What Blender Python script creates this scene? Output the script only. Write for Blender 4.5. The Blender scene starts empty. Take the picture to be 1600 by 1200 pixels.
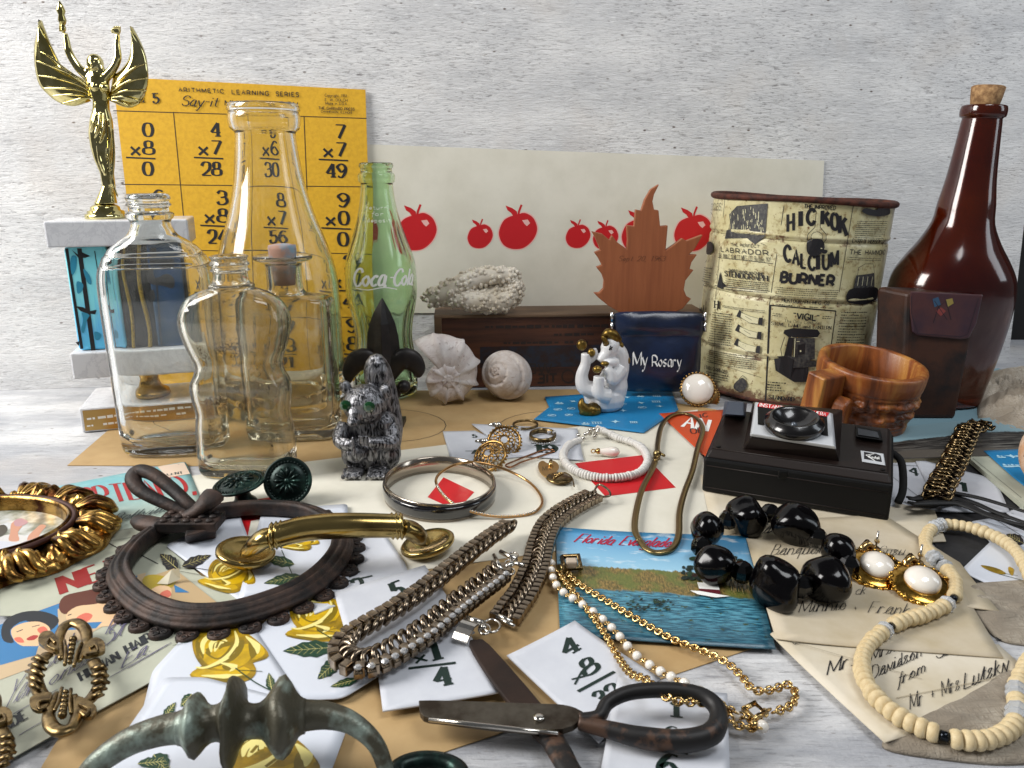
import bpy, math, random, bmesh
from mathutils import Vector, Matrix, Quaternion, noise as nz
V = Vector
R = math.radians
SC = 0.01                      # everything below is written in centimetres
random.seed(7)
C = bpy.context.scene.collection
sc = bpy.context.scene

# ------------------------------------------------------------------ camera
CAM_H, PITCH, F = 19.0, R(15.3), 1200.0
cs, sn = math.cos(PITCH), math.sin(PITCH)
cam = bpy.data.cameras.new('camera'); camo = bpy.data.objects.new('camera', cam); C.objects.link(camo)
camo.location = (0, 0, CAM_H * SC); camo.rotation_euler = (R(90) - PITCH, 0, 0)
cam.sensor_width = 36; cam.lens = 36 * F / 1600; cam.clip_start = .01; cam.clip_end = 50
cam.dof.use_dof = True; cam.dof.focus_distance = .56; cam.dof.aperture_fstop = 40
sc.camera = camo

# ------------------------------------------------------------------ world, lamps, exposure
w = bpy.data.worlds.new('World'); sc.world = w; w.use_nodes = True
w.node_tree.nodes['Background'].inputs[0].default_value = (.90, .94, 1, 1)
w.node_tree.nodes['Background'].inputs[1].default_value = .115
def area(name, loc, target, sx, sy, power, col):
    l = bpy.data.lights.new(name, 'AREA'); l.shape = 'RECTANGLE'; l.size = sx * SC; l.size_y = sy * SC
    l.energy = power; l.color = col
    o = bpy.data.objects.new(name, l); C.objects.link(o); o.location = V(loc) * SC
    o.rotation_euler = (V(target) - V(loc)).to_track_quat('-Z', 'Y').to_euler()
    return o
area('window_light', (-112, 22, 78), (0, 58, 4), 52, 72, 24, (1, .975, .94))
area('fill_light_high', (45, 0, 135), (5, 60, 0), 70, 45, 8.6, (.96, .98, 1))  # added fill from top front, a bright panel for metals to reflect
area('fill_light_right', (120, 35, 60), (20, 60, 5), 30, 70, 2.2, (.85, .93, 1))  # weak added panel on the right, gives metal and glass more contrast
sc.view_settings.view_transform = 'Standard'; sc.view_settings.look = 'None'
sc.view_settings.exposure = 0; sc.view_settings.gamma = 1
sc.render.engine = 'CYCLES'
cy = sc.cycles
cy.use_denoising = True
cy.max_bounces = 16; cy.transmission_bounces = 16; cy.transparent_max_bounces = 16; cy.glossy_bounces = 6
cy.diffuse_bounces = 3; cy.caustics_refractive = True; cy.caustics_reflective = True
cy.sample_clamp_indirect = 4; cy.blur_glossy = .5

# ------------------------------------------------------------------ photo point -> place in the world (cm)
def ray(px, py):
    u, v = (px - 800) / F, (600 - py) / F
    return V((u, cs + v * sn, -sn + v * cs))
def P(px, py, z=0):
    d = ray(px, py); t = (z - CAM_H) / d.z
    return V((d.x * t, d.y * t, z))
def W(px, py, y):
    d = ray(px, py); t = y / d.y
    return V((d.x * t, y, CAM_H + d.z * t))
def plane_hit(px, py, p, n):
    d = ray(px, py); c = V((0, 0, CAM_H)); t = (p - c).dot(n) / d.dot(n)
    return c + d * t
def dep(y, z): return y * cs + (CAM_H - z) * sn     # distance along the view axis
def wid(px, y, z): return px * dep(y, z) / F

# ------------------------------------------------------------------ mesh builder
class B:
    def __init__(s): s.v, s.f, s.m, s.s, s.uv = [], [], [], [], None
    def add(s, vs, fs, mi=0, sm=True, X=None):
        o = len(s.v)
        s.v += [(X @ V(p)) if X is not None else V(p) for p in vs]
        for f in fs: s.f.append([i + o for i in f]); s.m.append(mi); s.s.append(sm)
        return s
    def box(s, c, d, X=None, mi=0, sm=False):
        a, b, e = [k / 2 for k in d]; c = V(c)
        vs = [c + V((x * a, y * b, z * e)) for x in (-1, 1) for y in (-1, 1) for z in (-1, 1)]
        return s.add(vs, [(0, 1, 3, 2), (4, 6, 7, 5), (0, 4, 5, 1), (2, 3, 7, 6), (0, 2, 6, 4), (1, 5, 7, 3)], mi, sm, X)
    def hexa(s, bot, top, mi=0):          # 4 bottom and 4 top corners
        return s.add(list(bot) + list(top), [(3, 2, 1, 0), (4, 5, 6, 7), (0, 1, 5, 4), (1, 2, 6, 5), (2, 3, 7, 6), (3, 0, 4, 7)], mi, False)
    def ball(s, c, r, n=12, X=None, mi=0, sm=True, k=None):
        if not hasattr(r, '__len__'): r = (r, r, r)
        k = k or max(4, n // 2); vs = [V((0, 0, -1))]
        for i in range(1, k):
            a = math.pi * i / k - math.pi / 2
            vs += [V((math.cos(a) * math.cos(2 * math.pi * j / n), math.cos(a) * math.sin(2 * math.pi * j / n), math.sin(a))) for j in range(n)]
        vs.append(V((0, 0, 1))); fs = []
        for j in range(n):
            fs.append((0, 1 + (j + 1) % n, 1 + j)); t = 1 + (k - 2) * n
            fs.append((len(vs) - 1, t + j, t + (j + 1) % n))
            for i in range(k - 2):
                a, b = 1 + i * n + j, 1 + i * n + (j + 1) % n
                fs.append((a, b, b + n, a + n))
        c = V(c); vs = [V((p.x * r[0], p.y * r[1], p.z * r[2])) for p in vs]
        if X is not None: vs = [X @ p for p in vs]
        return s.add([p + c for p in vs], fs, mi, sm)
    def rings(s, rs, closed_loop=False, cap=True, mi=0, sm=True):      # list of point rings of equal length
        n = len(rs[0]); vs = [p for r in rs for p in r]; fs = []
        m = len(rs); last = m if closed_loop else m - 1
        for i in range(last):
            for j in range(n):
                a, b = i * n + j, i * n + (j + 1) % n; c, d = ((i + 1) % m) * n + (j + 1) % n, ((i + 1) % m) * n + j
                fs.append((a, b, c, d))
        if cap and not closed_loop: fs += [tuple(range(n))[::-1], tuple(range((m - 1) * n, m * n))]
        return s.add(vs, fs, mi, sm)
    def frames(s, path, closed=False, up=None):
        n = len(path); T = []
        for i in range(n):
            a = path[(i - 1) % n] if (closed or i > 0) else path[i]; b = path[(i + 1) % n] if (closed or i < n - 1) else path[i]
            t = (b - a); T.append(t.normalized() if t.length > 1e-9 else V((0, 0, 1)))
        if up is not None:
            return [(T[i], V(up).cross(T[i]).normalized(), T[i].cross(V(up).cross(T[i])).normalized()) for i in range(n)]
        h = V((0, 0, 1)) if abs(T[0].z) < .9 else V((1, 0, 0)); nrm = T[0].cross(h).normalized(); out = []
        for i in range(n):
            if i: nrm = (nrm - T[i] * nrm.dot(T[i])).normalized()
            out.append((T[i], nrm, T[i].cross(nrm)))
        return out
    def tube(s, path, r, n=8, closed=False, cap=True, mi=0, sm=True, flat=1, up=None):
        path = [V(p) for p in path]
        if not hasattr(r, '__len__'): r = [r] * len(path)
        if len(r) != len(path): r = [lerpl(r, i / (len(path) - 1)) for i in range(len(path))]
        rs = []
        for p, (t, a, b), q in zip(path, s.frames(path, closed, up), r):
            rs.append([p + (a * math.cos(2 * math.pi * j / n) + b * flat * math.sin(2 * math.pi * j / n)) * q for j in range(n)])
        return s.rings(rs, closed, cap, mi, sm)
    def sweep(s, path, prof, closed=True, mi=0, sm=True, up=(0, 0, 1), center=None):   # prof: (outward, up) offsets
        path = [V(p) for p in path]; rs = []
        for i, (p, (t, a, b)) in enumerate(zip(path, s.frames(path, closed, up))):
            if center is not None and a.dot(p - center) < 0: a = -a
            pr = prof(i) if callable(prof) else prof
            rs.append([p + a * x + V(up) * y for x, y in pr])
        return s.rings(rs, closed, True, mi, sm)
    def lathe(s, prof, c=(0, 0, 0), n=24, X=None, cap=True, mi=0, sm=True, ax=1, ay=1, p=2):
        c = V(c); rs = []
        for r, z in prof:
            ring = []
            for j in range(n):
                t = 2 * math.pi * j / n; a, b = math.cos(t), math.sin(t)
                if p != 2: a, b = math.copysign(abs(a) ** (2 / p), a), math.copysign(abs(b) ** (2 / p), b)
                q = V((a * r * ax, b * r * ay, z)); ring.append((X @ q if X is not None else q) + c)
            rs.append(ring)
        return s.rings(rs, False, cap, mi, sm)
    def prism(s, pts, off, mi=0, sm=False):     # closed outline of 3-D points, pushed along off
        n = len(pts); pts = [V(p) for p in pts]; off = V(off)
        vs = pts + [p + off for p in pts]
        return s.add(vs, [tuple(range(n))[::-1], tuple(range(n, 2 * n))] + [(i, (i + 1) % n, n + (i + 1) % n, n + i) for i in range(n)], mi, sm)

def lerpl(l, t):
    x = t * (len(l) - 1); i = min(int(x), len(l) - 2); return l[i] + (l[i + 1] - l[i]) * (x - i)
def spl(pts, n=6, closed=False):      # Catmull-Rom
    pts = [V(p) for p in pts]; m = len(pts); out = []
    for i in range(m if closed else m - 1):
        g = lambda k: pts[k % m] if closed else pts[max(0, min(m - 1, k))]
        a, b, c, d = g(i - 1), g(i), g(i + 1), g(i + 2)
        for j in range(n):
            t = j / n
            out.append(.5 * ((2 * b) + (c - a) * t + (2 * a - 5 * b + 4 * c - d) * t * t + (3 * b - a - 3 * c + d) * t ** 3))
    if not closed: out.append(pts[-1])
    return out
def resample(path, step, closed=False):
    path = [V(p) for p in path]
    if closed: path = path + [path[0]]
    L = [0]
    for a, b in zip(path, path[1:]): L.append(L[-1] + (b - a).length)
    n = max(2, round(L[-1] / step)); out = []; k = 0
    for i in range(n if closed else n + 1):
        d = L[-1] * i / n
        while k < len(L) - 2 and L[k + 1] < d: k += 1
        t = (d - L[k]) / max(1e-9, L[k + 1] - L[k]); out.append(path[k].lerp(path[k + 1], t))
    return out

def thing(name, label, cat, loc, group=None, rz=0):
    o = bpy.data.objects.new(name, None); C.objects.link(o); o.empty_display_size = .01
    o.location = V(loc) * SC; o.rotation_euler.z = rz
    o['label'] = label; o['category'] = cat
    if group: o['group'] = group
    return o
def obj(name, b, mats, parent=None, label=None, cat=None, group=None, kind=None, loc=None, local=False, bev=0, bseg=2,
        sub=0, remesh=0, smooth=0, fixn=True):
    me = bpy.data.meshes.new(name)
    if parent is not None and not local: o3 = parent_world(parent)
    elif loc is not None: o3 = V(loc)
    elif parent is None:
        xs = [p.x for p in b.v]; ys = [p.y for p in b.v]; zs = [p.z for p in b.v]
        o3 = V(((min(xs) + max(xs)) / 2, (min(ys) + max(ys)) / 2, min(zs)))
    else: o3 = V((0, 0, 0))
    me.from_pydata([((p - o3) * SC)[:] for p in b.v], [], b.f)
    if not isinstance(mats, (list, tuple)): mats = [mats]
    for m in mats: me.materials.append(m)
    me.polygons.foreach_set('material_index', b.m); me.polygons.foreach_set('use_smooth', b.s)
    if b.uv:
        uvl = me.uv_layers.new(name='uv'); k = 0
        for poly in me.polygons:
            for li, vi in zip(poly.loop_indices, poly.vertices): uvl.data[li].uv = b.uv[vi] if vi < len(b.uv) else (0, 0)
    me.update()
    if fixn:
        bm_ = bmesh.new(); bm_.from_mesh(me); bmesh.ops.recalc_face_normals(bm_, faces=bm_.faces); bm_.to_mesh(me); bm_.free()
    o = bpy.data.objects.new(name, me); C.objects.link(o)
    if parent is not None:
        o.parent = parent; WP[o.name] = o3
    else:
        o.location = o3 * SC; WP[o.name] = o3
    if label: o['label'] = label
    if cat: o['category'] = cat
    if group: o['group'] = group
    if kind: o['kind'] = kind
    if remesh:
        m = o.modifiers.new('fuse', 'REMESH'); m.mode = 'VOXEL'; m.voxel_size = remesh * SC; m.use_smooth_shade = True
    if smooth:
        m = o.modifiers.new('soften', 'SMOOTH'); m.iterations = smooth; m.factor = .5
    if bev:
        m = o.modifiers.new('edge', 'BEVEL'); m.width = bev * SC; m.segments = bseg; m.limit_method = 'ANGLE'; m.angle_limit = R(40)
        m.use_clamp_overlap = True
    if sub:
        m = o.modifiers.new('round', 'SUBSURF'); m.levels = sub; m.render_levels = sub
    return o
WP = {}
def parent_world(p):
    if p.parent is not None: return WP[p.name]
    return V(p.location) / SC
def put(me_obj, parent, M, name=None):       # a shared-mesh copy of a piece, placed by matrix M (cm, world axes)
    o = me_obj.copy(); C.objects.link(o); o.parent = parent
    pw = parent_world(parent)
    M = M.copy(); M.translation = (M.translation - pw) * SC; o.matrix_local = M
    return o
def proto(name, b, mats, parent, **k):
    o = obj(name, b, mats, parent, local=True, **k); WP.pop(o.name, None); return o
def along(proto_o, parent, path, closed=False, roll=None, first=True, scale=None, up=None):
    fr = B().frames(path, closed, up); out = []
    for i, (p, (t, a, b)) in enumerate(zip(path, fr)):
        M = Matrix((a, b, t)).transposed()
        if roll: M = M @ Matrix.Rotation(roll(i), 3, 'Z')
        if scale: M = M @ Matrix.Diagonal(scale(i))
        M = M.to_4x4(); M.translation = p
        if i == 0 and first:
            M.translation = (p - parent_world(parent)) * SC; proto_o.matrix_local = M; out.append(proto_o)
        else: out.append(put(proto_o, parent, M))
    return out

# ------------------------------------------------------------------ materials
def hx(h, a=1):
    c = [int(h[i:i + 2], 16) / 255 for i in (0, 2, 4)]
    return tuple(x / 12.92 if x <= .04045 else ((x + .055) / 1.055) ** 2.4 for x in c) + (a,)
class N:
    def __init__(s, name):
        s.mat = bpy.data.materials.new(name); s.mat.use_nodes = True; s.t = s.mat.node_tree
        s.b = s.t.nodes['Principled BSDF']; s.out = s.t.nodes['Material Output']; s.tc = s.n('ShaderNodeTexCoord')
    def n(s, typ, **k):
        x = s.t.nodes.new(typ)
        for a, b in k.items(): setattr(x, a, b)
        return x
    def l(s, a, b): s.t.links.new(a, b)
    def map(s, scale=(1, 1, 1), co='Object', rot=(0, 0, 0)):
        m = s.n('ShaderNodeMapping'); m.inputs['Scale'].default_value = scale; m.inputs['Rotation'].default_value = rot
        s.l(s.tc.outputs[co], m.inputs[0]); return m.outputs[0]
    def noise(s, scale, detail=4, rough=.55, stretch=(1, 1, 1), co='Object', dist=0, rot=(0, 0, 0)):
        x = s.n('ShaderNodeTexNoise'); x.inputs['Scale'].default_value = scale; x.inputs['Detail'].default_value = detail
        x.inputs['Roughness'].default_value = rough; x.inputs['Distortion'].default_value = dist
        s.l(s.map(stretch, co, rot), x.inputs['Vector']); return x.outputs['Fac']
    def vor(s, scale, stretch=(1, 1, 1), feature='F1', co='Object'):
        x = s.n('ShaderNodeTexVoronoi', feature=feature); x.inputs['Scale'].default_value = scale
        s.l(s.map(stretch, co), x.inputs['Vector']); return x.outputs['Distance']
    def ramp(s, fac, stops, interp='LINEAR'):
        x = s.n('ShaderNodeValToRGB'); x.color_ramp.interpolation = interp; e = x.color_ramp.elements
        while len(e) < len(stops): e.new(.5)
        for k, (p, c) in zip(e, stops):
            k.position = p; k.color = hx(c) if isinstance(c, str) else (c, c, c, 1) if not hasattr(c, '__len__') else c
        s.l(fac, x.inputs[0]); return x.outputs[0]
    def mix(s, fac, a, b, mode='MIX'):
        x = s.n('ShaderNodeMix', data_type='RGBA', blend_type=mode)
        for i, v in ((0, fac), (6, a), (7, b)):
            if isinstance(v, str): v = hx(v)
            if isinstance(v, (int, float, tuple)): x.inputs[i].default_value = v if (i == 0 or hasattr(v, '__len__')) else (v, v, v, 1)
            else: s.l(v, x.inputs[i])
        return x.outputs[2]
    def math(s, op, a, b=0):
        x = s.n('ShaderNodeMath', operation=op)
        for i, v in ((0, a), (1, b)):
            if isinstance(v, (int, float)): x.inputs[i].default_value = v
            else: s.l(v, x.inputs[i])
        return x.outputs[0]
    def bump(s, h, dist, strength=1, prev=None):
        x = s.n('ShaderNodeBump'); x.inputs['Distance'].default_value = dist; x.inputs['Strength'].default_value = strength
        s.l(h, x.inputs['Height'])
        if prev is not None: s.l(prev, x.inputs['Normal'])
        s.l(x.outputs[0], s.b.inputs['Normal']); return x.outputs[0]
    def set(s, **k):
        for a, v in k.items():
            i = s.b.inputs[a.replace('_', ' ')]
            if isinstance(v, str): v = hx(v)
            if hasattr(v, 'links') or hasattr(v, 'is_linked'): s.l(v, i)
            else: i.default_value = v
        return s
def mat(name, col, rough=.5, metal=0, var=None, vs=60, vr=(.4, .65), st=(1, 1, 1), bump=0, bs=300, bst=None, **k):
    m = N(name)
    if var: m.set(Base_Color=m.mix(m.ramp(m.noise(vs, 5, .6, st), [(vr[0], 0.), (vr[1], 1.)]), col, var))
    else: m.set(Base_Color=col)
    m.set(Roughness=rough, Metallic=metal, **k)
    if bump: m.bump(m.noise(bs, 4, .6, bst or (1, 1, 1)), bump * SC, 1)
    return m.mat
def ink(name, col, rough=.55): return mat(name, col, rough)
def glass(name, tint, rough=0.0, ior=1.47, bump=.004, dens=0, dcol='ffffff', bs=60, haze=0, hcol='d8d2c4'):
    m = N(name); m.set(Base_Color=tint, Roughness=rough, IOR=ior, Transmission_Weight=1.)
    if bump: m.bump(m.noise(bs, 2, .5), bump * SC, 1)
    if haze:
        d = m.n('ShaderNodeBsdfDiffuse'); d.inputs[0].default_value = hx(hcol); mx = m.n('ShaderNodeMixShader')
        f = m.ramp(m.noise(38, 6, .7), [(.46, .006), (.70, haze)]); m.l(f, mx.inputs[0]); m.l(m.b.outputs[0], mx.inputs[1]); m.l(d.outputs[0], mx.inputs[2]); m.l(mx.outputs[0], m.out.inputs['Surface'])
    if dens:
        v = m.n('ShaderNodeVolumeAbsorption'); v.inputs[0].default_value = hx(dcol); v.inputs[1].default_value = dens
        m.l(v.outputs[0], m.out.inputs['Volume'])
    return m.mat

BLACK = ink('black_ink', '17161a'); GREENBLACK = ink('dark_green_ink', '0d2620'); REDINK = ink('red_ink', 'c1121c', .5)
WHITEINK = ink('white_ink', 'f2f2ee'); BLUEINK = ink('pen_ink', '33324a')
GREYINK = ink('grey_ink', '55524c')

# ------------------------------------------------------------------ surfaces that carry print
class Plane:
    def __init__(s, p, n, u=None):
        s.p, s.n = V(p), V(n).normalized(); s.u = (V(u) if u else V((1, 0, 0))); s.u = (s.u - s.n * s.u.dot(s.n)).normalized(); s.w = s.n.cross(s.u)
    warp = None
    def a(s, px, py): q = plane_hit(px, py, s.p, s.n) - s.p; return V((q.dot(s.u), q.dot(s.w)))
    def to(s, q, h=0):
        r = s.p + s.u * q[0] + s.w * q[1]; return r + s.n * (h + (s.warp(r) + .008 if s.warp else 0))
class Cyl:                                             # upright cylinder or cone band, radius a function of z
    def __init__(s, c, rf, tilt=0): s.c, s.rf = V(c), rf; s.r0 = rf(s.c.z + 5); s.R = Matrix.Rotation(-tilt, 3, 'Y')
    def a(s, px, py):
        d = s.R @ ray(px, py); o = s.R @ (V((0, 0, CAM_H)) - V((s.c.x, s.c.y, 0))); r = s.r0; z = 0
        for _ in range(4):
            A = d.x ** 2 + d.y ** 2; Bq = 2 * (o.x * d.x + o.y * d.y); Cq = o.x ** 2 + o.y ** 2 - r * r
            disc = max(0, Bq * Bq - 4 * A * Cq); t = (-Bq - math.sqrt(disc)) / (2 * A); q = o + d * t; z = q.z; r = s.rf(z)
            if disc == 0: q = q * 1.0
        return V((math.atan2(q.x, -q.y) * s.r0, z))
    def to(s, q, h=0):
        f = q[0] / s.r0; r = s.rf(q[1]) + h
        return V((s.c.x + r * math.sin(f), s.c.y - r * math.cos(f), q[1]))
GL = {
'A': (8, '04 4E 84|28 68'), 'B': (7, '04 0E|~0E 4E 6C 5A 39 09|~39 69 77 65 44 04'), 'C': (8, '~8C 6E 3E 0B 07 34 64 86'),
'D': (8, '04 0E|~0E 4E 7C 89 76 44 04'), 'E': (7, '04 0E|0E 6E|09 59|04 74'), 'F': (7, '04 0E|0E 7E|09 59'),
'G': (8, '~8C 6E 3E 0B 07 34 64 86 88|58 88'), 'H': (8, '04 0E|84 8E|09 89'), 'I': (1, '04 0E'), 'J': (5, '~5E 57 34 14 06'),
'K': (8, '04 0E|08 7E|3A 84'), 'L': (7, '04 0E|04 74'), 'M': (10, '04 0E|0E 55|55 AE|AE A4'), 'N': (8, '04 0E|0E 84|84 8E'),
'O': (8, '~4E 7D 89 75 44 15 09 1D 4E'), 'P': (7, '04 0E|~0E 4E 7C 79 48 08'), 'Q': (8, '~4E 7D 89 75 44 15 09 1D 4E|57 93'),
'R': (8, '04 0E|~0E 4E 7C 79 48 08|48 84'), 'S': (7, '~7C 5E 2E 0C 1A 59 76 54 24 06'), 'T': (8, '0E 8E|44 4E'),
'U': (8, '~0E 07 24 64 87 8E'), 'V': (8, '0E 44|44 8E'), 'W': (12, '0E 34|34 6E|6E 94|94 CE'), 'X': (8, '04 8E|0E 84'),
'Y': (8, '0E 49|49 8E|44 49'), 'Z': (7, '0E 7E|7E 04|04 74'),
'0': (6, '~3E 5D 69 55 34 15 09 1D 3E'), '1': (4, '2E 24|0C 2E'), '2': (7, '~0B 1D 3E 6D 69 36 04|04 74'),
'3': (6, '~0C 2E 5D 5A 29|~29 59 66 44 14 06'), '4': (7, '54 5E|5E 07|07 77'), '5': (7, '6E 1E|1E 19|~19 4A 67 44 14 06'),
'6': (6, '~6D 3E 0A 06 34 66 58 3A 08'), '7': (7, '0E 7E|~7E 48 24'), '8': (6, '~3E 5D 5A 39 1A 1D 3E|~39 68 65 34 05 08 39'),
'9': (6, '~05 34 68 6C 3E 0C 1A 38 6A'), 'x': (6, '04 6A|0A 64'), ' ': (5, ''), '.': (1, '04 14'), ',': (2, '14 02'),
'-': (4, '09 49'), '+': (6, '36 3A|18 58'), '"': (3, '0E 0C|2E 2C'), '/': (7, '04 7E'), '&': (8, '~84 2C 4E 5C 07 24 79'),
'a': (6, '~5A 2A 06 24 56 5A|~5A 54 74'), 'b': (6, '~0E 04|~08 3A 57 34 04'), 'c': (5, '~59 3A 07 24 55'),
'd': (6, '~58 3A 06 24 56|5E 54'), 'e': (5, '~07 57 3A 07 24 56'), 'f': (4, '~6D 4E 3A 22 10|1A 5A'),
'g': (6, '~5A 2A 07 25 57|~5A 51 20 01'), 'h': (6, '0E 04|~08 3A 58 54'), 'i': (2, '1A 14|1C 1D'), 'k': (6, '0E 04|07 4A|27 54'),
'l': (2, '~1E 15 24'), 'm': (9, '0A 04|~08 2A 48 44|~48 6A 88 84'), 'n': (6, '0A 04|~08 3A 58 54'),
'o': (6, '~3A 58 56 34 06 08 3A'), 'p': (6, '0A 00|~08 3A 57 34 05'), 'q': (6, '~5A 2A 07 25 57|5A 50'),
'r': (5, '0A 04|~08 2A 49'), 's': (5, '~4A 1A 08 46 24 05'), 't': (4, '2D 25|25 44|0A 4A'), 'u': (6, '~0A 05 24 56|5A 54'),
'v': (5, '0A 34|34 6A'), 'w': (8, '0A 24|24 4A|4A 64|64 8A'), 'y': (6, '0A 34|~6A 20 00'), 'z': (5, '0A 5A|5A 04|04 54')}
class Pr:
    def __init__(s, surf, base=.012): s.s, s.b, s.k, s.base, s.hold = surf, B(), 0, base, False
    def h(s):
        if not s.hold: s.k += 1
        return s.base + s.k * .00025
    def poly2(s, pts, mi=0):
        h = s.h(); n = len(pts)
        if isinstance(s.s, Cyl):
            pts = [V(p[:2]) for p in pts]; lo, hi = min(p.x for p in pts), max(p.x for p in pts); k = max(1, int((hi - lo) / .45))
            def clip(ps, x, sg):
                out = []
                for i, a in enumerate(ps):
                    b_ = ps[(i + 1) % len(ps)]; ia, ib = (a.x - x) * sg >= 0, (b_.x - x) * sg >= 0
                    if ia: out.append(a)
                    if ia != ib: out.append(a.lerp(b_, (x - a.x) / (b_.x - a.x)))
                return out
            for j in range(k):
                q = clip(clip(pts, lo + (hi - lo) * j / k, 1), lo + (hi - lo) * (j + 1) / k, -1)
                if len(q) > 2: s.b.add([s.s.to(p, h) for p in q], [tuple(range(len(q)))], mi, False)
            return s
        s.b.add([s.s.to(p, h) for p in pts], [tuple(range(n))], mi, False); return s
    def poly(s, px, mi=0, smooth=0):
        pts = [s.s.a(*p) for p in px]
        if smooth: pts = [V(p[:2]) for p in spl([V((p[0], p[1], 0)) for p in pts], smooth, True)]
        return s.poly2(pts, mi)
    def rib2(s, pts, wf, mi=0):
        pts = [V(p[:2]) for p in pts]; h = s.h(); n = len(pts); L, Rr = [], []
        for i, p in enumerate(pts):
            a, b = pts[max(0, i - 1)], pts[min(n - 1, i + 1)]; t = (b - a)
            t = t.normalized() if t.length > 1e-9 else V((1, 0)); w_ = wf(i / (n - 1), t) if callable(wf) else wf
            if hasattr(w_, '__len__'): o = V(w_)
            else: o = V((-t.y, t.x)) * w_ / 2
            L.append(s.s.to(p + o, h)); Rr.append(s.s.to(p - o, h))
        s.b.add(L + Rr, [(i, i + 1, n + i + 1, n + i) for i in range(n - 1)], mi, False); return s
    def rib(s, px, w_, mi=0, smooth=0):
        pts = [s.s.a(*p) for p in px]
        if smooth: pts = [V(p[:2]) for p in spl([V((p[0], p[1], 0)) for p in pts], smooth)]
        return s.rib2(pts, w_, mi)
    def text(s, st, pA, pB, pC, style='serif', wt=.17, mi=0, slant=0, gap=2.6, join=False, arc=0, fit=True):
        A, Bp, Cp = s.s.a(*pA), s.s.a(*pB), s.s.a(*pC)
        tot = sum(GL.get(c, GL['o'])[0] + gap for c in st) - gap
        U = (Bp - A) / max(tot, 1); Vv = (Cp - A) / 10; uh, vh = U.length, Vv.length; wref = 10 * wt * min(vh, uh * 1.3)
        Un, Vn = U.normalized(), Vv.normalized(); x = 0; prev = None
        def T(q):
            bend = arc * (1 - (2 * q[0] / max(tot, 1) - 1) ** 2)
            return A + U * (q[0] + slant * q[1] * (vh / uh)) + Vv * (q[1] + bend)
        for c in st:
            wd, g = GL.get(c, GL['o']); mono_lower = False
            for stt in (g.split('|') if g else []):
                smth = stt[0] == '~'; q = [V((int(t[0], 16) + x, int(t[1], 16) - 4, 0)) for t in stt.strip('~').split()]
                if join and smth is False and c.islower(): smth = len(q) > 2
                if smth: q = spl(q, 5)
                elif style != 'mono' or s.b is None or isinstance(s.s, Cyl): q = [q[0].lerp(q[-1], t / 4) for t in range(5)] if len(q) == 2 else q
                pts = [T(p) for p in q]
                if style == 'serif':
                    f = lambda t_, d: wref * (.42 + .85 * abs(d.dot(Vn)) ** 1.5 if smth or True else 1)
                elif style == 'nib': f = lambda t_, d: (Un * .5 + Vn * .75) * wref * .5 if style == 'nib' else 0
                elif style == 'script': f = lambda t_, d: wref * (.45 + .6 * abs(d.dot(Vn)))
                else: f = wref
                s.rib2(pts, f, mi)
                if style == 'serif' and not smth:
                    dy = abs(q[-1].y - q[0].y); dx = abs(q[-1].x - q[0].x)
                    if dy > 2 * min(dx, 99) * .5 and dy > 3:
                        for e in (q[0], q[-1]):
                            if e.y in (0, 10, 6) and not (c in 'MNVWA' and abs(e.y - (0 if c != 'A' else 10)) < .1 and dx > 2 and c != 'M' and False):
                                if c == 'x' or (c == '7'): continue
                                if c == '1' and e.y > 9: continue
                                if c == '4' and e.y > 1: continue
                                if c == 'A' and e.y > 1: continue
                                hw = wref / vh * .5 + 1.15
                                yy = e.y + (.25 if e.y < 1 else -.25)
                                s.rib2([T(V((e.x - hw, yy))), T(V((e.x + hw, yy)))], wref * .45, mi)
                if join and prev is not None and c.islower():
                    s.rib2([T(p) for p in spl([prev, V((x - 1, .6, 0)), q[0]], 3)], f, mi); prev = None
            if join: prev = V((x + wd, .5, 0)) if c.isalpha() else None
            x += wd + gap
        return s
    def dashes(s, quad, rows, fill=.8, wt=.5, mi=0, rnd=None, big=0):   # small lettering too fine to read
        rnd = rnd or random.Random(3); a, b, c, d = [s.s.a(*p) for p in quad]   # TL TR BR BL
        s.k += 1; s.hold = True
        for r in range(rows):
            t = (r + .5) / rows; l, e = a.lerp(d, t), b.lerp(c, t); hgt = (d - a).length / rows * wt; x = rnd.random() * .02; L = (e - l).length
            end = 1 if rnd.random() < .85 else .6 + .3 * rnd.random()
            while x < end:
                wd = (rnd.uniform(.6, 2.2) * hgt) / L; gap = hgt * (.35 if rnd.random() < .75 else .8) / L
                if rnd.random() < fill * 1.1:
                    s.rib2([l.lerp(e, x), l.lerp(e, min(end, x + wd))], hgt * rnd.uniform(.55, 1), mi)
                x += wd + gap
        s.hold = False; return s
    def done(s, name, mats, parent, kind=None):
        o = obj(name, s.b, mats, parent, fixn=False)
        if kind: o['kind'] = kind
        return o

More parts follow.
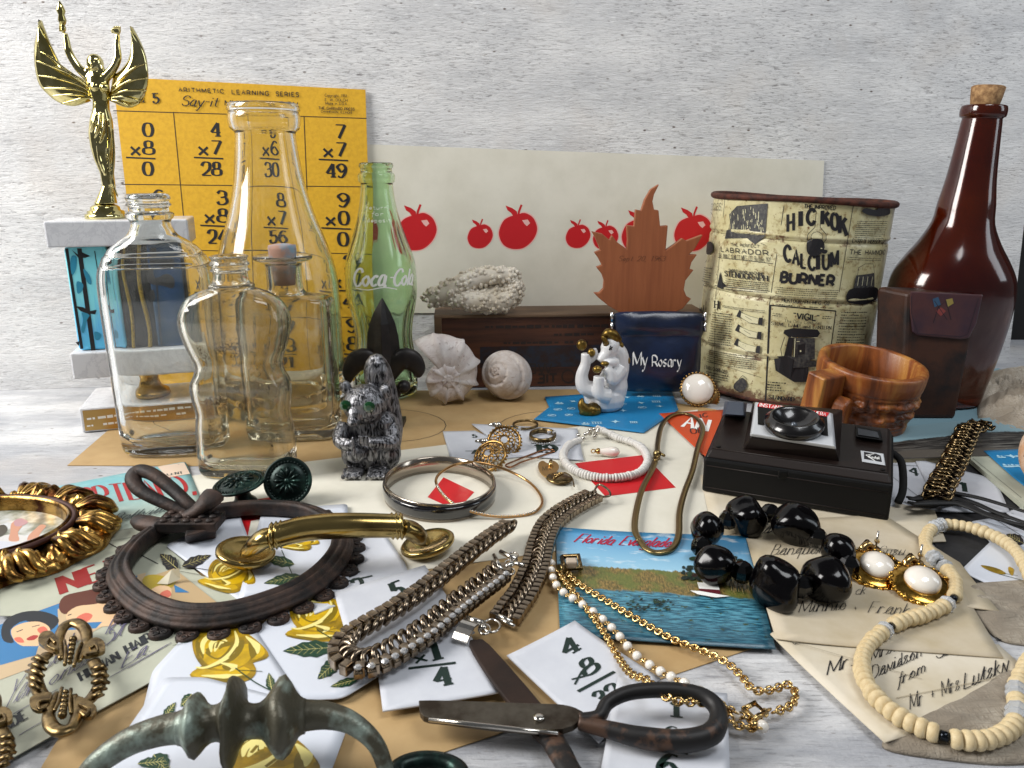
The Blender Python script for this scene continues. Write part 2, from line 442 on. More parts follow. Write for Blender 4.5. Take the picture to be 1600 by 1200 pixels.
CURL = {'flash_card': .16, 'playing_card': .05, 'envelope': .22, 'postcard': .14, 'picture_postcard': .16, 'blue_card': .08, 'orange_card': .15}
def paper(name, label, cat, corners, z, mats, th=.035, round_=0, group=None, zs=None):
    """flat sheet whose outline is given by photo points on the plane z"""
    pts = [P(x, y, z if zs is None else zs[i]) for i, (x, y) in enumerate(corners)]
    if round_:
        out = []
        for i, p in enumerate(pts):
            a, b = pts[i - 1], pts[(i + 1) % len(pts)]; pa = p + (a - p).normalized() * round_; pb = p + (b - p).normalized() * round_
            for t in (0, .25, .5, .75, 1): out.append((pa.lerp(p, t)).lerp(p.lerp(pb, t), t))
        uvp = out
    else: uvp = pts
    c = sum((p for p in pts), V((0, 0, 0))) / len(pts); c.z = z - th
    t = thing(name, label, cat, c, group)
    amp = CURL.get(name, 0)
    if amp:
        c.z = z; RR = max((p - c).length for p in pts); seed = len(bpy.data.objects)
        def warp(q):
            d = q - c; r = min(1.1, math.hypot(d.x, d.y) / RR)
            if r < .45: return 0
            k = nz.noise(V((d.x / (r * RR) * .9 + seed, d.y / (r * RR) * .9, seed * .37))); return amp * ((r - .45) / .55) ** 2 * max(0, .35 + 1.3 * k)
        ed = []
        for i, p in enumerate(uvp):
            q = uvp[(i + 1) % len(uvp)]; m = max(1, int((q - p).length / .6)); ed += [p.lerp(q, j / m) for j in range(m)]
        K = 8; rs = [[c.lerp(p, k / K) for p in ed] for k in range(1, K + 1)]; n = len(ed); b = B(); vs = [c]
        for r_ in rs: vs += r_
        vs = [q + V((0, 0, warp(q))) for q in vs]; m = len(vs)
        fs = [(0, 1 + j, 1 + (j + 1) % n) for j in range(n)] + [(1 + k * n + j, 1 + (k + 1) * n + j, 1 + (k + 1) * n + (j + 1) % n, 1 + k * n + (j + 1) % n) for k in range(K - 1) for j in range(n)]
        rim = vs[-n:]; low = [q - V((0, 0, th)) for q in rim]; fs += [(m - n + j, m + j, m + (j + 1) % n, m - n + (j + 1) % n) for j in range(n)]
        b.add(vs + low, fs, 0, False); b.s = [i < n * K for i in range(len(b.f))]
        if len(pts) == 4:
            o, U, Vv = pts[3], pts[2] - pts[3], pts[0] - pts[3]; D = U.x * Vv.y - U.y * Vv.x
            b.uv = [(((p.x - o.x) * Vv.y - (p.y - o.y) * Vv.x) / D, (U.x * (p.y - o.y) - U.y * (p.x - o.x)) / D) for p in b.v]
        obj('sheet', b, mats, t, fixn=False); pl = Plane((0, 0, z), (0, 0, 1)); pl.warp = warp; return t, pl
    b = B(); n = len(uvp)
    b.add(uvp + [p - V((0, 0, th)) for p in uvp], [tuple(range(n)), tuple(range(n, 2 * n))[::-1]] + [(i, n + i, n + (i + 1) % n, (i + 1) % n) for i in range(n)], 0, False)
    if len(pts) == 4:
        o, U, Vv = pts[3], pts[2] - pts[3], pts[0] - pts[3]; D = U.x * Vv.y - U.y * Vv.x
        b.uv = [(((p - o).x * Vv.y - (p - o).y * Vv.x) / D, (U.x * (p - o).y - U.y * (p - o).x) / D) for p in uvp] * 2
    obj('sheet', b, mats, t)
    if zs is None: pl = Plane((0, 0, z), (0, 0, 1))
    else:
        n_ = (pts[1] - pts[0]).cross(pts[2] - pts[0]).normalized(); n_ = n_ if n_.z > 0 else -n_; pl = Plane(pts[0], n_)
    return t, pl
# ================================================================== THE SETTING
def painted(name, ax, base='d9dadd', patchy=0):
    """dry-brushed white paint: ax stretches the brush strokes along x"""
    m = N(name)
    strokes = m.noise(900, 4, .62, (ax, 1, 1), dist=.25); strokes2 = m.noise(330, 5, .7, (ax * 1.3, 1, 1), dist=.4); grit = m.noise(700, 3, .6); broad = m.noise(22, 4, .6, (.4, 1, 1))
    col = m.mix(m.ramp(broad, [(.35, 0.), (.65, 1.)]), 'c9c9ca', base)
    uneven = m.ramp(m.noise(9, 5, .65), [(.40, .25), (.60, 1.)])
    col = m.mix(m.math('MULTIPLY', uneven, m.ramp(strokes, [(.36, .75), (.44, 0.)])), col, '868485')
    col = m.mix(m.math('MULTIPLY', uneven, m.ramp(strokes2, [(.33, .75), (.41, 0.)])), col, '767272')
    col = m.mix(m.ramp(strokes2, [(.55, 0.), (.68, .7)]), col, 'eaeaea')
    if patchy: col = m.mix(m.ramp(m.noise(19, 5, .65, (.4, 1, 1)), [(.44, 0.), (.62, 1.)]), m.mix(.7, col, '93969e'), col)
    gate = m.ramp(m.noise(16, 4, .6), [(.44, 0.), (.58, 1.)])
    spots = m.ramp(m.vor(120, (.5, 1, 1)), [(.06, 1.), (.12, 0.)]); col = m.mix(m.math('MULTIPLY', spots, gate), col, '5f5148')
    chip = m.ramp(m.noise(260, 5, .75, (ax * 2, 1, 1), dist=.5), [(.655, 0.), (.68, 1.)]); col = m.mix(m.math('MULTIPLY', chip, gate), col, '6a5e54')
    warm = m.ramp(m.noise(14, 3, .5), [(.55, 0.), (.75, 1.)]); col = m.mix(m.math('MULTIPLY', warm, .3), col, 'cdc0b2')
    m.set(Base_Color=col, Roughness=.6)
    h = m.math('ADD', m.math('MULTIPLY', strokes2, 1.), m.math('ADD', m.math('MULTIPLY', strokes, .5), m.math('MULTIPLY', grit, .28)))
    m.bump(h, .0011, 1)
    return m.mat
WALLP = painted('white_painted_board', .10, 'e2e1e0')
TABLEP = painted('white_painted_table', .10, 'd9d9da', 1)

obj('table', B().box((0, 55, -1.5), (260, 150, 3)), TABLEP, kind='structure')
wa = V((math.cos(R(8)), math.sin(R(8)), 0)); lean = R(5)
wu = V((-wa.y * math.sin(lean), wa.x * math.sin(lean), math.cos(lean))); wn = wa.cross(wu).normalized()
w0 = V((-46.5, 67.2, 0))
WALL = Plane(w0, wn, wa)
def wallpt(px, py, h=0): return plane_hit(px, py, w0 + wn * h, wn)
eb = WALL.a(1576, 560).x; et = WALL.a(1601, 275)
b = B(); q0, q1 = WALL.to((-60, .02)), WALL.to((eb, .02)); q2, q3 = WALL.to((et.x + 1.2, 75)), WALL.to((-60, 75))
b.hexa([q - wn * 1.8 for q in (q0, q1, q2, q3)], [q0, q1, q2, q3])
obj('wall', b, WALLP, kind='structure')
DARK = mat('dark_brown_wood', '120d0a', .7, var='060505', vs=20, st=(1, 1, .2))
e = WALL.to((eb, 0)); b = B(); b.box((e.x + 42, e.y + 9, 40), (100, 2, 80)); obj('wall', b, DARK, kind='structure')

# ------------------------------------------------------------------ paper stocks
def stock(name, col, var=None, vs=40, grain=.002, bs=900, rough=.65, **k): return mat(name, col, rough, var=var or col, vs=vs, bump=grain, bs=bs, **k)
YELLOW = stock('yellow_card', 'd9a81f', 'cd9c18', 300, .003)
CREAM = stock('cream_paper', 'ddd9cb', 'd3cfc0', 25, .003, 700)
TAN = stock('tan_board', 'b89a6c', 'ab8c5e', 30, .002, 500)
WCARD = stock('white_index_card', 'c9ccd3', 'c1c4cc', 50, .004, 380)
GLOSSW = mat('white_playing_card', 'cdd2dc', .28, bump=.0006, bs=60)
BUFF = stock('buff_envelope', 'c8bca6', 'b3a486', 22, .006, 120)
BUFF2 = stock('pale_buff_envelope', 'd6cdbb', 'c4b89f', 20, .006, 120)
GREENGREY = stock('grey_green_paper', 'a9ac9b', 'b9baa8', 18, .003, 260)
Y = {}
# ------------------------------------------------------------------ cards standing against the board
def wall_card(name, label, cat, px, mats, lift, th=.08, foot=None):
    pts = []
    for i, (x, y) in enumerate(px): pts.append(plane_hit(x, y, w0 + wn * lift[i], wn) if foot is None or foot[i] is None else P(x, y, foot[i]))
    n_ = (pts[1] - pts[0]).cross(pts[3] - pts[0]).normalized(); n_ = n_ if n_.y < 0 else -n_
    pl = Plane(pts[3], n_, pts[2] - pts[3])
    t = thing(name, label, cat, (pts[2] + pts[3]) / 2)
    pts = [p - n_ * (p - pts[3]).dot(n_) for p in pts]
    b = B(); b.hexa([p - n_ * th for p in pts], pts); obj('sheet', b, mats, t); return t, pl
t, pl = wall_card('arithmetic_card', 'yellow arithmetic card of multiplication sums standing against the white board', 'card',
                  [(176, 120), (571, 140), (584, 597), (232, 604)], YELLOW, [.3, .3, 1, 1], foot=[None, None, .15, .15])
p = Pr(pl); lw = .07
def hl(x0, y0, x1, y1, w_=.07): p.rib([(x0, y0), (x1, y1)], w_)
hl(177, 173, 573, 185); hl(190, 288, 575, 292); hl(204, 389, 578, 397); hl(216, 494, 581, 496)
hl(271, 175, 312, 600); hl(375, 178, 400, 600); hl(475, 182, 492, 599)
def sums(cx, cy, a, bb, c, k=1.):        # cx, cy: middle of the cell
    s_ = 15 * k; d = .6
    def num(t_, x, y, h, sk=0): wd = len(t_) * 14.5 * k; p.text(t_, (x - wd, y), (x, y + .3), (x - wd - h * .05, y - h), 'serif', .2, gap=1.6)
    num(a, cx + 17 * k, cy - 27 * k, 21 * k); num(bb, cx + 18 * k, cy + 1 * k, 21 * k)
    p.text('x', (cx - 17 * k, cy + 2), (cx - 3 * k, cy + 2.5), (cx - 18 * k, cy - 19 * k), 'mono', .17)
    hl(cx - 25 * k, cy + 6 * k, cx + 21 * k, cy + 8 * k, .13)
    num(c, cx + 17 * k, cy + 34 * k, 21 * k)
cells = [(222, 240, '0', '8', '0'), (328, 240, '4', '7', '28'), (425, 241, '5', '6', '30'), (523, 243, '7', '7', '49'),
         (238, 345, '6', '4', '24'), (338, 346, '3', '8', '24'), (434, 349, '8', '7', '56'), (527, 350, '9', '0', '0'),
         (250, 446, '5', '9', '45'), (346, 448, '6', '6', '36'), (440, 450, '4', '9', '36'), (536, 447, '2', '7', '14'),
         (262, 548, '3', '9', '27'), (355, 548, '8', '4', '32'), (446, 548, '7', '3', '21'), (541, 546, '9', '8', '72')]
for cell in cells: sums(*cell)
p.text('Card', (186, 159), (225, 160), (184, 142), 'serif', .17, gap=1.4); p.text('5', (240, 161), (250, 161), (239, 146), 'serif', .19)
p.text('ARITHMETIC', (280, 143), (350, 146), (279, 137), 'mono', .2, gap=5); p.text('LEARNING', (363, 147), (420, 149.5), (362.5, 140.5), 'mono', .2, gap=5)
p.text('SERIES', (432, 150), (467, 151.5), (431.5, 143.5), 'mono', .2, gap=5)
p.text('Say-it', (284, 165), (339, 167), (285, 150), 'script', .13, slant=.25, gap=1.6)
p.text('MULTIPLICATION', (352, 165), (465, 168), (352, 157), 'mono', .18, gap=3)
for st, x0, x1, y in (('Copyright, 1951', 508, 542, 151), ('E. W. DOLCH', 508, 543, 158), ('Made in U.S.A.', 509, 543, 163.5)):
    p.text(st, (x0, y), (x1, y + 1), (x0, y - 4), 'mono', .15)
p.text('THE GARRARD PRESS', (498, 171), (554, 173), (498, 167), 'mono', .2); p.text('CHAMPAIGN, ILLINOIS', (502, 176), (550, 178), (502, 173), 'mono', .2)
p.done('lettering', BLACK, t)

t, pl = wall_card('apple_strip', 'long cream paper strip printed with red apples behind the wooden box', 'paper strip',
                  [(560, 225), (1288, 251), (1276, 489), (566, 489)], CREAM, [.12, .12, .16, .16], th=.05)
p = Pr(pl)
PINK = ink('pale_red_edge', 'e8b5ae')
APPLE = [(-.93, -.1), (-.70, -.62), (-.28, -.86), (-.05, -.82), (.12, -.98), (.42, -1.0), (.80, -.72), (.98, -.15), (.80, .40), (.40, .82), (.0, .95), (-.42, .90), (-.75, .68), (-.93, .28)]
def apple(cx, cy, r, k=.93):
    f = lambda q, s_=1: [(cx + x * r * s_, cy + y * r * k * s_) for x, y in q]
    p.poly(f(APPLE, 1.06), 1, 4); p.poly(f(APPLE), 0, 4)
    p.poly(f([(-.62, -1.42), (-.28, -1.28), (-.05, -1.1), (.02, -.78), (-.18, -.76), (-.34, -1.02), (-.52, -1.16)]), 0)
    p.rib(f([(.02, -.8), (.06, -1.1), (.19, -1.46)]), wid(3.2 * r / 30, 72, 10), 0)
    p.poly(f([(.22, -.62), (.50, -.66), (.62, -.46), (.46, -.30), (.34, -.42)]), 1)
for a_ in ((651, 363, 32), (750, 370, 20.5), (809, 362, 31), (903, 370, 20), (946, 372, 20.5), (1000, 368, 30), (1083, 365, 31), (1140, 372, 21), (560, 368, 30)): p = Pr(pl); apple(*a_); p.done('printed_apple', [REDINK, PINK], t)

# ------------------------------------------------------------------ sheets lying on the table, lowest first
t, pl = paper('tan_sheet', 'tan board with thin black circles under the shells and bottles', 'board', [(105, 727), (238, 613), (930, 608), (1120, 640), (1080, 730)], .06, TAN)
p = Pr(pl)
def circ(cx, cy, rx, ry): p.rib([(cx + rx * math.cos(a / 24 * math.tau), cy + ry * math.sin(a / 24 * math.tau)) for a in range(25)], .06, 0)
circ(608, 665, 89, 25.5); circ(870, 668, 92, 26); circ(330, 668, 90, 26); p.done('printed_circles', BLACK, t)
t, pl2 = paper('tan_sheet', 'large tan sheet beneath the chain bracelets and scissors blades', 'board', [(40, 1240), (120, 1105), (330, 860), (1100, 835), (1195, 1006), (500, 1240)], .05, TAN)
t, pl = paper('cream_sheet', 'cream sheet with red printed shapes under the bangles and shell bracelet', 'paper',
              [(285, 745), (735, 690), (1090, 640), (1112, 834), (865, 861), (675, 888), (330, 940)], .10, CREAM)
for q in ([(693, 746), (741, 769), (714, 798), (668, 777)], [(898, 724), (1006, 711), (1056, 762), (946, 776)], [(318, 792), (432, 776), (470, 800), (392, 814), (386, 842), (318, 846)]): p = Pr(pl); p.poly(q); p.done('red_shape', REDINK, t)
if 0: p = Pr(pl); p.poly([(693, 746), (741, 769), (714, 798), (668, 777)]); p.poly([(898, 724), (1006, 711), (1056, 762), (946, 776)])

# postcard of a city
def teal():
    m = N('teal_postcard'); sep = m.n('ShaderNodeSeparateXYZ'); m.l(m.tc.outputs['UV'], sep.inputs[0])
    c = m.ramp(sep.outputs[1], [(.1, 'aeb4a2'), (.5, '9fb0a6'), (.9, '78b0b6')]); c = m.mix(m.ramp(m.noise(120, 4), [(.5, 0.), (.8, .4)]), c, 'c9cfc5')
    m.set(Base_Color=c, Roughness=.5); return m.mat
t, pl = paper('postcard', 'teal city postcard with red capital letters left of the iron bow', 'postcard', [(85, 762), (290, 722), (345, 850), (105, 905)], .16, teal(), round_=.3)
p = Pr(pl)
p.text('PORTLAND,', (104, 795), (306, 768), (98, 767), 'serif', .17, 0, gap=2.2)
p.poly([(246, 731), (288, 724), (297, 741), (262, 747)], 1)
p.text('POSTAGE', (254, 735), (282, 730), (253, 732), 'mono', .2, 2); p.text('ONE', (258, 740), (282, 736), (257, 735.5), 'serif', .2, 2); p.text('CENT', (262, 744), (286, 741), (261, 740.5), 'serif', .2, 2)
p.text('ORECON.', (112, 808), (178, 796), (110, 798), 'mono', .12, 2)
p.text('Bellville', (172, 817), (262, 800), (172, 806), 'script', .08, 2, slant=.5, join=True)
for y in (822, 836, 850): p.rib([(120, y + 6), (300, y - 26)], .03, 2)
p.done('lettering', [ink('brick_red_ink', 'a02225'), ink('stamp_pink', 'd9c3ae'), ink('dark_teal_ink', '2d3a3c')], t)
# hair net packets
SKY_B = ink('packet_blue', '2f74a8', .45); SKIN = ink('printed_skin', 'dcb88f'); ROUGE = ink('rouge', 'd06a55'); BROWNH = ink('auburn', '5a2a1a')
BERET = ink('beret_black', '1b2128'); LIP = ink('lips', 'a8302c'); YEL = ink('printed_yellow', 'a9921f', .4)
t, pl = paper('hair_net_packet', 'grey green hair net packet with red capitals under the gold frame edge', 'packet', [(0, 962), (0, 880), (160, 832), (222, 822), (345, 925), (300, 965)], .20, GREENGREY)
p = Pr(pl); p.text('NET', (100, 927), (196, 892), (92, 902), 'serif', .24, 0, gap=3); p.rib([(150, 838), (208, 870)], .07, 1); p.rib([(210, 862), (330, 925)], .05, 1)
p.done('lettering', [ink('dull_red_ink', '8e1c1c'), BLACK], t)
t, pl = paper('hair_net_packet', 'hair net packet picturing two girls on blue beneath the brass buckle', 'packet', [(-60, 1000), (190, 905), (250, 880), (440, 938), (300, 1030), (40, 1172), (-60, 1230)], .26, GREENGREY)
p = Pr(pl)
p.poly([(-60, 1000), (190, 905), (228, 895), (215, 950), (150, 985), (60, 1040), (-60, 1085)], 3)                # buff ground
p.poly([(-60, 998), (215, 899), (210, 925), (175, 925), (90, 952), (92, 990), (60, 1010), (55, 1025), (-60, 1050)], 0)
p.poly([(92, 949), (100, 932), (130, 924), (165, 918), (190, 922), (180, 940), (150, 946), (118, 955), (100, 960)], 4, 3)   # auburn hair
p.poly([(103, 962), (120, 948), (150, 944), (185, 935), (200, 950), (185, 975), (150, 980), (126, 982), (112, 978)], 1, 3)
p.poly([(120, 965), (134, 958), (145, 962), (136, 972), (122, 972)], 2, 3); p.rib([(106, 962), (112, 960)], .08, 5)
p.poly([(96, 975), (160, 972), (150, 982), (105, 985)], 0)
p.poly([(2, 985), (10, 968), (34, 957), (62, 955), (86, 962), (92, 972), (80, 985), (70, 985), (40, 970), (16, 985), (22, 1004), (6, 1002)], 5, 3)
p.poly([(18, 984), (36, 974), (62, 972), (78, 982), (74, 998), (58, 1010), (36, 1010), (22, 1000)], 1, 4)
p.poly([(58, 984), (68, 979), (75, 986), (66, 992)], 2, 3); p.poly([(22, 998), (32, 996), (38, 1004), (28, 1004)], 2, 3)
p.poly([(42, 998), (52, 993), (60, 994), (54, 1000), (44, 1001)], 6, 3); p.rib([(26, 988), (36, 984)], .07, 5); p.rib([(50, 980), (62, 977)], .06, 5)
p.poly([(20, 1010), (60, 1010), (56, 1024), (0, 1040), (0, 1014)], 0)
p.text('HUMAN', (128, 1064), (188, 1030), (122, 1052), 'serif', .24, 5, gap=3); p.text('HAIR', (200, 1022), (238, 1000), (194, 1010), 'serif', .24, 5, gap=3)
p.text('MADE', (-10, 1156), (44, 1122), (-16, 1142), 'serif', .24, 5, gap=3)
for a0, a1, a2 in (((0, 1128), (90, 1078), 0), ((30, 1150), (130, 1090), 0), ((200, 1045), (268, 1005), 0), ((170, 1060), (262, 1008), 0)): p.rib([a0, a1], .035, 7)
p.text('Cole', (62, 1052), (112, 1022), (54, 1026), 'script', .06, 7, slant=.6, join=True); p.text('ones', (75, 1074), (140, 1036), (70, 1058), 'script', .06, 7, slant=.6, join=True)
p.text('Yew', (2, 1112), (52, 1082), (-8, 1082), 'script', .06, 7, slant=.6, join=True); p.text('St', (160, 1012), (190, 994), (154, 992), 'script', .07, 7, slant=.6, join=True)
p.text('Ea.', (190, 1045), (235, 1018), (186, 1028), 'script', .06, 7, slant=.5, join=True); p.text('ko', (165, 992), (200, 976), (160, 976), 'script', .06, 7, slant=.5)
p.done('printed_girls', [SKY_B, SKIN, ROUGE, ink('buff_print', 'c3ab88'), BROWNH, BERET, LIP, ink('faded_ink', '5e5a72')], t)
t, pl = paper('torn_print', 'torn colour print of a blonde face inside the rusty oval frame', 'print', [(222, 905), (272, 888), (350, 950), (262, 965), (225, 940)], .33, ink('print_buff', 'b59b74'))
p = Pr(pl); p.poly([(223, 905), (240, 898), (272, 906), (268, 918), (232, 928)], 0, 3); p.poly([(234, 925), (250, 915), (268, 920), (262, 942), (242, 944)], 1, 3)
p.poly([(250, 928), (262, 922), (268, 930), (256, 936)], 2, 3); p.poly([(240, 938), (248, 934), (251, 940)], 3); p.poly([(272, 914), (296, 926), (274, 926)], 4)
p.done('printed_face', [YEL, SKIN, ROUGE, LIP, SKY_B], t)
SCRAP = ink('creased_scrap', 'c7bfa5')
obj('paper_scrap', B().add([P(245, 912, .4), P(268, 890, .9), P(280, 888, 1.1), P(282, 905, .5), P(262, 913, .42)], [(0, 1, 2, 3, 4)], 0, False), SCRAP,
    label='small creased paper scrap inside the rusty oval frame', cat='paper')

# rose playing cards
DKG = ink('rose_leaf_green', '123a26', .4); ROSE1 = mat('rose_yellow', 'cfa80a', .4, var='9c7d08', vs=90, vr=(.42, .66)); ROSE2 = mat('rose_gold', 'a88508', .4, var='5e4e08', vs=80, vr=(.42, .66)); ROSE3 = ink('rose_cream', 'e9dc8a', .4); ROSE4 = ink('rose_olive', '7a6508', .4)
RM = [DKG, ROSE1, ROSE2, ROSE3, ROSE4, BLACK]
def rose(p, ox, oy, k, rot=0, sq=.62):
    c_, s_ = math.cos(rot), math.sin(rot)
    f = lambda q: [(ox + (x * c_ - y * s_) * k, oy + (x * s_ + y * c_) * k * sq) for x, y in q]
    p.poly(f([(-6, 4), (-2, 6.5), (3, 7.5), (5.5, 5.5), (4.5, 2), (0, 1)]), 2, 4); p.poly(f([(-5.8, 3.8), (-2, 2.2), (2, 3), (4.6, 5), (2, 6.6), (-2, 6)]), 1, 4)
    p.poly(f([(-4.2, -1), (-3.4, -5), (0, -6.6), (4, -5.6), (7, -2), (8.4, 2.2), (5, 3.4), (1, 4.4), (-3, 3)]), 2, 4)
    p.poly(f([(-3.4, -1), (-2.6, -4.4), (.6, -5.8), (4, -4.6), (5.6, -1), (5, 2.4), (2, 4), (-1.8, 3)]), 1, 4)
    p.poly(f([(4.6, -4.4), (7.4, -1), (7.8, 1.6), (5.4, 2.6), (5.6, -1)]), 1, 3)
    p.poly(f([(-2.4, -1), (-1.6, -4), (1, -5), (3.4, -3.4), (2.4, -.6), (-.4, 1.4)]), 4, 4)
    p.poly(f([(-2, -1.2), (-1.2, -3.6), (1, -4.5), (2.8, -3.2), (2, -1), (-.4, 1)]), 1, 4)
    for q in ([(-2.9, .6), (-2.6, -2.8), (-.4, -5.2), (2.4, -5)], [(-1.6, 0), (-1.2, -2.2), (.6, -3.9), (2.2, -2.9)], [(4.3, -4.2), (4.1, -1.6), (1.8, 1.6), (-2.4, 3.2)], [(5.9, -2.4), (6.2, .2), (5.4, 2.4)], [(-4, 5.2), (0, 6.2), (3.2, 6.2)], [(0, 3), (2.4, 4.2)]):
        p.rib(f(q), lambda t_, d: .22 * k / 5 * math.sin(math.pi * min(.98, max(.04, t_))), 4, 4)
    for q in ([(-2.6, -.4), (-2.2, -3), (-.2, -4.8), (2.2, -4.4)], [(-1.2, -.6), (-.8, -2.6), (.8, -3.6), (2, -2.6)], [(-.6, -.6), (.4, -2.4), (1.4, -2.4)], [(3.8, -4.8), (3.6, -2), (1.4, 1), (-2.6, 2.8), (-4.6, 2.4)], [(-.2, 2.2), (2, 3.6), (1, 4.6)], [(5.4, -3.2), (6.8, -.6), (6.6, 1.4)], [(-4, 4.6), (0, 5.6), (3, 5.8)]):
        p.rib(f(q), lambda t_, d: .10 * k / 5 * (1.6 - abs(2 * t_ - 1) * 1.3), 3, 4)
    for q in ([(-.2, -1.4), (.6, -2.9)], [(.2, -1), (1.4, -1.8)], [(-3.6, 0), (-3.2, -3.6), (-1.2, -5.4)], [(1.6, 1.4), (3.6, -1)]): p.rib(f(q), .05 * k / 5, 4, 3)
def rleaf(p, a, b_, wd, mi=0):
    A, Bq = V(a + (0,)), V(b_ + (0,)); d = Bq - A; n = V((-d.y, d.x, 0)).normalized() * wd; pts = []
    for s_ in (1, -1):
        side = []
        for i in range(1, 8):
            t_ = i / 8; wv = math.sin(math.pi * t_ ** .8) * (1 if i % 2 else .82); side.append(A + d * t_ + n * wv * s_)
        pts += ([A] + side + [Bq]) if s_ > 0 else side[::-1]
    p.poly([(q.x, q.y) for q in pts], mi); p.rib([a, tuple((A + d * .93)[:2])], .016, 3)
    for i in (2, 3, 4, 5, 6):
        for s_ in (1, -1):
            q0 = A + d * (i / 8); q1 = q0 + d * .12 + n * s_ * .55; p.rib([tuple(q0[:2]), tuple(q1[:2])], .010, 3)
def rose_card(label, corners, z, draw, grp='yellow rose playing cards in the foreground'):
    t, pl = paper('playing_card', label, 'playing card', corners, z, GLOSSW, .03, .35, grp); p = Pr(pl); draw(p); p.done('rose_print', RM, t)
def d1(p):
    rose(p, 350, 897, 6.2, .2); rleaf(p, (278, 890), (250, 866), 12, 5); rleaf(p, (284, 886), (330, 868), 9, 5); p.rib([(285, 885), (330, 892)], .04, 5); p.rib([(262, 890), (320, 900)], .03, 5)
rose_card('rose playing card inside the rusty oval frame beside the brass foot', [(258, 852), (372, 798), (425, 938), (392, 952)], .285, d1)
def d2(p):
    rleaf(p, (460, 882), (412, 872), 9); rleaf(p, (470, 900), (412, 912), 9); rleaf(p, (470, 945), (424, 922), 7); p.rib([(440, 860), (475, 940)], .04, 0); rose(p, 462, 845, 4.4, 0, .5)
rose_card('leaf and rose playing card below the brass pull handle', [(543, 787), (410, 797), (372, 936), (545, 912)], .30, d2)
def d3(p): rose(p, 342, 1022, 9.0, -.2, .72); rleaf(p, (425, 1082), (420, 1052), 8); rleaf(p, (372, 1070), (345, 1080), 7); rleaf(p, (430, 1090), (402, 1095), 5); p.rib([(368, 1045), (400, 1068), (440, 1088)], .05, 0, 3); p.rib([(372, 1048), (410, 1050)], .03, 0); p.rib([(270, 1010), (300, 1002)], .03, 0)
rose_card('rose playing card left, with a full yellow bloom under the frame', [(238, 1048), (320, 960), (400, 985), (472, 1092), (400, 1150), (215, 1140)], .34, d3)
def d4(p): rose(p, 490, 966, 8.4, -.15, .62); rleaf(p, (525, 1012), (442, 1018), 14); rleaf(p, (530, 1030), (496, 1062), 12); rleaf(p, (560, 1062), (516, 1074), 7); p.rib([(495, 985), (530, 1005), (560, 1018)], .05, 0, 3); p.rib([(500, 985), (530, 990)], .03, 0)
rose_card('rose playing card partly beneath the rhinestone chain bracelet', [(386, 1000), (440, 945), (545, 925), (625, 1035), (535, 1092), (452, 1095)], .30, d4)
def d5(p): rose(p, 395, 1188, 12.5, 0, .62); rleaf(p, (300, 1085), (282, 1105), 8); rleaf(p, (255, 1125), (275, 1098), 8); rleaf(p, (240, 1180), (262, 1208), 18); rleaf(p, (215, 1195), (262, 1190), 9)
rose_card('rose playing card lowest, under the green bronze handle', [(255, 1058), (320, 1058), (470, 1098), (545, 1130), (505, 1240), (130, 1240)], .38, d5)

# flash cards
def flash(label, corners, z, draw, grp='white flash cards with dark green sums', mats=None, base=None):
    t, pl = paper('flash_card', label, 'flash card', corners, z, mats or WCARD, .05, 0, grp); p = Pr(pl); draw(p); p.done('printed_sum', GREENBLACK, t)
    return pl
def f1(p):
    p.text('1', (545, 880), (556, 876), (537, 864), 'serif', .19); p.text('2', (545, 902), (562, 893), (535, 884), 'serif', .19); p.rib([(533, 911), (582, 900)], .13)
    p.text('2', (558, 924), (573, 920), (548, 906), 'serif', .19)
flash('flash card showing part of a 2 beneath the end of the brass handle', [(458, 862), (592, 822), (632, 878), (640, 900), (492, 962)], .28, f1)
flash('flash card with a bold 5 under the U-shaped chain bracelet', [(522, 926), (664, 884), (742, 990), (560, 1060)], .36, lambda p: p.text('5', (618, 937), (637, 930), (608, 913), 'serif', .2))
def f3(p):
    p.text('x', (650, 1037), (668, 1033), (643, 1021), 'mono', .16); p.text('1', (677, 1033), (693, 1029), (669, 1007), 'serif', .2); p.rib([(638, 1045), (712, 1036)], .14)
    p.text('4', (683, 1074), (708, 1069), (676, 1046), 'serif', .2); p.text('4', (668, 996), (688, 990), (660, 972), 'serif', .2)
flash('flash card reading x1 over 4 left of the rusty scissor blade', [(588, 1030), (720, 960), (779, 1083), (598, 1111)], .42, f3)
def f4(p):
    p.text('4', (886, 1027), (908, 1014), (873, 1006), 'serif', .2); p.text('8', (918, 1058), (936, 1046), (904, 1036), 'serif', .2); p.text('x', (898, 1070), (914, 1057), (890, 1057), 'mono', .16)
    p.rib([(903, 1081), (960, 1050)], .14); p.text('32', (938, 1106), (972, 1086), (925, 1085), 'serif', .2, gap=2)
flash('flash card reading 4 x8 left of the gold chains', [(792, 1025), (898, 972), (1032, 1060), (936, 1160)], .30, f4)
def f5(p):
    p.text('1', (1048, 1120), (1066, 1122), (1048, 1096), 'serif', .2); p.rib([(1020, 1160), (1075, 1178)], .14); p.text('6', (1030, 1212), (1056, 1212), (1034, 1180), 'serif', .2); p.text('6', (1040, 1150), (1058, 1152), (1040, 1135), 'serif', .2)
flash('flash card with 1 and 6 under the scissor handle at the bottom', [(965, 1060), (1136, 1086), (1142, 1240), (932, 1240)], .36, f5)
def f6(p): p.rib([(727, 705), (745, 705)], .1); p.text('4', (738, 712), (746, 712), (737, 703), 'serif', .2); p.text('5', (739, 684), (746, 684), (738, 679), 'serif', .2)
flash('flash card under the lower filigree earring', [(692, 675), (742, 673), (836, 712), (706, 724)], .16, f6)
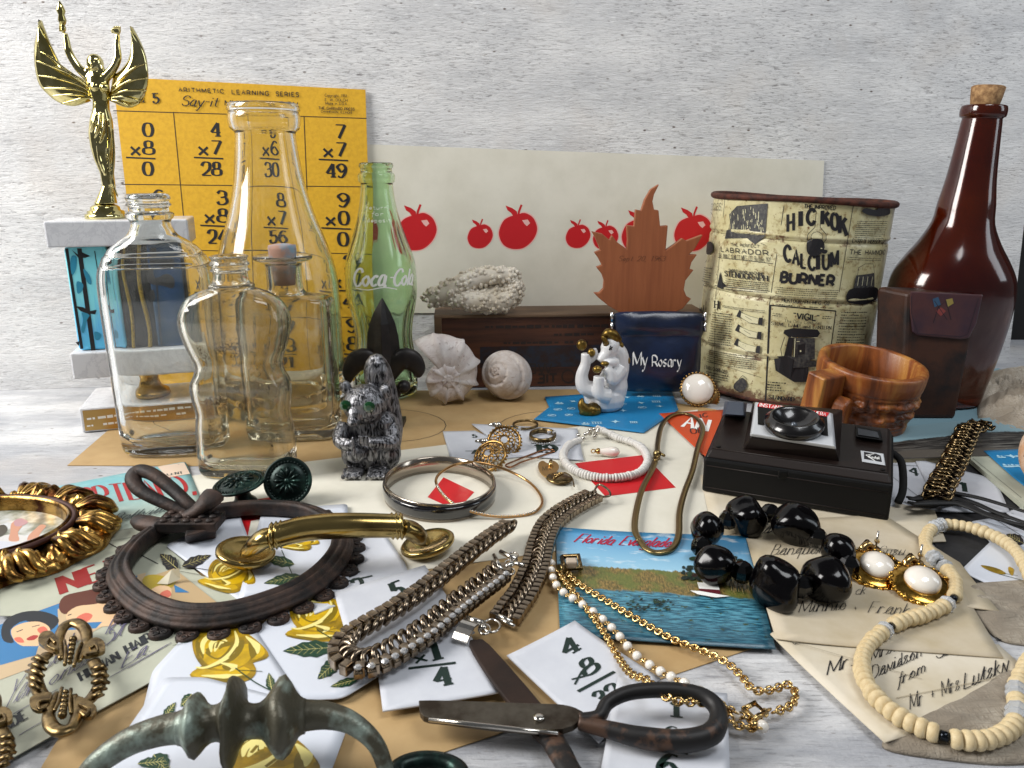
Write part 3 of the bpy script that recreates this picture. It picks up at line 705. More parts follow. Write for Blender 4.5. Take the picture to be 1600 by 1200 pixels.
def f7(p):
    p.text('19', (838, 707), (868, 708), (837, 695), 'serif', .22, gap=1.5); p.rib([(830, 693), (876, 696)], .1); p.text('9', (787, 672), (799, 672), (787, 666), 'serif', .22)
flash('flash card reading 19 beneath the two rings', [(737, 662), (902, 670), (912, 719), (800, 711)], .22, f7)

# printed picture postcard
def glades():
    m = N('lake_postcard'); sep = m.n('ShaderNodeSeparateXYZ'); m.l(m.tc.outputs['UV'], sep.inputs[0]); v = sep.outputs[1]; u = sep.outputs[0]
    wob = m.math('MULTIPLY', m.math('SUBTRACT', m.noise(7, 5, .7, co='UV'), .5), .10); vv = m.math('ADD', v, wob)
    sky = m.ramp(v, [(.55, '9fcbe0'), (1., '3f92c4')]); cl = m.noise(5, 5, .6, (1, 2.6, 1), co='UV'); sky = m.mix(m.ramp(cl, [(.55, 0.), (.68, .85)]), sky, 'dfe9ee')
    wat = m.mix(m.ramp(m.noise(26, 4, .6, (.5, 4, 1), co='UV'), [(.42, 0.), (.60, 1.)]), '1f4f63', '5a9bb0')
    wat = m.mix(m.ramp(m.noise(18, 3, .7, (1, 2, 1), co='UV'), [(.62, 0.), (.66, 1.)]), wat, '3c4a26'); wat = m.mix(m.ramp(v, [(.0, .75), (.22, 0.)]), wat, '143a4c')
    gr = m.mix(m.ramp(m.noise(60, 4, .7, (1.6, .5, 1), co='UV'), [(.4, 0.), (.62, 1.)]), '4f4a26', '9a7f48'); gr = m.mix(m.ramp(m.noise(9, 2, .5, co='UV'), [(.45, 0.), (.6, .7)]), gr, '5d6f33')
    c = m.mix(m.ramp(vv, [(.385, 0.), (.40, 1.)]), wat, gr); top = m.math('ADD', v, m.math('MULTIPLY', m.math('SUBTRACT', m.noise(40, 3, .6, (1, .2, 1), co='UV'), .5), .05))
    c = m.mix(m.ramp(top, [(.60, 0.), (.61, 1.)]), c, sky); m.set(Base_Color=c, Roughness=.3); return m.mat
t, pl = paper('picture_postcard', 'colour postcard of blue water, reeds and a red boat under the gold chains', 'postcard', [(868, 826), (1168, 840), (1212, 1016), (875, 993)], .24, glades())
p = Pr(pl); p.text('Florida', (897, 848), (955, 852), (901, 835), 'script', .16, 0, slant=.35, gap=1.6); p.text('Everglades', (967, 852), (1052, 856), (970, 838), 'script', .16, 0, slant=.35, gap=1.6)
rt = random.Random(3)
for _ in range(90):
    x = rt.uniform(1066, 1166); y = 905 - rt.random() ** 1.2 * (34 if x > 1080 else 20); r_ = rt.uniform(2.5, 6); p.poly([(x + r_ * math.cos(a) * rt.uniform(.6, 1.3), y + .7 * r_ * math.sin(a) * rt.uniform(.6, 1.3)) for a in [k * .9 for k in range(7)]], rt.choice((1, 1, 4, 5)))
for _ in range(70): x = rt.uniform(1140, 1180); y = 912 + rt.uniform(-8, 14) + (x - 1140) * .2; p.rib([(x, y), (x + rt.uniform(-3, 3), y - rt.uniform(6, 14))], .03, rt.choice((6, 6, 4)))
for _ in range(60): x = rt.uniform(975, 1050); y = 947 + rt.uniform(-9, 9); p.poly([(x, y), (x + 3, y - 1.4), (x + 6, y), (x + 2, y + 1.3)], rt.choice((4, 1)))
p.poly([(1090, 914), (1122, 917), (1126, 930), (1112, 936), (1094, 930)], 2); p.poly([(1089, 912), (1122, 915), (1124, 924), (1092, 922)], 3); p.poly([(1078, 925), (1094, 926), (1140, 934), (1118, 936), (1090, 931)], 3)
p.rib([(1100, 920), (1098, 893)], .06, 3); p.done('printed_boat_and_title', [ink('title_red', 'a81a3c'), ink('tree_dark', '15251d'), ink('boat_maroon', '5c1420'), WHITEINK, ink('tree_green', '26402a'), ink('tree_brown', '3a2118'), ink('reed_straw', 'a58f5c')], t)

# blue card under the unicorn, orange card
BLUE = mat('blue_printed_card', '1e7bb0', .4)
def icons(p, quad, nx, ny, rnd, mi=0):
    a, b_, c, d = [V(q + (0,)) for q in quad]
    for i in range(nx):
        for j in range(ny):
            u, v = (i + .5 + rnd.uniform(-.15, .15)) / nx, (j + .5 + rnd.uniform(-.15, .15)) / ny; q = a.lerp(b_, u).lerp(d.lerp(c, u), v)
            k = .5; c2 = p.s.a(q.x, q.y); r = rnd.uniform(.30, .42); an = rnd.uniform(0, 6.3); kind = rnd.randrange(4)
            if kind == 0:   # ship
                p.poly2([c2 + V((x * r, y * r)) for x, y in ((-1, 0), (1.1, 0), (.7, -.6), (-.7, -.6))], mi); p.poly2([c2 + V((x * r, y * r)) for x, y in ((-.6, .15), (.1, .2), (0, 1.1), (-.4, .9))], mi); p.poly2([c2 + V((x * r, y * r)) for x, y in ((.2, .15), (.8, .2), (.5, .9))], mi)
            elif kind == 1:
                p.rib2([c2 + V((math.cos(a_) * r, math.sin(a_) * r * .8)) for a_ in [k_ * math.tau / 12 for k_ in range(13)]], .07, mi); p.rib2([c2 + V((-r * .6, -.1)), c2 + V((r * .5, .15))], .14, mi)
            elif kind == 2:
                for k_ in range(4): p.rib2([c2 + V(((k_ - 1.5) * r * .5, -r * .6)), c2 + V(((k_ - 1.5) * r * .5, r * .5))], .07, mi)
                p.rib2([c2 + V((-r, r * .55)), c2 + V((r, r * .55))], .1, mi); p.rib2([c2 + V((-r, -r * .6)), c2 + V((r, -r * .6))], .06, mi)
            else:
                p.poly2([c2 + V((math.cos(an + x) * r * y, math.sin(an + x) * r * y)) for x, y in ((0, 1.2), (.5, .4), (1.5, 1), (2.2, .4), (3.1, 1.1), (3.9, .4), (4.7, 1), (5.6, .5))], mi)
PALEB = ink('pale_blue_print', 'a8cfe0')
t, pl = paper('blue_card', 'blue card printed with white ships and animals under the unicorn figurine', 'card', [(834, 655), (858, 636), (851, 620), (1048, 606), (1060, 640), (1006, 676)], .22, BLUE)
p = Pr(pl); icons(p, [(862, 626), (1040, 612), (1040, 640), (850, 655)], 7, 3, random.Random(5)); icons(p, [(870, 655), (1000, 648), (1000, 672), (920, 668)], 4, 1, random.Random(6)); p.done('printed_icons', PALEB, t)
ORANGE = mat('orange_card', 'c4481f', .5)
t, pl = paper('orange_card', 'orange red card with white letter A beside the camera', 'card', [(1030, 646), (1130, 640), (1120, 725), (1096, 708)], .24, ORANGE)
p = Pr(pl); p.text('AN', (1066, 667), (1104, 674), (1073, 650), 'mono', .22, 0); p.text('OF', (1080, 678), (1100, 676), (1078, 670), 'mono', .12, 1); p.text('1C', (1094, 654), (1106, 651), (1092, 648), 'mono', .12, 1)
p.done('lettering', [WHITEINK, BLACK], t)

# envelopes
CREASE = ink('envelope_crease', 'a3977f')
t, pl = paper('envelope', 'pale envelope sticking out in front of the camera', 'envelope', [(1094, 742), (1200, 740), (1460, 800), (1478, 848), (1300, 850), (1108, 808)], .14, BUFF2)
t, pl = paper('envelope', 'buff envelope with a line of pen behind the black beads', 'envelope', [(1085, 838), (1140, 815), (1380, 805), (1500, 880), (1560, 960), (1200, 900)], .20, BUFF)
p = Pr(pl); p.text('Castle', (1178, 836), (1236, 828), (1178, 820), 'script', .07, 0, slant=.4, join=True); p.rib([(1120, 842), (1172, 828)], .03); p.done('pen_writing', BLACK, t)
t, pl = paper('envelope', 'buff envelope addressed in pen under the cream bead necklace loop', 'envelope', [(1203, 994), (1250, 965), (1560, 1008), (1608, 1050), (1560, 1098), (1382, 1164)], .24, BUFF2)
p = Pr(pl)
HW = dict(slant=.35, join=True)
p.text('Mr.', (1292, 1056), (1332, 1040), (1289, 1036), 'script', .055, **HW); p.text('+ Mrs.', (1340, 1042), (1398, 1018), (1336, 1026), 'script', .055, **HW)
p.text('Davidson', (1362, 1062), (1440, 1026), (1357, 1044), 'script', .055, **HW); p.text('Sm.', (1462, 1030), (1502, 1018), (1458, 1012), 'script', .055, **HW)
p.text('from', (1402, 1072), (1446, 1050), (1398, 1056), 'script', .055, **HW)
p.text('Mr + Mrs', (1422, 1110), (1500, 1078), (1414, 1088), 'script', .055, **HW); p.text('Lutsky', (1506, 1078), (1576, 1048), (1500, 1056), 'script', .055, **HW)
[p.rib(q, .03, 1) for q in ([(1215, 1000), (1440, 1062)], [(1600, 1052), (1400, 1092)])]; p.text('GARD', (1240, 1010), (1258, 1006), (1238, 1005), 'mono', .16); p.done('pen_writing', [BLACK, CREASE], t)
t, pl = paper('envelope', 'buff envelope written in pen beneath the pearl earrings', 'envelope', [(1166, 843), (1400, 858), (1500, 915), (1568, 1028), (1212, 1002)], .30, BUFF)
p = Pr(pl)
p.text('Banquet', (1204, 868), (1282, 866), (1201, 852), 'script', .055, **HW); p.text('for Susu', (1330, 868), (1412, 868), (1328, 854), 'script', .055, **HW)
p.text('Minnie', (1248, 958), (1320, 954), (1243, 940), 'script', .055, **HW); p.text('+', (1334, 956), (1341, 956), (1332, 944), 'mono', .05); p.text('Frank', (1356, 958), (1420, 962), (1352, 940), 'script', .055, **HW)
p.text('ck', (1336, 930), (1352, 929), (1333, 917), 'script', .055, **HW); p.done('pen_writing', BLACK, t)

# right-hand side: book, cloths, dark cover, cards
paper('pale_blue_sheet', 'pale blue sheet under the leather case and brown bottle', 'paper', [(1380, 690), (1400, 600), (1560, 575), (1700, 640), (1680, 700)], .08, ink('faded_blue_paper', '7fa0ac'))
NEWS = mat('black_cloth_cover', '1d1d20', .8, var='0f0f11', vs=120, bump=.004, bs=900)
t, pl = paper('dark_cover', 'black woven cover lying under the cream bead necklace at right', 'book cover', [(1404, 742), (1500, 705), (1640, 735), (1660, 985), (1560, 1000), (1490, 905)], .10, NEWS)
def linen(name, c1, c2):
    m = N(name); a = m.noise(1500, 2, .5, (1, .12, 1)); b_ = m.noise(1500, 2, .5, (.12, 1, 1)); w_ = m.math('MAXIMUM', a, b_)
    m.set(Base_Color=m.mix(m.ramp(w_, [(.45, 0.), (.68, 1.)]), m.mix(m.ramp(m.noise(30, 4), [(.4, 0.), (.6, 1.)]), c2, c1), c2), Roughness=.95); m.bump(w_, .0007, 1); return m.mat
LIN = linen('linen_cloth', 'b0a798', '857b6d'); LIN2 = linen('pale_linen_cloth', 'cfc5b6', '9d907f')
def cloth(label, outline, z, mt, seed, amp=.5, n=26):
    rnd = random.Random(seed); pts = [P(x, y, 0) for x, y in outline]; c = sum(pts, V((0, 0, 0))) / len(pts); ed = spl(pts, 10, True)
    b_ = B(); K = 22; rs = []
    from mathutils import noise as nz
    for k in range(K, -1, -1):
        ring = []
        for q in ed:
            s_ = k / K; r_ = c.lerp(q, s_); hgt = z + amp * (1 - s_ ** 3) * (.45 + .7 * nz.noise(V((r_.x * .28 + seed, r_.y * .5, 0))) + .55 * (1 - abs(nz.noise(V((r_.x * .35, r_.y * 1.5, seed))) * 3)) * .5 + .2 * math.sin(r_.y * 5.2 + r_.x * 1.3 + 2 * nz.noise(V((r_.x * .5, r_.y * .5, 3))))) if k < K else z * .2
            ring.append(V((r_.x, r_.y, max(.12, hgt))))
        rs.append(ring)
    bt = [V((q.x, q.y, .02)) for q in rs[0]]
    b_.rings([bt] + rs, False, True); return obj('cloth', b_, mt, label=label, cat='cloth')
cloth('pale linen cloth bunched beside the foot of the brown bottle', [(1530, 660), (1536, 600), (1560, 585), (1640, 590), (1700, 640), (1680, 700), (1600, 690)], .4, LIN2, 3, 1.5)
cloth('grey linen cloth on the black cover at the right edge', [(1500, 925), (1560, 912), (1650, 915), (1680, 1000), (1600, 1010), (1545, 990)], .15, LIN, 4, .4)
cloth('linen cloth under the lower loop of the cream bead necklace', [(1378, 1168), (1440, 1125), (1520, 1085), (1600, 1040), (1700, 1050), (1720, 1170), (1600, 1196), (1480, 1190)], .2, LIN, 5, .35)
def bookm():
    m = N('book_cover'); sep = m.n('ShaderNodeSeparateXYZ'); m.l(m.tc.outputs['UV'], sep.inputs[0]); v = m.math('ADD', sep.outputs[1], m.math('MULTIPLY', m.math('SUBTRACT', m.noise(6, 5, .7, (2, .4, 1), co='UV'), .5), .12))
    c = m.mix(m.ramp(v, [(.47, 0.), (.5, 1.)]), m.mix(m.ramp(m.noise(14, 4, .7, (.3, 6, 1), co='UV'), [(.5, 0.), (.6, 1.)]), '121214', '77746e'), '86a4ae')
    c = m.mix(m.ramp(sep.outputs[1], [(.14, 1.), (.16, 0.)]), c, '5c5750'); m.set(Base_Color=c, Roughness=.35); return m.mat
b = B(); tp = [P(1380, 716, .55), P(1700, 708, .55), P(1660, 640, .55), P(1400, 668, .55)]; b.hexa([V((q.x, q.y, .47)) for q in tp], tp); b.uv = [(0, 0), (1, 0), (1, 1), (0, 1)] * 2
t = thing('book', 'book with blue and black photo cover under the filigree bracelet', 'book', P(1500, 680, 0)); obj('cover', b, bookm(), t)
b = B(); b.hexa([V((q.x, q.y + .1, .02)) for q in tp], [V((q.x, q.y + .1, .46)) for q in tp]); obj('page_block', b, mat('book_pages', 'b5a98a', .8, var='8f8468', vs=30, st=(.1, .1, 14)), t)
def f8(p): p.text('4', (1401, 718), (1420, 722), (1400, 704), 'mono', .14); p.rib([(1395, 727), (1450, 729)], .06); p.text('4', (1422, 740), (1436, 745), (1420, 728), 'mono', .14); p.rib([(1390, 742), (1440, 780)], .03)
flash('flash card with two 4s behind the camera corner', [(1385, 702), (1424, 700), (1478, 760), (1480, 800), (1380, 790)], .16, f8, 'flash cards right of the camera')
flash('flash card with a 1 under the filigree bracelet', [(1428, 716), (1555, 748), (1578, 800), (1470, 800)], .22, lambda p: (p.text('1', (1502, 768), (1514, 769), (1500, 754), 'mono', .2), p.rib([(1490, 772), (1532, 779)], .06)), 'flash cards right of the camera')
flash('small plain card corner beneath the black ribbon tails', [(1572, 800), (1604, 790), (1640, 830), (1590, 815)], .2, lambda p: p.rib([(1580, 802), (1584, 803)], .03), 'flash cards right of the camera')
t, pl = paper('blue_card', 'blue printed card at the right edge behind the striped shell', 'card', [(1537, 704), (1640, 700), (1640, 790), (1584, 746)], .6, BLUE); p = Pr(pl)
icons(p, [(1550, 708), (1620, 706), (1620, 740), (1575, 735)], 4, 2, random.Random(9)); p.done('printed_icons', PALEB, t)
t, pl = paper('folded_paper', 'grey green folded paper between the bracelet and blue card', 'paper', [(1510, 712), (1545, 706), (1650, 790), (1600, 790)], .5, GREENGREY, th=.3)
p = Pr(pl); p.rib([(1520, 716), (1596, 778)], .04); p.done('fold_lines', GREYINK, t)
def d6(p):
    A = [(1532, 884), (1545, 885), (1562, 890), (1572, 897), (1560, 897), (1545, 892)]; p.poly(A, 2, 3); p.rib([(1560, 897), (1600, 908)], .05, 0); p.rib([(1560, 895), (1590, 900)], .03, 0); p.poly([(1576, 886), (1584, 890), (1582, 900), (1576, 894)], 2, 3)
rose_card('playing card with a yellow bud at the right edge', [(1500, 892), (1556, 838), (1640, 870), (1690, 960), (1615, 945)], .18, d6, 'rose playing cards at right')
def d7(p):
    rleaf(p, (1560, 845), (1545, 830), 9, 5); rleaf(p, (1600, 850), (1572, 835), 9, 5); p.rib([(1555, 812), (1600, 840)], .04, 5); p.rib([(1535, 815), (1590, 830)], .03, 5)
rose_card('playing card with dark leaves below the black ribbon tails', [(1515, 815), (1560, 808), (1660, 830), (1660, 880), (1570, 870)], .16, d7, 'rose playing cards at right')
# ================================================================== BACK ROW
CLEAR = glass('clear_glass', 'fbfdfb', bump=.010, bs=45, haze=.05)
CLEAR2 = glass('old_clear_glass', 'f6f3e6', bump=.014, bs=60, haze=.10)
GREEN_G = glass('pale_green_glass', 'dcf3d6', bump=.012, bs=40, haze=.05)
CORK = mat('cork', 'b48f63', .9, var='7b5a3a', vs=260, vr=(.35, .6), bump=.02, bs=500)
def ring(c, a, b_, z, n, p, yaw, dx=0):
    out = []; cy_, sy_ = math.cos(yaw), math.sin(yaw)
    for j in range(n):
        t = math.tau * j / n; x, y = math.cos(t), math.sin(t)
        if p != 2: x, y = math.copysign(abs(x) ** (2 / p), x), math.copysign(abs(y) ** (2 / p), y)
        x = x * a + dx; y = y * b_; out.append(V((c[0] + x * cy_ - y * sy_, c[1] + x * sy_ + y * cy_, z)))
    return out
def bottle(c, prof, wall, base, n=64, yaw=0, z0=.1, lip=.35):
    """prof rows: z, half width, half depth, squareness; the wall runs up outside, over the lip and down inside"""
    rows = [tuple(V((k[0], k[1], k[2])) for k in prof)]; P3 = spl([V((k[0], k[1], k[2])) for k in prof], 3); PW = spl([V((k[3], 0, 0)) for k in prof], 3)
    rs = [ring(c, prof[0][1] * .55, prof[0][2] * .55, z0 + .12, n, prof[0][3], yaw), ring(c, prof[0][1] * .8, prof[0][2] * .8, z0 + .0, n, prof[0][3], yaw)]
    for k, q in zip(P3, PW): rs.append(ring(c, k.y, k.z, z0 + k.x, n, q.x, yaw))
    zt = prof[-1][0]; r_ = prof[-1][1]
    rs.append(ring(c, r_ - lip * .3, prof[-1][2] - lip * .3, z0 + zt + lip * .18, n, 2, yaw)); rs.append(ring(c, r_ - lip * .8, prof[-1][2] - lip * .8, z0 + zt + lip * .05, n, 2, yaw))
    for k, q in list(zip(P3, PW))[::-1]:
        if k.x > zt - .25 or k.x < base + .15: continue
        wl = wall * (1 if k.y > r_ * 1.5 else .9); neck = min(k.y - wl, 99); rs.append(ring(c, max(.3, neck), max(.3, k.z - wl), z0 + k.x, n, q.x, yaw))
    a, b_ = rs[-1], rs[-1]; k = [q for q in P3 if q.x >= base][0]
    rs.append(ring(c, k.y * .72, k.z * .68, z0 + base, n, prof[0][3], yaw)); rs.append(ring(c, k.y * .3, k.z * .3, z0 + base + .08, n, 2, yaw))
    b = B(); b.rings(rs, False, True); return b

# milk bottle
cx, cy_ = wid(413 - 800, 62, 23), 62.
t = thing('milk_bottle', 'tall clear glass milk bottle, widest of the bottles in front of the yellow card', 'bottle', (cx, cy_, .1))
pr = [(0, 4.2, 4.2, 2), (.25, 4.75, 4.75, 2), (1, 4.9, 4.9, 2), (6, 4.9, 4.9, 2), (9.5, 4.85, 4.85, 2), (11.5, 4.65, 4.65, 2), (13.5, 4.1, 4.1, 2), (15.5, 3.4, 3.4, 2), (17.5, 2.85, 2.85, 2), (19.5, 2.5, 2.5, 2), (21.6, 2.28, 2.28, 2), (22.0, 2.3, 2.3, 2), (22.3, 2.6, 2.6, 2), (23.0, 2.72, 2.72, 2), (23.45, 2.6, 2.6, 2), (23.6, 2.72, 2.72, 2), (24.0, 2.62, 2.62, 2)]
obj('glass', bottle((cx, cy_), pr, .42, .9, 72), CLEAR, t)

# tall flask, left
cx, cy_ = wid(220 - 800, 50.5, 17), 51.6
t = thing('flask_bottle', 'empty clear flat flask with stepped shoulders in front of the trophy', 'bottle', (cx, cy_, .1))
pr = [(0, 3.1, 1.5, 3), (.3, 3.45, 1.85, 3.2), (1.5, 3.55, 1.95, 3.4), (6, 3.62, 2.0, 3.4), (10, 3.68, 2.0, 3.4), (12.0, 3.66, 2.0, 3.2), (12.9, 3.52, 1.9, 3.1), (13.0, 3.44, 1.85, 3.1), (13.6, 3.18, 1.8, 2.9), (13.7, 3.08, 1.75, 2.8), (14.15, 2.75, 1.7, 2.7), (14.6, 2.2, 1.5, 2.4), (15.0, 1.6, 1.35, 2.1), (15.5, 1.3, 1.28, 2), (15.9, 1.25, 1.25, 2), (16.15, 1.45, 1.45, 2), (16.4, 1.48, 1.48, 2), (16.55, 1.22, 1.22, 2), (16.8, 1.22, 1.22, 2), (16.95, 1.4, 1.4, 2), (17.15, 1.25, 1.25, 2), (17.35, 1.38, 1.38, 2), (17.6, 1.3, 1.3, 2)]
obj('glass', bottle((cx, cy_), pr, .38, .8, 72, R(8)), CLEAR, t)

# wavy bottle, front
cx, cy_ = wid(357 - 800, 47, 13.5), 47.2
t = thing('figured_bottle', 'clear curvy-waisted bottle with dirty residue inside, nearest of the glass bottles', 'bottle', (cx, cy_, .1))
def zpy(y, py): v = (600 - py) / F; return CAM_H + y * (v * cs - sn) / (cs + v * sn)
zz = lambda py: zpy(46.5, py)
pr = [(0, 2.6, 1.3, 4), (.25, 2.95, 1.6, 4), (1.2, 3.02, 1.7, 4), (zz(680), 2.98, 1.7, 4), (zz(650), 2.85, 1.6, 4), (zz(628), 2.98, 1.65, 4), (zz(605), 3.0, 1.7, 4), (zz(588), 2.68, 1.55, 4), (zz(572), 2.62, 1.5, 4), (zz(550), 2.95, 1.6, 4), (zz(525), 3.24, 1.7, 4), (zz(505), 3.32, 1.75, 4), (zz(485), 3.2, 1.7, 2.8), (zz(470), 2.75, 1.6, 2.6), (zz(460), 2.0, 1.4, 2.3), (zz(455), 1.4, 1.3, 2), (zz(450), 1.38, 1.38, 2), (zz(445), 1.1, 1.1, 2), (zz(430), 1.02, 1.02, 2), (zz(427), 1.2, 1.2, 2), (zz(422), 1.04, 1.04, 2), (zz(417), 1.2, 1.2, 2), (zz(411), 1.04, 1.04, 2), (zz(405), 1.16, 1.16, 2)]
obj('glass', bottle((cx, cy_), pr, .34, .7, 72, R(-4)), CLEAR2, t)
def residue():
    m = N('dirty_residue'); a = m.ramp(m.noise(90, 6, .75), [(.45, 0.), (.62, .55)]); a2 = m.ramp(m.noise(700, 3, .7), [(.5, 0.), (.58, .9)])
    g = m.ramp(m.noise(40, 2, .5), [(.50, 0.), (.60, 1.)]); al = m.math('MAXIMUM', m.math('MULTIPLY', a, .55), m.math('MULTIPLY', a2, g))
    al = m.math('MAXIMUM', al, .10); m.set(Base_Color=m.mix(g, 'c9bda0', '5c4a3a'), Roughness=.9, Alpha=al); return m.mat
b = B(); rs = []
for i in range(13):
    py = 470 + i * 20; z = zz(py); hw = [1.2, 2.0, 2.3, 2.3, 2.1, 1.9, 1.9, 2.1, 2.0, 2.0, 2.0, 2.0, 2.0][i]
    rs.append([V((cx + x * hw, cy_ - 1.05 + .25 * x * x, z + .1)) for x in [k / 6 - 1 for k in range(13)]])
b.add([p_ for r_ in rs for p_ in r_], [(i * 13 + j, i * 13 + j + 1, (i + 1) * 13 + j + 1, (i + 1) * 13 + j) for i in range(12) for j in range(12)]); obj('residue_film', b, residue(), t)

# apothecary bottle with cork
cx, cy_ = wid(443 - 800, 55, 13), 54.9
t = thing('apothecary_bottle', 'square shouldered clear bottle with flared lip and stained cork between two glass bottles', 'bottle', (cx, cy_, .1))
z2 = lambda py: zpy(54.5, py)
pr = [(0, 2.9, 1.6, 4), (.3, 3.25, 2.0, 4.5), (2, 3.3, 2.05, 4.5), (6, 3.3, 2.05, 4.5), (z2(490), 3.32, 2.05, 4.5), (z2(474), 3.25, 2.0, 4), (z2(468), 2.9, 1.9, 3.5), (z2(464), 2.0, 1.7, 2.5), (z2(460), 1.45, 1.4, 2), (z2(450), 1.25, 1.25, 2), (z2(425), 1.25, 1.25, 2), (z2(415), 1.3, 1.3, 2), (z2(411), 1.7, 1.7, 2), (z2(408), 2.0, 2.0, 2), (z2(403), 2.05, 2.05, 2)]
obj('glass', bottle((cx, cy_), pr, .34, .8, 72, R(4)), CLEAR2, t)
b = B(); b.lathe([(.74, z2(448)), (.82, z2(430)), (.92, z2(410)), (.98, z2(392)), (.95, z2(386)), (.5, z2(384))], (cx, cy_, .1), 24)
obj('cork', b, mat('blue_stained_cork', '7f97a6', .9, var='b08a78', vs=40, vr=(.45, .55), bump=.03, bs=400), t)

# fluted green soda bottle
cx, cy_ = wid(586 - 800, 65.5, 19.5), 66.0
t = thing('soda_bottle', 'green fluted glass soda bottle with white script lettering behind the iron finial', 'bottle', (cx, cy_, .1))
pr = [(0, 2.4, 2.4, 2), (.25, 2.75, 2.75, 2), (1.2, 2.85, 2.85, 2), (3, 2.75, 2.75, 2), (5, 2.5, 2.5, 2), (6.5, 2.6, 2.6, 2), (8.3, 2.95, 2.95, 2), (9.5, 3.05, 3.05, 2), (11.3, 2.98, 2.98, 2), (12.2, 2.8, 2.8, 2), (13.5, 2.35, 2.35, 2), (15, 1.85, 1.85, 2), (16.5, 1.5, 1.5, 2), (18, 1.32, 1.32, 2), (18.3, 1.48, 1.48, 2), (18.8, 1.52, 1.52, 2), (19.05, 1.3, 1.3, 2), (19.3, 1.3, 1.3, 2), (19.5, 1.42, 1.42, 2), (19.75, 1.35, 1.35, 2)]
b = bottle((cx, cy_), pr, .38, .9, 80)
for v_ in b.v:                                      # flutes above and below the label band
    dx, dy = v_.x - cx, v_.y - cy_; r_ = math.hypot(dx, dy); z = v_.z
    if r_ > .5:
        amt = .13 * max(0, min(1, (8.6 - z) / .6, (z - 1.2) / .8)) + .07 * max(0, min(1, (z - 11.8) / .6, (15.4 - z) / 1.5)); an = math.atan2(dy, dx)
        k_ = 1 - amt * (1 - abs(math.cos(an * 5))) / r_ * 1.2; v_.x = cx + dx * k_; v_.y = cy_ + dy * k_
obj('glass', b, GREEN_G, t)
def sodar(z):
    z -= .1; q = [(k[0], k[1]) for k in pr]
    for (a, ra), (c_, rc) in zip(q, q[1:]):
        if a <= z <= c_: return ra + (rc - ra) * (z - a) / (c_ - a) + .03
    return 2.9
cl = Cyl((cx, cy_, 5), sodar); p = Pr(cl, .02)
p.text('Coca', (553, 446), (602, 446), (551, 420), 'script', .2, 0, slant=.3, gap=1.5); p.text('-Cola', (606, 446), (644, 444), (606, 421), 'script', .2, 0, slant=.3, gap=1.2)
p.rib([(556, 450), (575, 453), (600, 449), (620, 452)], .08, 0, 3); p.text('return', (572, 327), (606, 327), (572, 321), 'mono', .13); p.text('for', (580, 337), (600, 337), (580, 331), 'mono', .13); p.text('deposit', (574, 347), (610, 347), (574, 341), 'mono', .13)
p.done('white_lettering', WHITEINK, t)

# ------------------------------------------------------------------ trophy
MARB = N('white_marble'); MARB.set(Base_Color=MARB.mix(MARB.ramp(MARB.noise(45, 5, .7, (1, 1, 1), dist=1.2), [(.46, 0.), (.5, .35), (.56, 0.)]), 'd9dadd', 'a9abb2'), Roughness=.22, Subsurface_Weight=.15, Subsurface_Radius=(.004, .004, .004)); MARB = MARB.mat
GOLD = mat('bright_gold_plate', 'd6cb94', .08, 1, var='b5a868', vs=90)
BRASS = mat('polished_brass', 'b8924a', .2, 1, var='8c6c30', vs=60, bump=.002, bs=500)
tx, ty, yaw = -32.6, 55.2, R(17)
def TR(x, y, z): return V((tx + x * math.cos(yaw) - y * math.sin(yaw), ty + x * math.sin(yaw) + y * math.cos(yaw), z))
t = thing('trophy', 'gold winged victory trophy on white marble tiers and an iridescent blue column', 'trophy', TR(4.4, 2.5, .02))
def tbox(name, x0, x1, y0, y1, z0, z1, mt, bev=.12):
    b = B(); b.hexa([TR(x0, y0, z0), TR(x1, y0, z0), TR(x1, y1, z0), TR(x0, y1, z0)], [TR(x0, y0, z1), TR(x1, y0, z1), TR(x1, y1, z1), TR(x0, y1, z1)]); return obj(name, b, mt, t, bev=bev)
tbox('marble_base', 0, 9.4, 0, 6.2, .06, 1.95, MARB); tbox('marble_block', -.1, 9.3, .3, 5.9, 4.15, 6.15, MARB); tbox('marble_cap', -.5, 9.0, .4, 5.8, 13.9, 15.75, MARB)
tbox('engraved_plate', .25, 9.2, -.04, 0, .2, 1.8, mat('brass_plate', 'b4935a', .3, 1), 0)
p = Pr(Plane(TR(0, -.045, 0), (TR(0, -1, 0) - TR(0, 0, 0)), (TR(1, 0, 0) - TR(0, 0, 0))), .004)
p.dashes([(135, 650), (300, 630), (300, 640), (135, 660)], 1, .9, .5); p.dashes([(135, 662), (300, 642), (300, 650), (135, 670)], 1, .7, .5); p.done('engraving', WHITEINK, t)
b = B(); b.lathe([(1.5, 1.95), (1.6, 2.1), (1.5, 2.4), (1.0, 2.7), (.8, 3.3), (.9, 3.9), (1.1, 4.15)], TR(4.6, 2.9, 0), 24); obj('pedestal', b, BRASS, t)
def holo():
    m = N('painted_iridescence'); sep = m.n('ShaderNodeSeparateXYZ'); m.l(m.tc.outputs['Object'], sep.inputs[0])
    c = m.ramp(m.math('ADD', m.math('MULTIPLY', sep.outputs[2], 7), m.math('MULTIPLY', m.noise(120, 2, .5, (2, 2, .1)), .6)), [(.2, 'b8f0cc'), (.6, '5cd2f0'), (.85, '66c2f4'), (1., '8ae6f2')])  # column's holographic reflection is put into the colour as a green-to-cyan ramp
    m.set(Base_Color=c, Roughness=.22, Metallic=.1); return m.mat
COLY = 1.0
tbox('iridescent_column', .35, 3.2, COLY, 4.6, 6.15, 13.9, holo(), .3)
tbox('dark_column', 3.2, 8.6, COLY + .35, 4.6, 6.15, 13.9, mat('black_mirror_film', '07090a', .12, .4), .2)
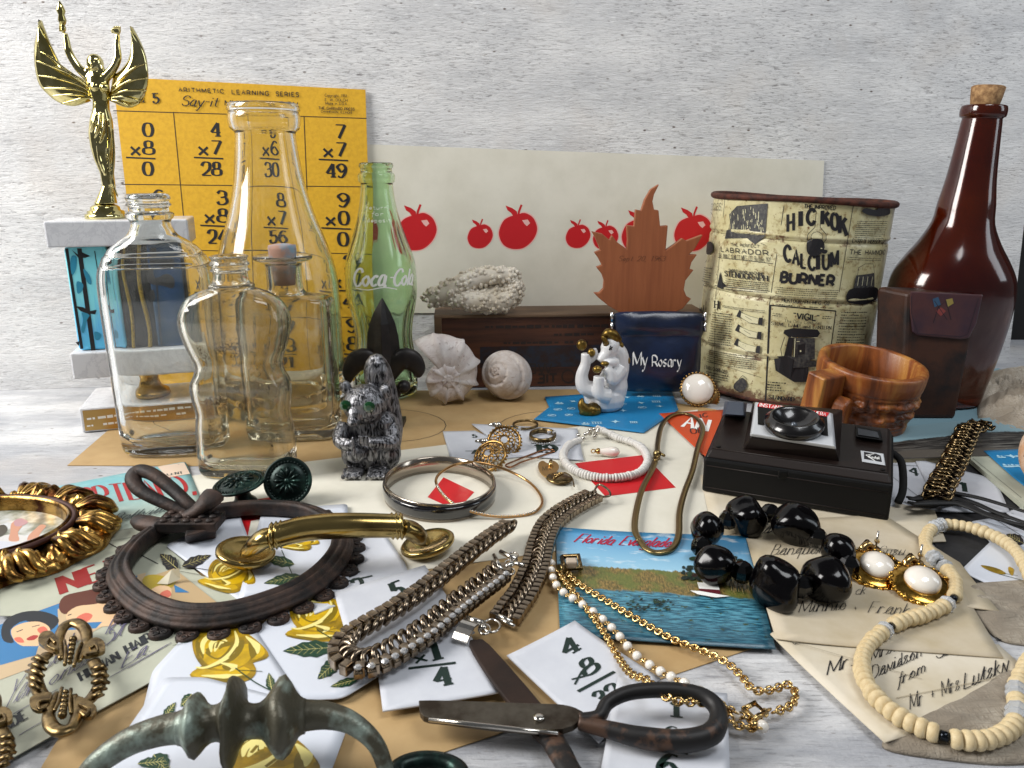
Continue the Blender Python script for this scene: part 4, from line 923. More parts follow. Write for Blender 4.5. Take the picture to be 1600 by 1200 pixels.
tbox('teal_column', 5.9, 8.3, COLY + .1, 4.4, 6.15, 13.9, mat('dark_teal_film', '1d3d4a', .15, .5, var='27568c', vs=22), .15)
for k, x0 in enumerate((4.05, 5.3)):
    b = B(); b.tube([TR(x0 + .15 * math.sin(z * .9 + k), COLY + .15, z) for z in [6.2 + i * .32 for i in range(25)]], .17, 8); obj('glitter_rope', b, mat('gold_glitter_%d' % k, 'c9a945', .35, .9, var='7c6a2a', vs=900, bump=.03, bs=1400), t)
p = Pr(Plane(TR(0, COLY - .0, 0), (TR(0, -1, 0) - TR(0, 0, 0)), (TR(1, 0, 0) - TR(0, 0, 0))), .02)
p.rib([(104, 388), (128, 545)], .2); p.rib([(124, 388), (146, 548)], .3); p.rib([(148, 392), (160, 470)], .06)
for q in ([(112, 390), (122, 398), (128, 394), (141, 400), (133, 403), (122, 402)], [(118, 478), (130, 480), (141, 486), (151, 484), (149, 491), (134, 489), (126, 486)], [(118, 535), (124, 533), (124, 541)], [(107, 425), (116, 427), (112, 431)]): p.poly(q)
for q in ([(112, 400), (120, 402), (119, 420), (113, 430), (110, 415)], [(130, 420), (140, 430), (143, 444), (136, 440)], [(120, 440), (130, 444), (128, 455), (121, 458)], [(128, 488), (140, 492), (136, 500), (131, 520), (127, 515), (130, 500)], [(148, 518), (158, 522), (156, 530), (149, 530)]): p.poly(q, 1, 3)
p.done('leaf_pattern', [BLACK, ink('teal_leaf', '2e8bab', .3)], t)
p = Pr(Plane(TR(0, COLY + .1, 0), (TR(0, -1, 0) - TR(0, 0, 0)), (TR(1, 0, 0) - TR(0, 0, 0))), .02)
for q in ([(236, 395), (244, 393), (250, 402), (270, 400), (272, 414), (246, 412), (236, 412)], [(232, 425), (240, 418), (244, 434), (262, 428), (274, 436), (272, 450), (256, 446), (240, 444), (232, 438)], [(234, 455), (242, 453), (243, 468), (236, 470)]): p.poly(q, 0, 3)
p.rib([(246, 440), (254, 540)], .1); p.done('branch_pattern', BLACK, t)

# the winged figure: its own depth plane, real thickness
FY = TR(4.0, 3.2, 0).y
def G(px, py, dy=0): return W(px, py, FY + dy)
pt = parent_world(t)
b = B()
def limb(pts, rad, n=12): b.tube(spl([G(*q) for q in pts], 4), rad, n)
# dress and torso as stacked ellipse rings (half width px, half depth cm)
rowsF = [(318, 165, 17, .75), (305, 167, 13, .6), (290, 170, 9.5, .5), (270, 167, 10, .48), (250, 162, 14, .55), (230, 160, 18, .62), (208, 158, 19, .68), (188, 158, 17, .66), (172, 158, 12.5, .55), (158, 158, 12, .52), (145, 156, 15, .6), (130, 153, 17, .62), (120, 151, 17, .52), (114, 150, 12, .4), (108, 149, 5, .24), (104, 148.5, 4.5, .22), (96, 148, 5, .22)]
rs = []
for py, px, hw, hd in rowsF:
    c = G(px, py); r_ = wid(hw, FY, c.z); rs.append([c + V((r_ * math.cos(a), hd * math.sin(a), 0)) for a in [k * math.tau / 20 for k in range(20)]])
b.rings(rs, False, True)
c = G(148, 101); b.ball(c, (.50, .52, .66), 16)
b.ball(c + V((0, .1, .1)), (.58, .58, .66), 16); b.ball(G(138, 112), (.22, .3, .5), 10); b.ball(G(160, 112), (.22, .3, .5), 10)      # hair
b.ball(c + V((0, -.5, -.05)), (.07, .12, .12), 8); b.ball(c + V((0, -.46, -.3)), (.12, .07, .05), 8); b.ball(c + V((-.17, -.45, .08)), .07, 8); b.ball(c + V((.17, -.45, .08)), .07, 8)
b.ball(G(149, 136, -.45), (.33, .3, .3), 12); b.ball(G(164, 137, -.45), (.33, .3, .3), 12)
limb([(140, 122), (122, 105), (108, 82), (104, 62), (102, 52)], [.36, .3, .27, .2, .15]); limb([(164, 122), (176, 108), (184, 90), (183, 70), (184, 55)], [.36, .3, .27, .2, .15])
b.ball(G(98, 44), (.26, .2, .3), 10); b.ball(G(183, 49), (.26, .16, .28), 10)
for k in range(4):
    b.tube([G(178 + 3.2 * k, 49, -.05), G(178 + 3.2 * k, 43 - (k in (1, 2)) * 1.5, -.12), G(178.5 + 3.2 * k, 41.5, -.28)], [.075, .07, .05], 6)
    b.tube([G(93, 48 - 3.4 * k, 0), G(97, 47.5 - 3.4 * k, -.26), G(102, 47 - 3.4 * k, -.12)], [.07, .07, .06], 6)
b.tube([G(177, 52, 0), G(174, 48, -.1), G(175.5, 45, -.15)], [.09, .08, .05], 6)
for q in ([(150, 178, -.62), (147, 192, -.68), (142, 205, -.6)], [(156, 176, -.62), (155, 195, -.72), (148, 214, -.62)], [(162, 176, -.62), (162, 198, -.72), (156, 222, -.6)], [(170, 185, -.55), (172, 215, -.6), (170, 250, -.5), (172, 290, -.45)], [(152, 220, -.6), (156, 250, -.58), (164, 272, -.5)], [(176, 200, -.3), (178, 240, -.3), (176, 280, -.3), (184, 308, -.3)]):
    b.tube(spl([G(*k) for k in q], 4), [.07, .12, .06], 8)
obj('figure', b, GOLD, t, remesh=.055, smooth=1)
b = B(); b.tube([G(98, 50, -.12), G(98.5, 34, -.12)], .11, 8); b.lathe([(.1, 0), (.2, .1), (.28, .35), (.2, .7), (.3, .95), (.22, 1.25), (.1, 1.5), (.02, 1.62)], G(98.5, 40, -.12), 12); obj('torch', b, GOLD, t)
b = B(); c = G(165, 330); b.lathe([(1.45, -.35), (1.5, -.2), (1.45, 0), (1.3, .02), (1.28, .2), (1.05, .28), (1.02, .5), (.85, .62), (.6, .75)], (c.x, c.y, 16.1), 32); obj('round_foot', b, GOLD, t)
def wing(root, tips, sign):
    """feathers fan out from root; each feather is a tapered curved blade"""
    b = B()
    for k, (mid, tip, wd) in enumerate(tips):
        path = spl([G(root[0], root[1], .35), G(mid[0], mid[1], .45 - .02 * k), G(tip[0], tip[1], .3)], 6)
        n = len(path); rad = [wd * (.35 + .65 * math.sin(math.pi * min(1, .15 + .85 * i / (n - 1)) ** 1.3)) * (1 if i < n - 1 else .1) for i in range(n)]
        b.tube([q + V((0, -.05 * k, 0)) for q in path], rad, 10, flat=.22, up=(0, 1, 0))
    return b
def wingsurf(outer, inner, grooves, name):
    b = B(); n = 24; o_ = spl([G(*q, .25) for q in outer], 8); i_ = spl([G(*q, .25) for q in inner], 8)
    o_ = [o_[int(k * (len(o_) - 1) / n)] for k in range(n + 1)]; i_ = [i_[int(k * (len(i_) - 1) / n)] for k in range(n + 1)]; rs = []
    K = 10
    for a, c in zip(o_, i_):
        f = [a.lerp(c, k / K) + V((0, -.34 * math.sin(math.pi * k / K) - .08, 0)) for k in range(K + 1)]; bk = [q + V((0, .16, 0)) for q in f[::-1]]; rs.append(f + bk)
    b.rings(rs, False, True)
    for g in grooves: b.tube(spl([G(x, y, -.10 - .18 * math.sin(math.pi * k / (len(g) - 1))) for k, (x, y) in enumerate(g)], 4), [.05, .09, .05], 6)
    obj(name, b, GOLD, t)
wingsurf([(65, 32), (56, 60), (54, 85), (56, 110), (62, 132), (76, 148), (92, 160), (115, 166), (142, 158)], [(65, 32), (76, 62), (88, 88), (97, 104), (112, 114), (128, 122), (136, 130), (140, 140), (144, 150)],
         [[(56, 95), (82, 104), (110, 116), (140, 138)], [(58, 118), (88, 122), (116, 130), (142, 143)], [(66, 138), (95, 138), (120, 140), (142, 148)], [(80, 150), (104, 148), (126, 148), (144, 152)], [(96, 162), (116, 157), (132, 153), (146, 154)], [(62, 80), (80, 90), (100, 106), (138, 132)]], 'wing')
wingsurf([(207, 42), (217, 60), (227, 85), (231, 110), (230, 135), (222, 158), (205, 168), (190, 166), (172, 158)], [(207, 42), (206, 70), (200, 95), (188, 110), (178, 118), (176, 128), (174, 138), (172, 148), (171, 154)],
         [[(229, 98), (210, 106), (194, 118), (174, 138)], [(231, 122), (212, 124), (194, 130), (173, 144)], [(229, 142), (210, 141), (194, 142), (173, 149)], [(218, 158), (204, 154), (190, 151), (172, 153)], [(204, 167), (194, 162), (184, 158), (172, 156)]], 'wing')

# ------------------------------------------------------------------ wooden box, maple leaf, pouch, coral
WALN = mat('dark_walnut', '5c3520', .5, var='331b11', vs=60, vr=(.35, .65), st=(.15, 1, 2.2), bump=.008, bs=220, bst=(.12, 1, 2))
WALN2 = mat('weathered_walnut_edge', '6a5138', .6, var='4c3826', vs=50, st=(.2, 1, 1), bump=.006, bs=300, bst=(.15, 1, 1))
yb = 67.5; zt = zpy(yb, 493); xl = W(682, 540, yb).x; ang = R(4)
bx = lambda u, v_: V((xl + u * math.cos(ang) - v_ * math.sin(ang), yb + u * math.sin(ang) + v_ * math.cos(ang), 0))
L_ = 24.5; D_ = 4.6
t = thing('wooden_box', 'dark walnut box with faint mirrored lettering holding up the coral', 'box', bx(L_ / 2, 2.3) + V((0, 0, .1)))
b = B(); z0 = .1; b.hexa([bx(.5, .25) + V((0, 0, z0)), bx(L_ - .5, .25) + V((0, 0, z0)), bx(L_, D_) + V((0, 0, z0)), bx(0, D_) + V((0, 0, z0))], [bx(.5, .25) + V((0, 0, zt - .1)), bx(L_ - .5, .25) + V((0, 0, zt - .1)), bx(L_, D_) + V((0, 0, zt - .1)), bx(0, D_) + V((0, 0, zt - .1))]); obj('front_panel', b, WALN, t)
b = B(); b.hexa([bx(-.15, 0) + V((0, 0, z0)), bx(.5, 0) + V((0, 0, z0)), bx(.5, D_) + V((0, 0, z0)), bx(-.15, D_) + V((0, 0, z0))], [bx(-.15, 0) + V((0, 0, zt)), bx(.5, 0) + V((0, 0, zt - .3)), bx(.5, D_) + V((0, 0, zt - .3)), bx(-.15, D_) + V((0, 0, zt))]); obj('side_moulding', b, WALN2, t, bev=.06)
b = B(); b.hexa([bx(-.15, 0) + V((0, 0, zt - .28)), bx(L_ + .1, 0) + V((0, 0, zt - .28)), bx(L_ + .1, D_) + V((0, 0, zt - .28)), bx(-.15, D_) + V((0, 0, zt - .28))], [bx(-.15, .05) + V((0, 0, zt)), bx(L_ + .1, .05) + V((0, 0, zt)), bx(L_ + .1, D_) + V((0, 0, zt)), bx(-.15, D_) + V((0, 0, zt))]); obj('top_moulding', b, WALN2, t, bev=.08)
BOXF = Plane(bx(0, .24), bx(0, -1) - bx(0, 0), bx(1, 0) - bx(0, 0))
FAINT = mat('worn_stencil', '2a1f1a', .6); FB = mat('worn_blue_stencil', '232733', .6, var='2c1810', vs=120, vr=(.4, .6))
p = Pr(BOXF, .01); p.poly([(750, 542), (960, 538), (960, 572), (750, 575)], 1)
p.dashes([(757, 507), (955, 505), (955, 513), (757, 515)], 1, .95, .7); p.dashes([(865, 519), (930, 518), (930, 526), (865, 527)], 1, .95, .7); p.dashes([(786, 532), (935, 530), (935, 538), (786, 540)], 1, .8, .6)
p.text('WEBON', (862, 583), (770, 585), (862, 568), 'mono', .14, 0); p.text('TIE', (870, 597), (840, 598), (870, 584), 'mono', .25, 0)
p.rib([(888 + 10 * math.cos(a * .524), 588 + 10 * math.sin(a * .524)) for a in range(13)], .14, 0); p.done('stencil_marks', [FAINT, FB], t)
b = B(); b.lathe([(.18, 0), (.16, .05), (.05, .06)], plane_hit(692, 533, BOXF.p, BOXF.n), 12, Matrix.Rotation(R(90), 3, 'X')); obj('nail_head', b, WALN2, t)

LEAFPX = [(600, 25), (575, 75), (567, 110), (575, 150), (597, 153), (605, 232), (643, 228), (632, 352), (680, 320), (715, 292), (735, 305), (815, 275), (775, 345), (748, 372), (787, 372), (760, 410), (750, 445), (770, 448), (730, 500), (722, 545), (735, 578), (758, 590), (715, 640), (665, 662), (600, 664), (440, 662), (400, 655), (350, 625), (300, 585), (278, 562), (305, 562), (325, 540), (328, 500), (318, 470), (290, 435), (318, 425), (300, 390), (280, 362), (310, 350), (290, 300), (268, 258), (320, 270), (355, 300), (368, 278), (392, 310), (440, 345), (445, 300), (440, 228), (477, 232), (485, 150), (512, 155), (530, 100), (560, 50)]
LY = 66.5
pts = [W(840 + x / 3.157, 280 + y / 3.157, LY) for x, y in LEAFPX]
b = B(); b.prism(pts, (0, .7, 0))
MAPLE = mat('maple_wood', '945633', .55, var='874c2c', vs=110, st=(2, 1, .12), bump=.003, bs=300, bst=(3, 1, .2))
t = thing('wooden_leaf', 'flat brown wooden maple leaf with pencilled date standing above the rosary pouch', 'leaf plaque', (sum(q.x for q in pts) / len(pts), LY, min(q.z for q in pts)))
obj('leaf_board', b, MAPLE, t, bev=.05)
p = Pr(Plane((0, LY, 0), (0, -1, 0), (1, 0, 0)), .01); p.text('Sept 20, 1963', (966, 408), (1038, 408), (967, 400), 'script', .08, slant=.3); p.done('pencil_date', ink('pencil', '5c3520'), t)

PLEA = mat('navy_leather', '16233f', .3, var='0b1224', vs=35, bump=.012, bs=420, Coat_Weight=.4, Coat_Roughness=.25)
PY = 64.6; q = lambda px, py, d=0: W(px, py, PY + d)
t = thing('rosary_pouch', 'navy leather snap pouch lettered in white behind the unicorn', 'pouch', q(1028, 612, 0))
b = B(); rs = []
rowsP = [(486, 956, 1102, .15, .0), (495, 956, 1102, .9, -.35), (508, 957, 1102, 1.2, -.6), (519, 958, 1102, 1.0, -.4), (524, 962, 1098, .8, -.15), (530, 962, 1097, 1.1, -.35), (548, 963, 1097, 1.5, -.65), (575, 964, 1096, 1.7, -.75), (598, 965, 1094, 1.6, -.65), (608, 968, 1090, 1.1, -.3), (613, 975, 1082, .6, 0)]
for py, x0, x1, th, f in rowsP:
    a, c = q(x0, py), q(x1, py); n = 14; fr = []
    for k in range(n + 1):
        s_ = k / n; e = (1 - (2 * s_ - 1) ** 6); wob = .06 * math.sin(s_ * 17 + py * .15); fr.append(a.lerp(c, s_) + V((0, f * e + wob * e, 0)))
    bk = [p_ + V((0, .1 + th * .7 * (1 - (2 * k / n - 1) ** 6), 0)) for k, p_ in enumerate(fr)][::-1]
    for p_ in bk: p_.y = PY + .35 + .1 * th
    rs.append(fr + bk)
zmin = rs[-1][0].z; 
for r_ in rs:
    for p_ in r_: p_.z += max(0, .24 - zmin)
b.rings(rs, False, True); obj('leather_body', b, PLEA, t, sub=1)
for x in (956, 1102):
    b = B(); b.tube([q(x, 488, -.1), q(x, 502, -.1)], .14, 10); b.tube([q(x, 504, -.1), q(x, 518, -.1)], .12, 10); obj('metal_hinge', b, mat('hinge_nickel', 'd8d8d8', .15, 1), t)
p = Pr(Plane((0, PY - .75, 0), (0, -1, 0), (1, 0, 0)), .09)
p.text('My', (989, 570), (1011, 570), (989, 550), 'nib', .22, 0, gap=1.4); p.text('Rosary', (1019, 572), (1064, 572), (1019, 555), 'nib', .22, 0, gap=1.5)
p.done('lettering', WHITEINK, t)

from mathutils import noise as nz
def coralb():
    b = B(); rnd = random.Random(2); CY = 68.6
    arms = [([(672, 478, 0), (700, 468, -.3), (735, 450, -.2), (770, 443, 0), (800, 445, .4)], [.75, .95, .9, .8, .75]), ([(690, 477, 0), (720, 478, -.5), (750, 483, -.7), (780, 484, -.4), (802, 475, 0)], [.6, .85, .9, .95, .7]),
            ([(795, 450, .4), (803, 462, .3), (800, 476, .1)], [.8, .85, .8]), ([(740, 476, -.2), (765, 470, .1), (795, 466, .4)], [.8, .8, .8])]
    core = []
    for pts_, rad in arms:
        pa = spl([W(x, y, CY + d) for x, y, d in pts_], 5); b.tube(pa, rad, 12)
        for i, c in enumerate(pa): core.append((c, lerpl(rad, i / (len(pa) - 1))))
    for _ in range(1300):
        c, r_ = rnd.choice(core); d = V((rnd.gauss(0, 1), rnd.gauss(0, 1), rnd.gauss(0, 1))).normalized(); s_ = rnd.uniform(.15, .24)
        b.ball(c + d * (r_ * 1.02), s_, 6)
    zm = min(v_.z for v_ in b.v); return b, zm
b, zm = coralb()
for v_ in b.v: v_.z += (zt - zm) * .9
CORAL = mat('bleached_coral', 'e4ddd0', .85, var='c6bba8', vs=40, vr=(.3, .6), bump=.02, bs=700)
obj('coral', b, CORAL, label='knobbly off-white coral piece lying on the walnut box', cat='coral')

# ------------------------------------------------------------------ printed tin can
cx, cy_ = wid(450, 69, 16) - .75, 69.0; ZT = 17.0; RC = 7.45
bands = [zpy(cy_ - 7, 348 + 30), zpy(cy_ - 7, 472), zpy(cy_ - 7, 565)]
def canr(z):
    r_ = RC
    for zb in bands: r_ -= .14 * math.exp(-((z - zb) / .16) ** 2) - .09 * math.exp(-((z - zb - .3) / .14) ** 2)
    return r_
t = thing('tin_can', 'large round tin printed with old newspaper adverts and a rusty rim', 'tin', (cx, cy_, .1))
b = B(); zs = [.15 + i * .14 for i in range(int((ZT - .2) / .14))]; prof = [(RC - .4, .12)] + [(canr(z), z) for z in zs] + [(RC - .12, ZT), (RC - .12, .4)]
b.lathe(prof, (cx, cy_, 0), 96, cap=True)
def tin():
    m = N('cream_printed_tin'); z = m.n('ShaderNodeSeparateXYZ'); m.l(m.tc.outputs['Object'], z.inputs[0]); zz_ = z.outputs[2]
    c = m.mix(m.ramp(m.noise(30, 5, .65), [(.4, 0.), (.65, 1.)]), 'c3ba8c', 'dcd6ae')
    c = m.mix(m.ramp(m.noise(150, 5, .7), [(.52, 0.), (.64, .75)]), c, '8a7448')
    rn = m.noise(55, 6, .75); edge = m.math('MAXIMUM', m.ramp(zz_, [(.003, .34), (.016, 0.)]), m.ramp(zz_, [(.156, 0.), (.170, .18)]))
    for zb in bands: edge = m.math('MAXIMUM', edge, m.math('MULTIPLY', m.math('LESS_THAN', m.math('ABSOLUTE', m.math('SUBTRACT', zz_, (zb - .1) * SC)), .0030), .12))
    r_ = m.ramp(m.math('ADD', rn, edge), [(.66, 0.), (.76, 1.)]); c = m.mix(m.math('MULTIPLY', r_, .9), c, '5a3320'); c = m.mix(m.ramp(m.noise(300, 3, .6), [(.66, 0.), (.7, .8)]), c, '6b3f26')
    m.set(Base_Color=c, Roughness=m.math('ADD', .33, m.math('MULTIPLY', r_, .4))); m.bump(rn, .0004, .6); return m.mat
o = obj('can_body', b, tin(), t)
RUST = mat('rusty_steel', '5b2f20', .7, .3, var='2c1711', vs=150, bump=.02, bs=500)
b = B(); rr_ = [cx + 0, 0]; b.tube([V((cx + (RC + .05) * math.cos(a), cy_ + (RC + .05) * math.sin(a), ZT - .1 + .08 * math.sin(a * 3 + 1))) for a in [k * math.tau / 72 for k in range(72)]], .26, 10, closed=True); obj('rim', b, RUST, t)
b = B(); b.lathe([(RC - .05, .0), (RC + .08, .12), (RC - .02, .35), (RC - .3, .36)], (cx, cy_, .1), 72, cap=False); obj('base_seam', b, RUST, t)
TILT = R(2.8); t.rotation_euler.y = TILT; can = Cyl((cx, cy_, 0), canr, TILT); can.r0 = RC
p = Pr(can, .02)
def cl_(pts, w_=.045, sm=0):       # line on the can, subdivided so that it follows the curve
    out = []
    for a, c in zip(pts, pts[1:]): out += [(a[0] + (c[0] - a[0]) * k / 6, a[1] + (c[1] - a[1]) * k / 6) for k in range(6)]
    p.rib(out + [pts[-1]], w_, 0, sm)
cl_([(1225, 322), (1202, 478), (1196, 620)]); cl_([(1133, 310), (1118, 470), (1116, 600)]); cl_([(1333, 322), (1308, 476)], .05); cl_([(1204, 476), (1196, 628)], .12); cl_([(1204, 477), (1306, 486)], .1); cl_([(1306, 486), (1298, 545)], .08)
cl_([(1117, 446), (1203, 455)]); cl_([(1122, 402), (1208, 412)]); cl_([(1110, 565), (1190, 590)], .03)
p.text('THE IMPROVED', (1256, 325), (1305, 328), (1257, 319), 'mono', .19)
def arcw(st, pos, h, wt=.30):
    for ch, (x, y, w_, tilt, hh) in zip(st, pos): p.text(ch, (x, y), (x + w_, y + tilt), (x + h * .04, y - hh), 'mono', wt)
arcw('HIC', [(1231, 362, 9, -2, 27), (1251, 353, 2, 0, 23), (1262, 351, 11, -2, 22)], 1); arcw('KOK', [(1285, 350, 11, 3, 21), (1299, 357, 10, 2, 24), (1312, 364, 11, 4, 27)], 1)
arcw('CALCIUM', [(1226, 406, 9, 3, 23), (1239, 412, 9, 2, 23), (1252, 418, 7, 1, 22), (1264, 421, 9, 0, 22), (1278, 421, 2, 0, 22), (1286, 420, 9, -1, 22), (1299, 417, 10, -3, 23)], 1)
p.text('BURNER', (1220, 440), (1302, 446), (1222, 425), 'mono', .30, gap=2.8)
p.poly([(1152, 322), (1200, 318), (1196, 368), (1188, 376), (1180, 382), (1168, 372), (1133, 373), (1136, 360), (1142, 358), (1140, 335)], 1)
rd = random.Random(8)
for _ in range(60): x, y = rd.uniform(1142, 1194), rd.uniform(322, 366); p.rib([(x, y), (x + rd.uniform(-1, 1), y + rd.uniform(2, 8))], .05, 2)
for _ in range(16): x, y = rd.uniform(1138, 1185), rd.uniform(362, 372); p.rib([(x, y), (x + rd.uniform(3, 8), y - 1)], .05, 2)
p.text('THE PERFECT', (1143, 384), (1187, 387), (1143, 380), 'mono', .16); p.text('LABRADOR.', (1128, 393), (1206, 399), (1128, 386), 'mono', .16, gap=4)
p.text('THE JOHN C. JEWETT MFG. CO. Buffalo, N.Y.', (1124, 403), (1206, 409), (1124, 396), 'mono', .12, gap=1.6)
p.text('SHORT-HAND MACHINE', (1140, 424), (1194, 430), (1140, 420), 'mono', .2); p.text('STENOGRAPH', (1134, 431), (1200, 439), (1134, 423), 'serif', .2); p.dashes([(1136, 434), (1202, 441), (1200, 458), (1130, 452)], 6, .9, .4)
p.poly([(1124, 440), (1127, 424), (1130, 440), (1136, 446), (1130, 452), (1122, 448)], 0)
p.dashes([(1214, 447), (1310, 452), (1306, 468), (1210, 463)], 5, .9, .4); p.text('HEKTOGRAPH MFG. CO.', (1222, 471), (1296, 476), (1222, 466), 'mono', .2); p.dashes([(1212, 473), (1302, 479), (1302, 483), (1212, 477)], 1, .8, .4)
p.dashes([(1338, 344), (1385, 344), (1380, 374), (1333, 372)], 9, .95, .42); p.text('CARR', (1330, 379), (1345, 379.5), (1330, 373), 'mono', .14); p.text('& HOBSON CO', (1348, 380), (1378, 380), (1348, 374), 'mono', .14)
p.text('THE HAMMOND', (1326, 397), (1380, 397), (1327, 390), 'mono', .2); p.dashes([(1322, 400), (1374, 403), (1374, 408), (1322, 406)], 2, .9, .4)
p.poly([(1345, 330), (1352, 325), (1368, 328), (1374, 320), (1386, 322), (1388, 334), (1372, 338), (1356, 336)], 0, 3)
p.poly([(1322, 470), (1322, 458), (1332, 450), (1364, 448), (1370, 455), (1366, 468), (1350, 475), (1330, 474)], 0, 3); p.poly([(1332, 450), (1336, 430), (1364, 426), (1364, 448)], 1); cl_([(1338, 430), (1340, 418), (1350, 412), (1362, 412), (1364, 426)], .04)
for k in range(4): p.rib([(1340 + 7 * k, 432), (1338 + 7 * k, 446)], .06, 2)
# lamp in the middle
cl_([(1275, 330), (1273, 355), (1262, 366), (1261, 374), (1268, 382)], .05); cl_([(1282, 330), (1281, 355), (1290, 366), (1290, 374), (1284, 382)], .05); p.rib([(1276 + 9 * math.cos(a * .524), 370 + 8 * math.sin(a * .524)) for a in range(13)], .04)
p.poly([(1264, 374), (1284, 374), (1288, 386), (1282, 396), (1272, 400), (1262, 396), (1260, 384)], 0, 3); p.rib([(1264, 386), (1284, 388)], .06, 2); p.poly([(1284, 390), (1292, 391), (1290, 396), (1284, 395)], 0, 3)
# bicycle left
for ccx, ccy, rx, ry in ((1110, 358, 9, 28), (1103, 396, 6, 14)):
    p.rib([(ccx + rx * math.cos(a * .314), ccy + ry * math.sin(a * .314)) for a in range(21)], .05)
    for a in range(8): p.rib([(ccx, ccy), (ccx + rx * math.cos(a * .785), ccy + ry * math.sin(a * .785))], .02)
p.poly([(1104, 380), (1114, 378), (1116, 392), (1108, 398), (1102, 390)], 0, 3); p.text('BICYCLES', (1104, 328), (1128, 328), (1104, 318), 'mono', .1); p.dashes([(1098, 416), (1115, 418), (1112, 450), (1094, 446)], 9, .9, .4)
# lower left column
p.poly([(1117, 482), (1118, 468), (1124, 468), (1122, 484)], 2); p.text('H', (1119, 481), (1125, 482), (1119, 470), 'serif', .25); p.dashes([(1130, 476), (1196, 484), (1196, 490), (1130, 480)], 2, .9, .5); p.dashes([(1116, 486), (1146, 490), (1142, 545), (1110, 540)], 15, .95, .42); p.dashes([(1110, 545), (1184, 556), (1182, 578), (1106, 566)], 7, .9, .42)
p.dashes([(1106, 578), (1140, 586), (1138, 600), (1104, 594)], 4, .9, .42); p.text('BABY CARRIAGES', (1106, 576), (1138, 584), (1106, 571), 'mono', .2); p.text('dent,', (1094, 492), (1104, 494), (1094, 474), 'mono', .2)
for k, (x, y) in enumerate(((1152, 492), (1150, 514), (1148, 536))):
    p.poly([(x, y + 2), (x + 5, y - 8), (x + 8, y - 6), (x + 6, y + 5)], 0); p.poly([(x + 35, y + 4), (x + 41, y + 4), (x + 40, y + 16), (x + 34, y + 15)], 0)
    p.poly([(x + 8, y - 4), (x + 22, y + 2), (x + 34, y + 5), (x + 33, y + 14), (x + 20, y + 12), (x + 7, y + 3)], 2); cl_([(x + 8, y - 4), (x + 22, y + 2), (x + 34, y + 5)], .03); cl_([(x + 7, y + 4), (x + 20, y + 12), (x + 33, y + 14)], .03); cl_([(x + 14, y + 2), (x + 24, y + 8)], .03)
p.poly([(1150, 598), (1160, 590), (1166, 594), (1168, 604), (1158, 612), (1148, 606)], 1, 3); cl_([(1156, 592), (1162, 586), (1168, 592)], .04)
# VIGIL stove
p.text('"VIGIL"', (1240, 497), (1278, 501), (1241, 488), 'mono', .24); p.dashes([(1208, 488), (1222, 489), (1221, 495), (1207, 494)], 2, 1, .5); p.dashes([(1284, 492), (1298, 493), (1297, 499), (1283, 498)], 2, 1, .5); p.text('The Only Combined', (1226, 503), (1282, 507), (1226, 498), 'mono', .1); p.text('STOVE, LAMP, and LANTERN.', (1206, 507), (1298, 514), (1206, 502), 'serif', .18)
p.poly([(1226, 515), (1240, 512), (1276, 514), (1280, 520), (1276, 526), (1232, 526), (1224, 520)], 0); p.poly([(1232, 526), (1240, 527), (1236, 562), (1224, 560)], 0); p.poly([(1240, 527), (1272, 528), (1272, 560), (1240, 565)], 1)
p.poly([(1210, 560), (1230, 556), (1262, 572), (1262, 596), (1240, 596), (1212, 578)], 0); p.poly([(1214, 556), (1232, 555), (1275, 564), (1275, 572), (1232, 574)], 1); p.poly([(1246, 538), (1268, 534), (1268, 550), (1246, 554)], 0); p.rib([(1249, 548), (1266, 545)], .14, 2); p.rib([(1236, 526), (1276, 527)], .06, 2); p.rib([(1244, 533), (1270, 532)], .05, 2); p.rib([(1242, 528), (1240, 562)], .05, 2)
p.rib([(1226, 526), (1220, 545), (1222, 556)], .05, 0); p.dashes([(1200, 594), (1228, 596), (1226, 612), (1198, 610)], 4, .9, .5); p.text('STANDARD', (1202, 622), (1240, 626), (1202, 616), 'serif', .24); p.dashes([(1312, 485), (1352, 485), (1345, 545), (1302, 545)], 14, .9, .42); p.rib([(1190, 380), (1196, 382)], .04)
p.done('advert_print', [BLACK, mat('halftone_grey', '2c2c30', .5, var='4e4d48', vs=500), ink('tin_highlight', 'd2cda8')], t)

# ------------------------------------------------------------------ brown bottle and leather case
AMB = N('brown_glass_glaze'); AMB.set(Base_Color=AMB.mix(AMB.ramp(AMB.noise(14, 3, .5), [(.4, 0.), (.65, 1.)]), '541006', '742a08'), Roughness=.10, IOR=1.5, Transmission_Weight=.72, Coat_Weight=.3, Coat_Roughness=.16); AMB.bump(AMB.noise(30, 2, .5), .0003, 1); AMB = AMB.mat
cx, cy_ = 36.3, 64.0; z3 = lambda py: zpy(64, py)
t = thing('brown_bottle', 'dark red brown glass bottle with a long neck and loose cork at right', 'bottle', (cx, cy_, .1))
pr = [(0, 3.6, 3.0, 2.3), (.3, 4.1, 3.6, 2.3), (z3(600), 4.35, 3.8, 2.3), (z3(540), 4.95, 4.2, 2.3), (z3(490), 5.25, 4.4, 2.3), (z3(455), 5.3, 4.4, 2.3), (z3(430), 5.05, 4.3, 2.2), (z3(405), 4.3, 3.8, 2.1), (z3(380), 3.4, 3.1, 2), (z3(350), 2.55, 2.5, 2), (z3(320), 2.1, 2.1, 2), (z3(280), 1.8, 1.8, 2), (z3(230), 1.58, 1.58, 2), (z3(195), 1.45, 1.45, 2), (z3(187), 1.42, 1.42, 2), (z3(184), 1.62, 1.62, 2), (z3(175), 1.66, 1.66, 2), (z3(168), 1.6, 1.6, 2)]
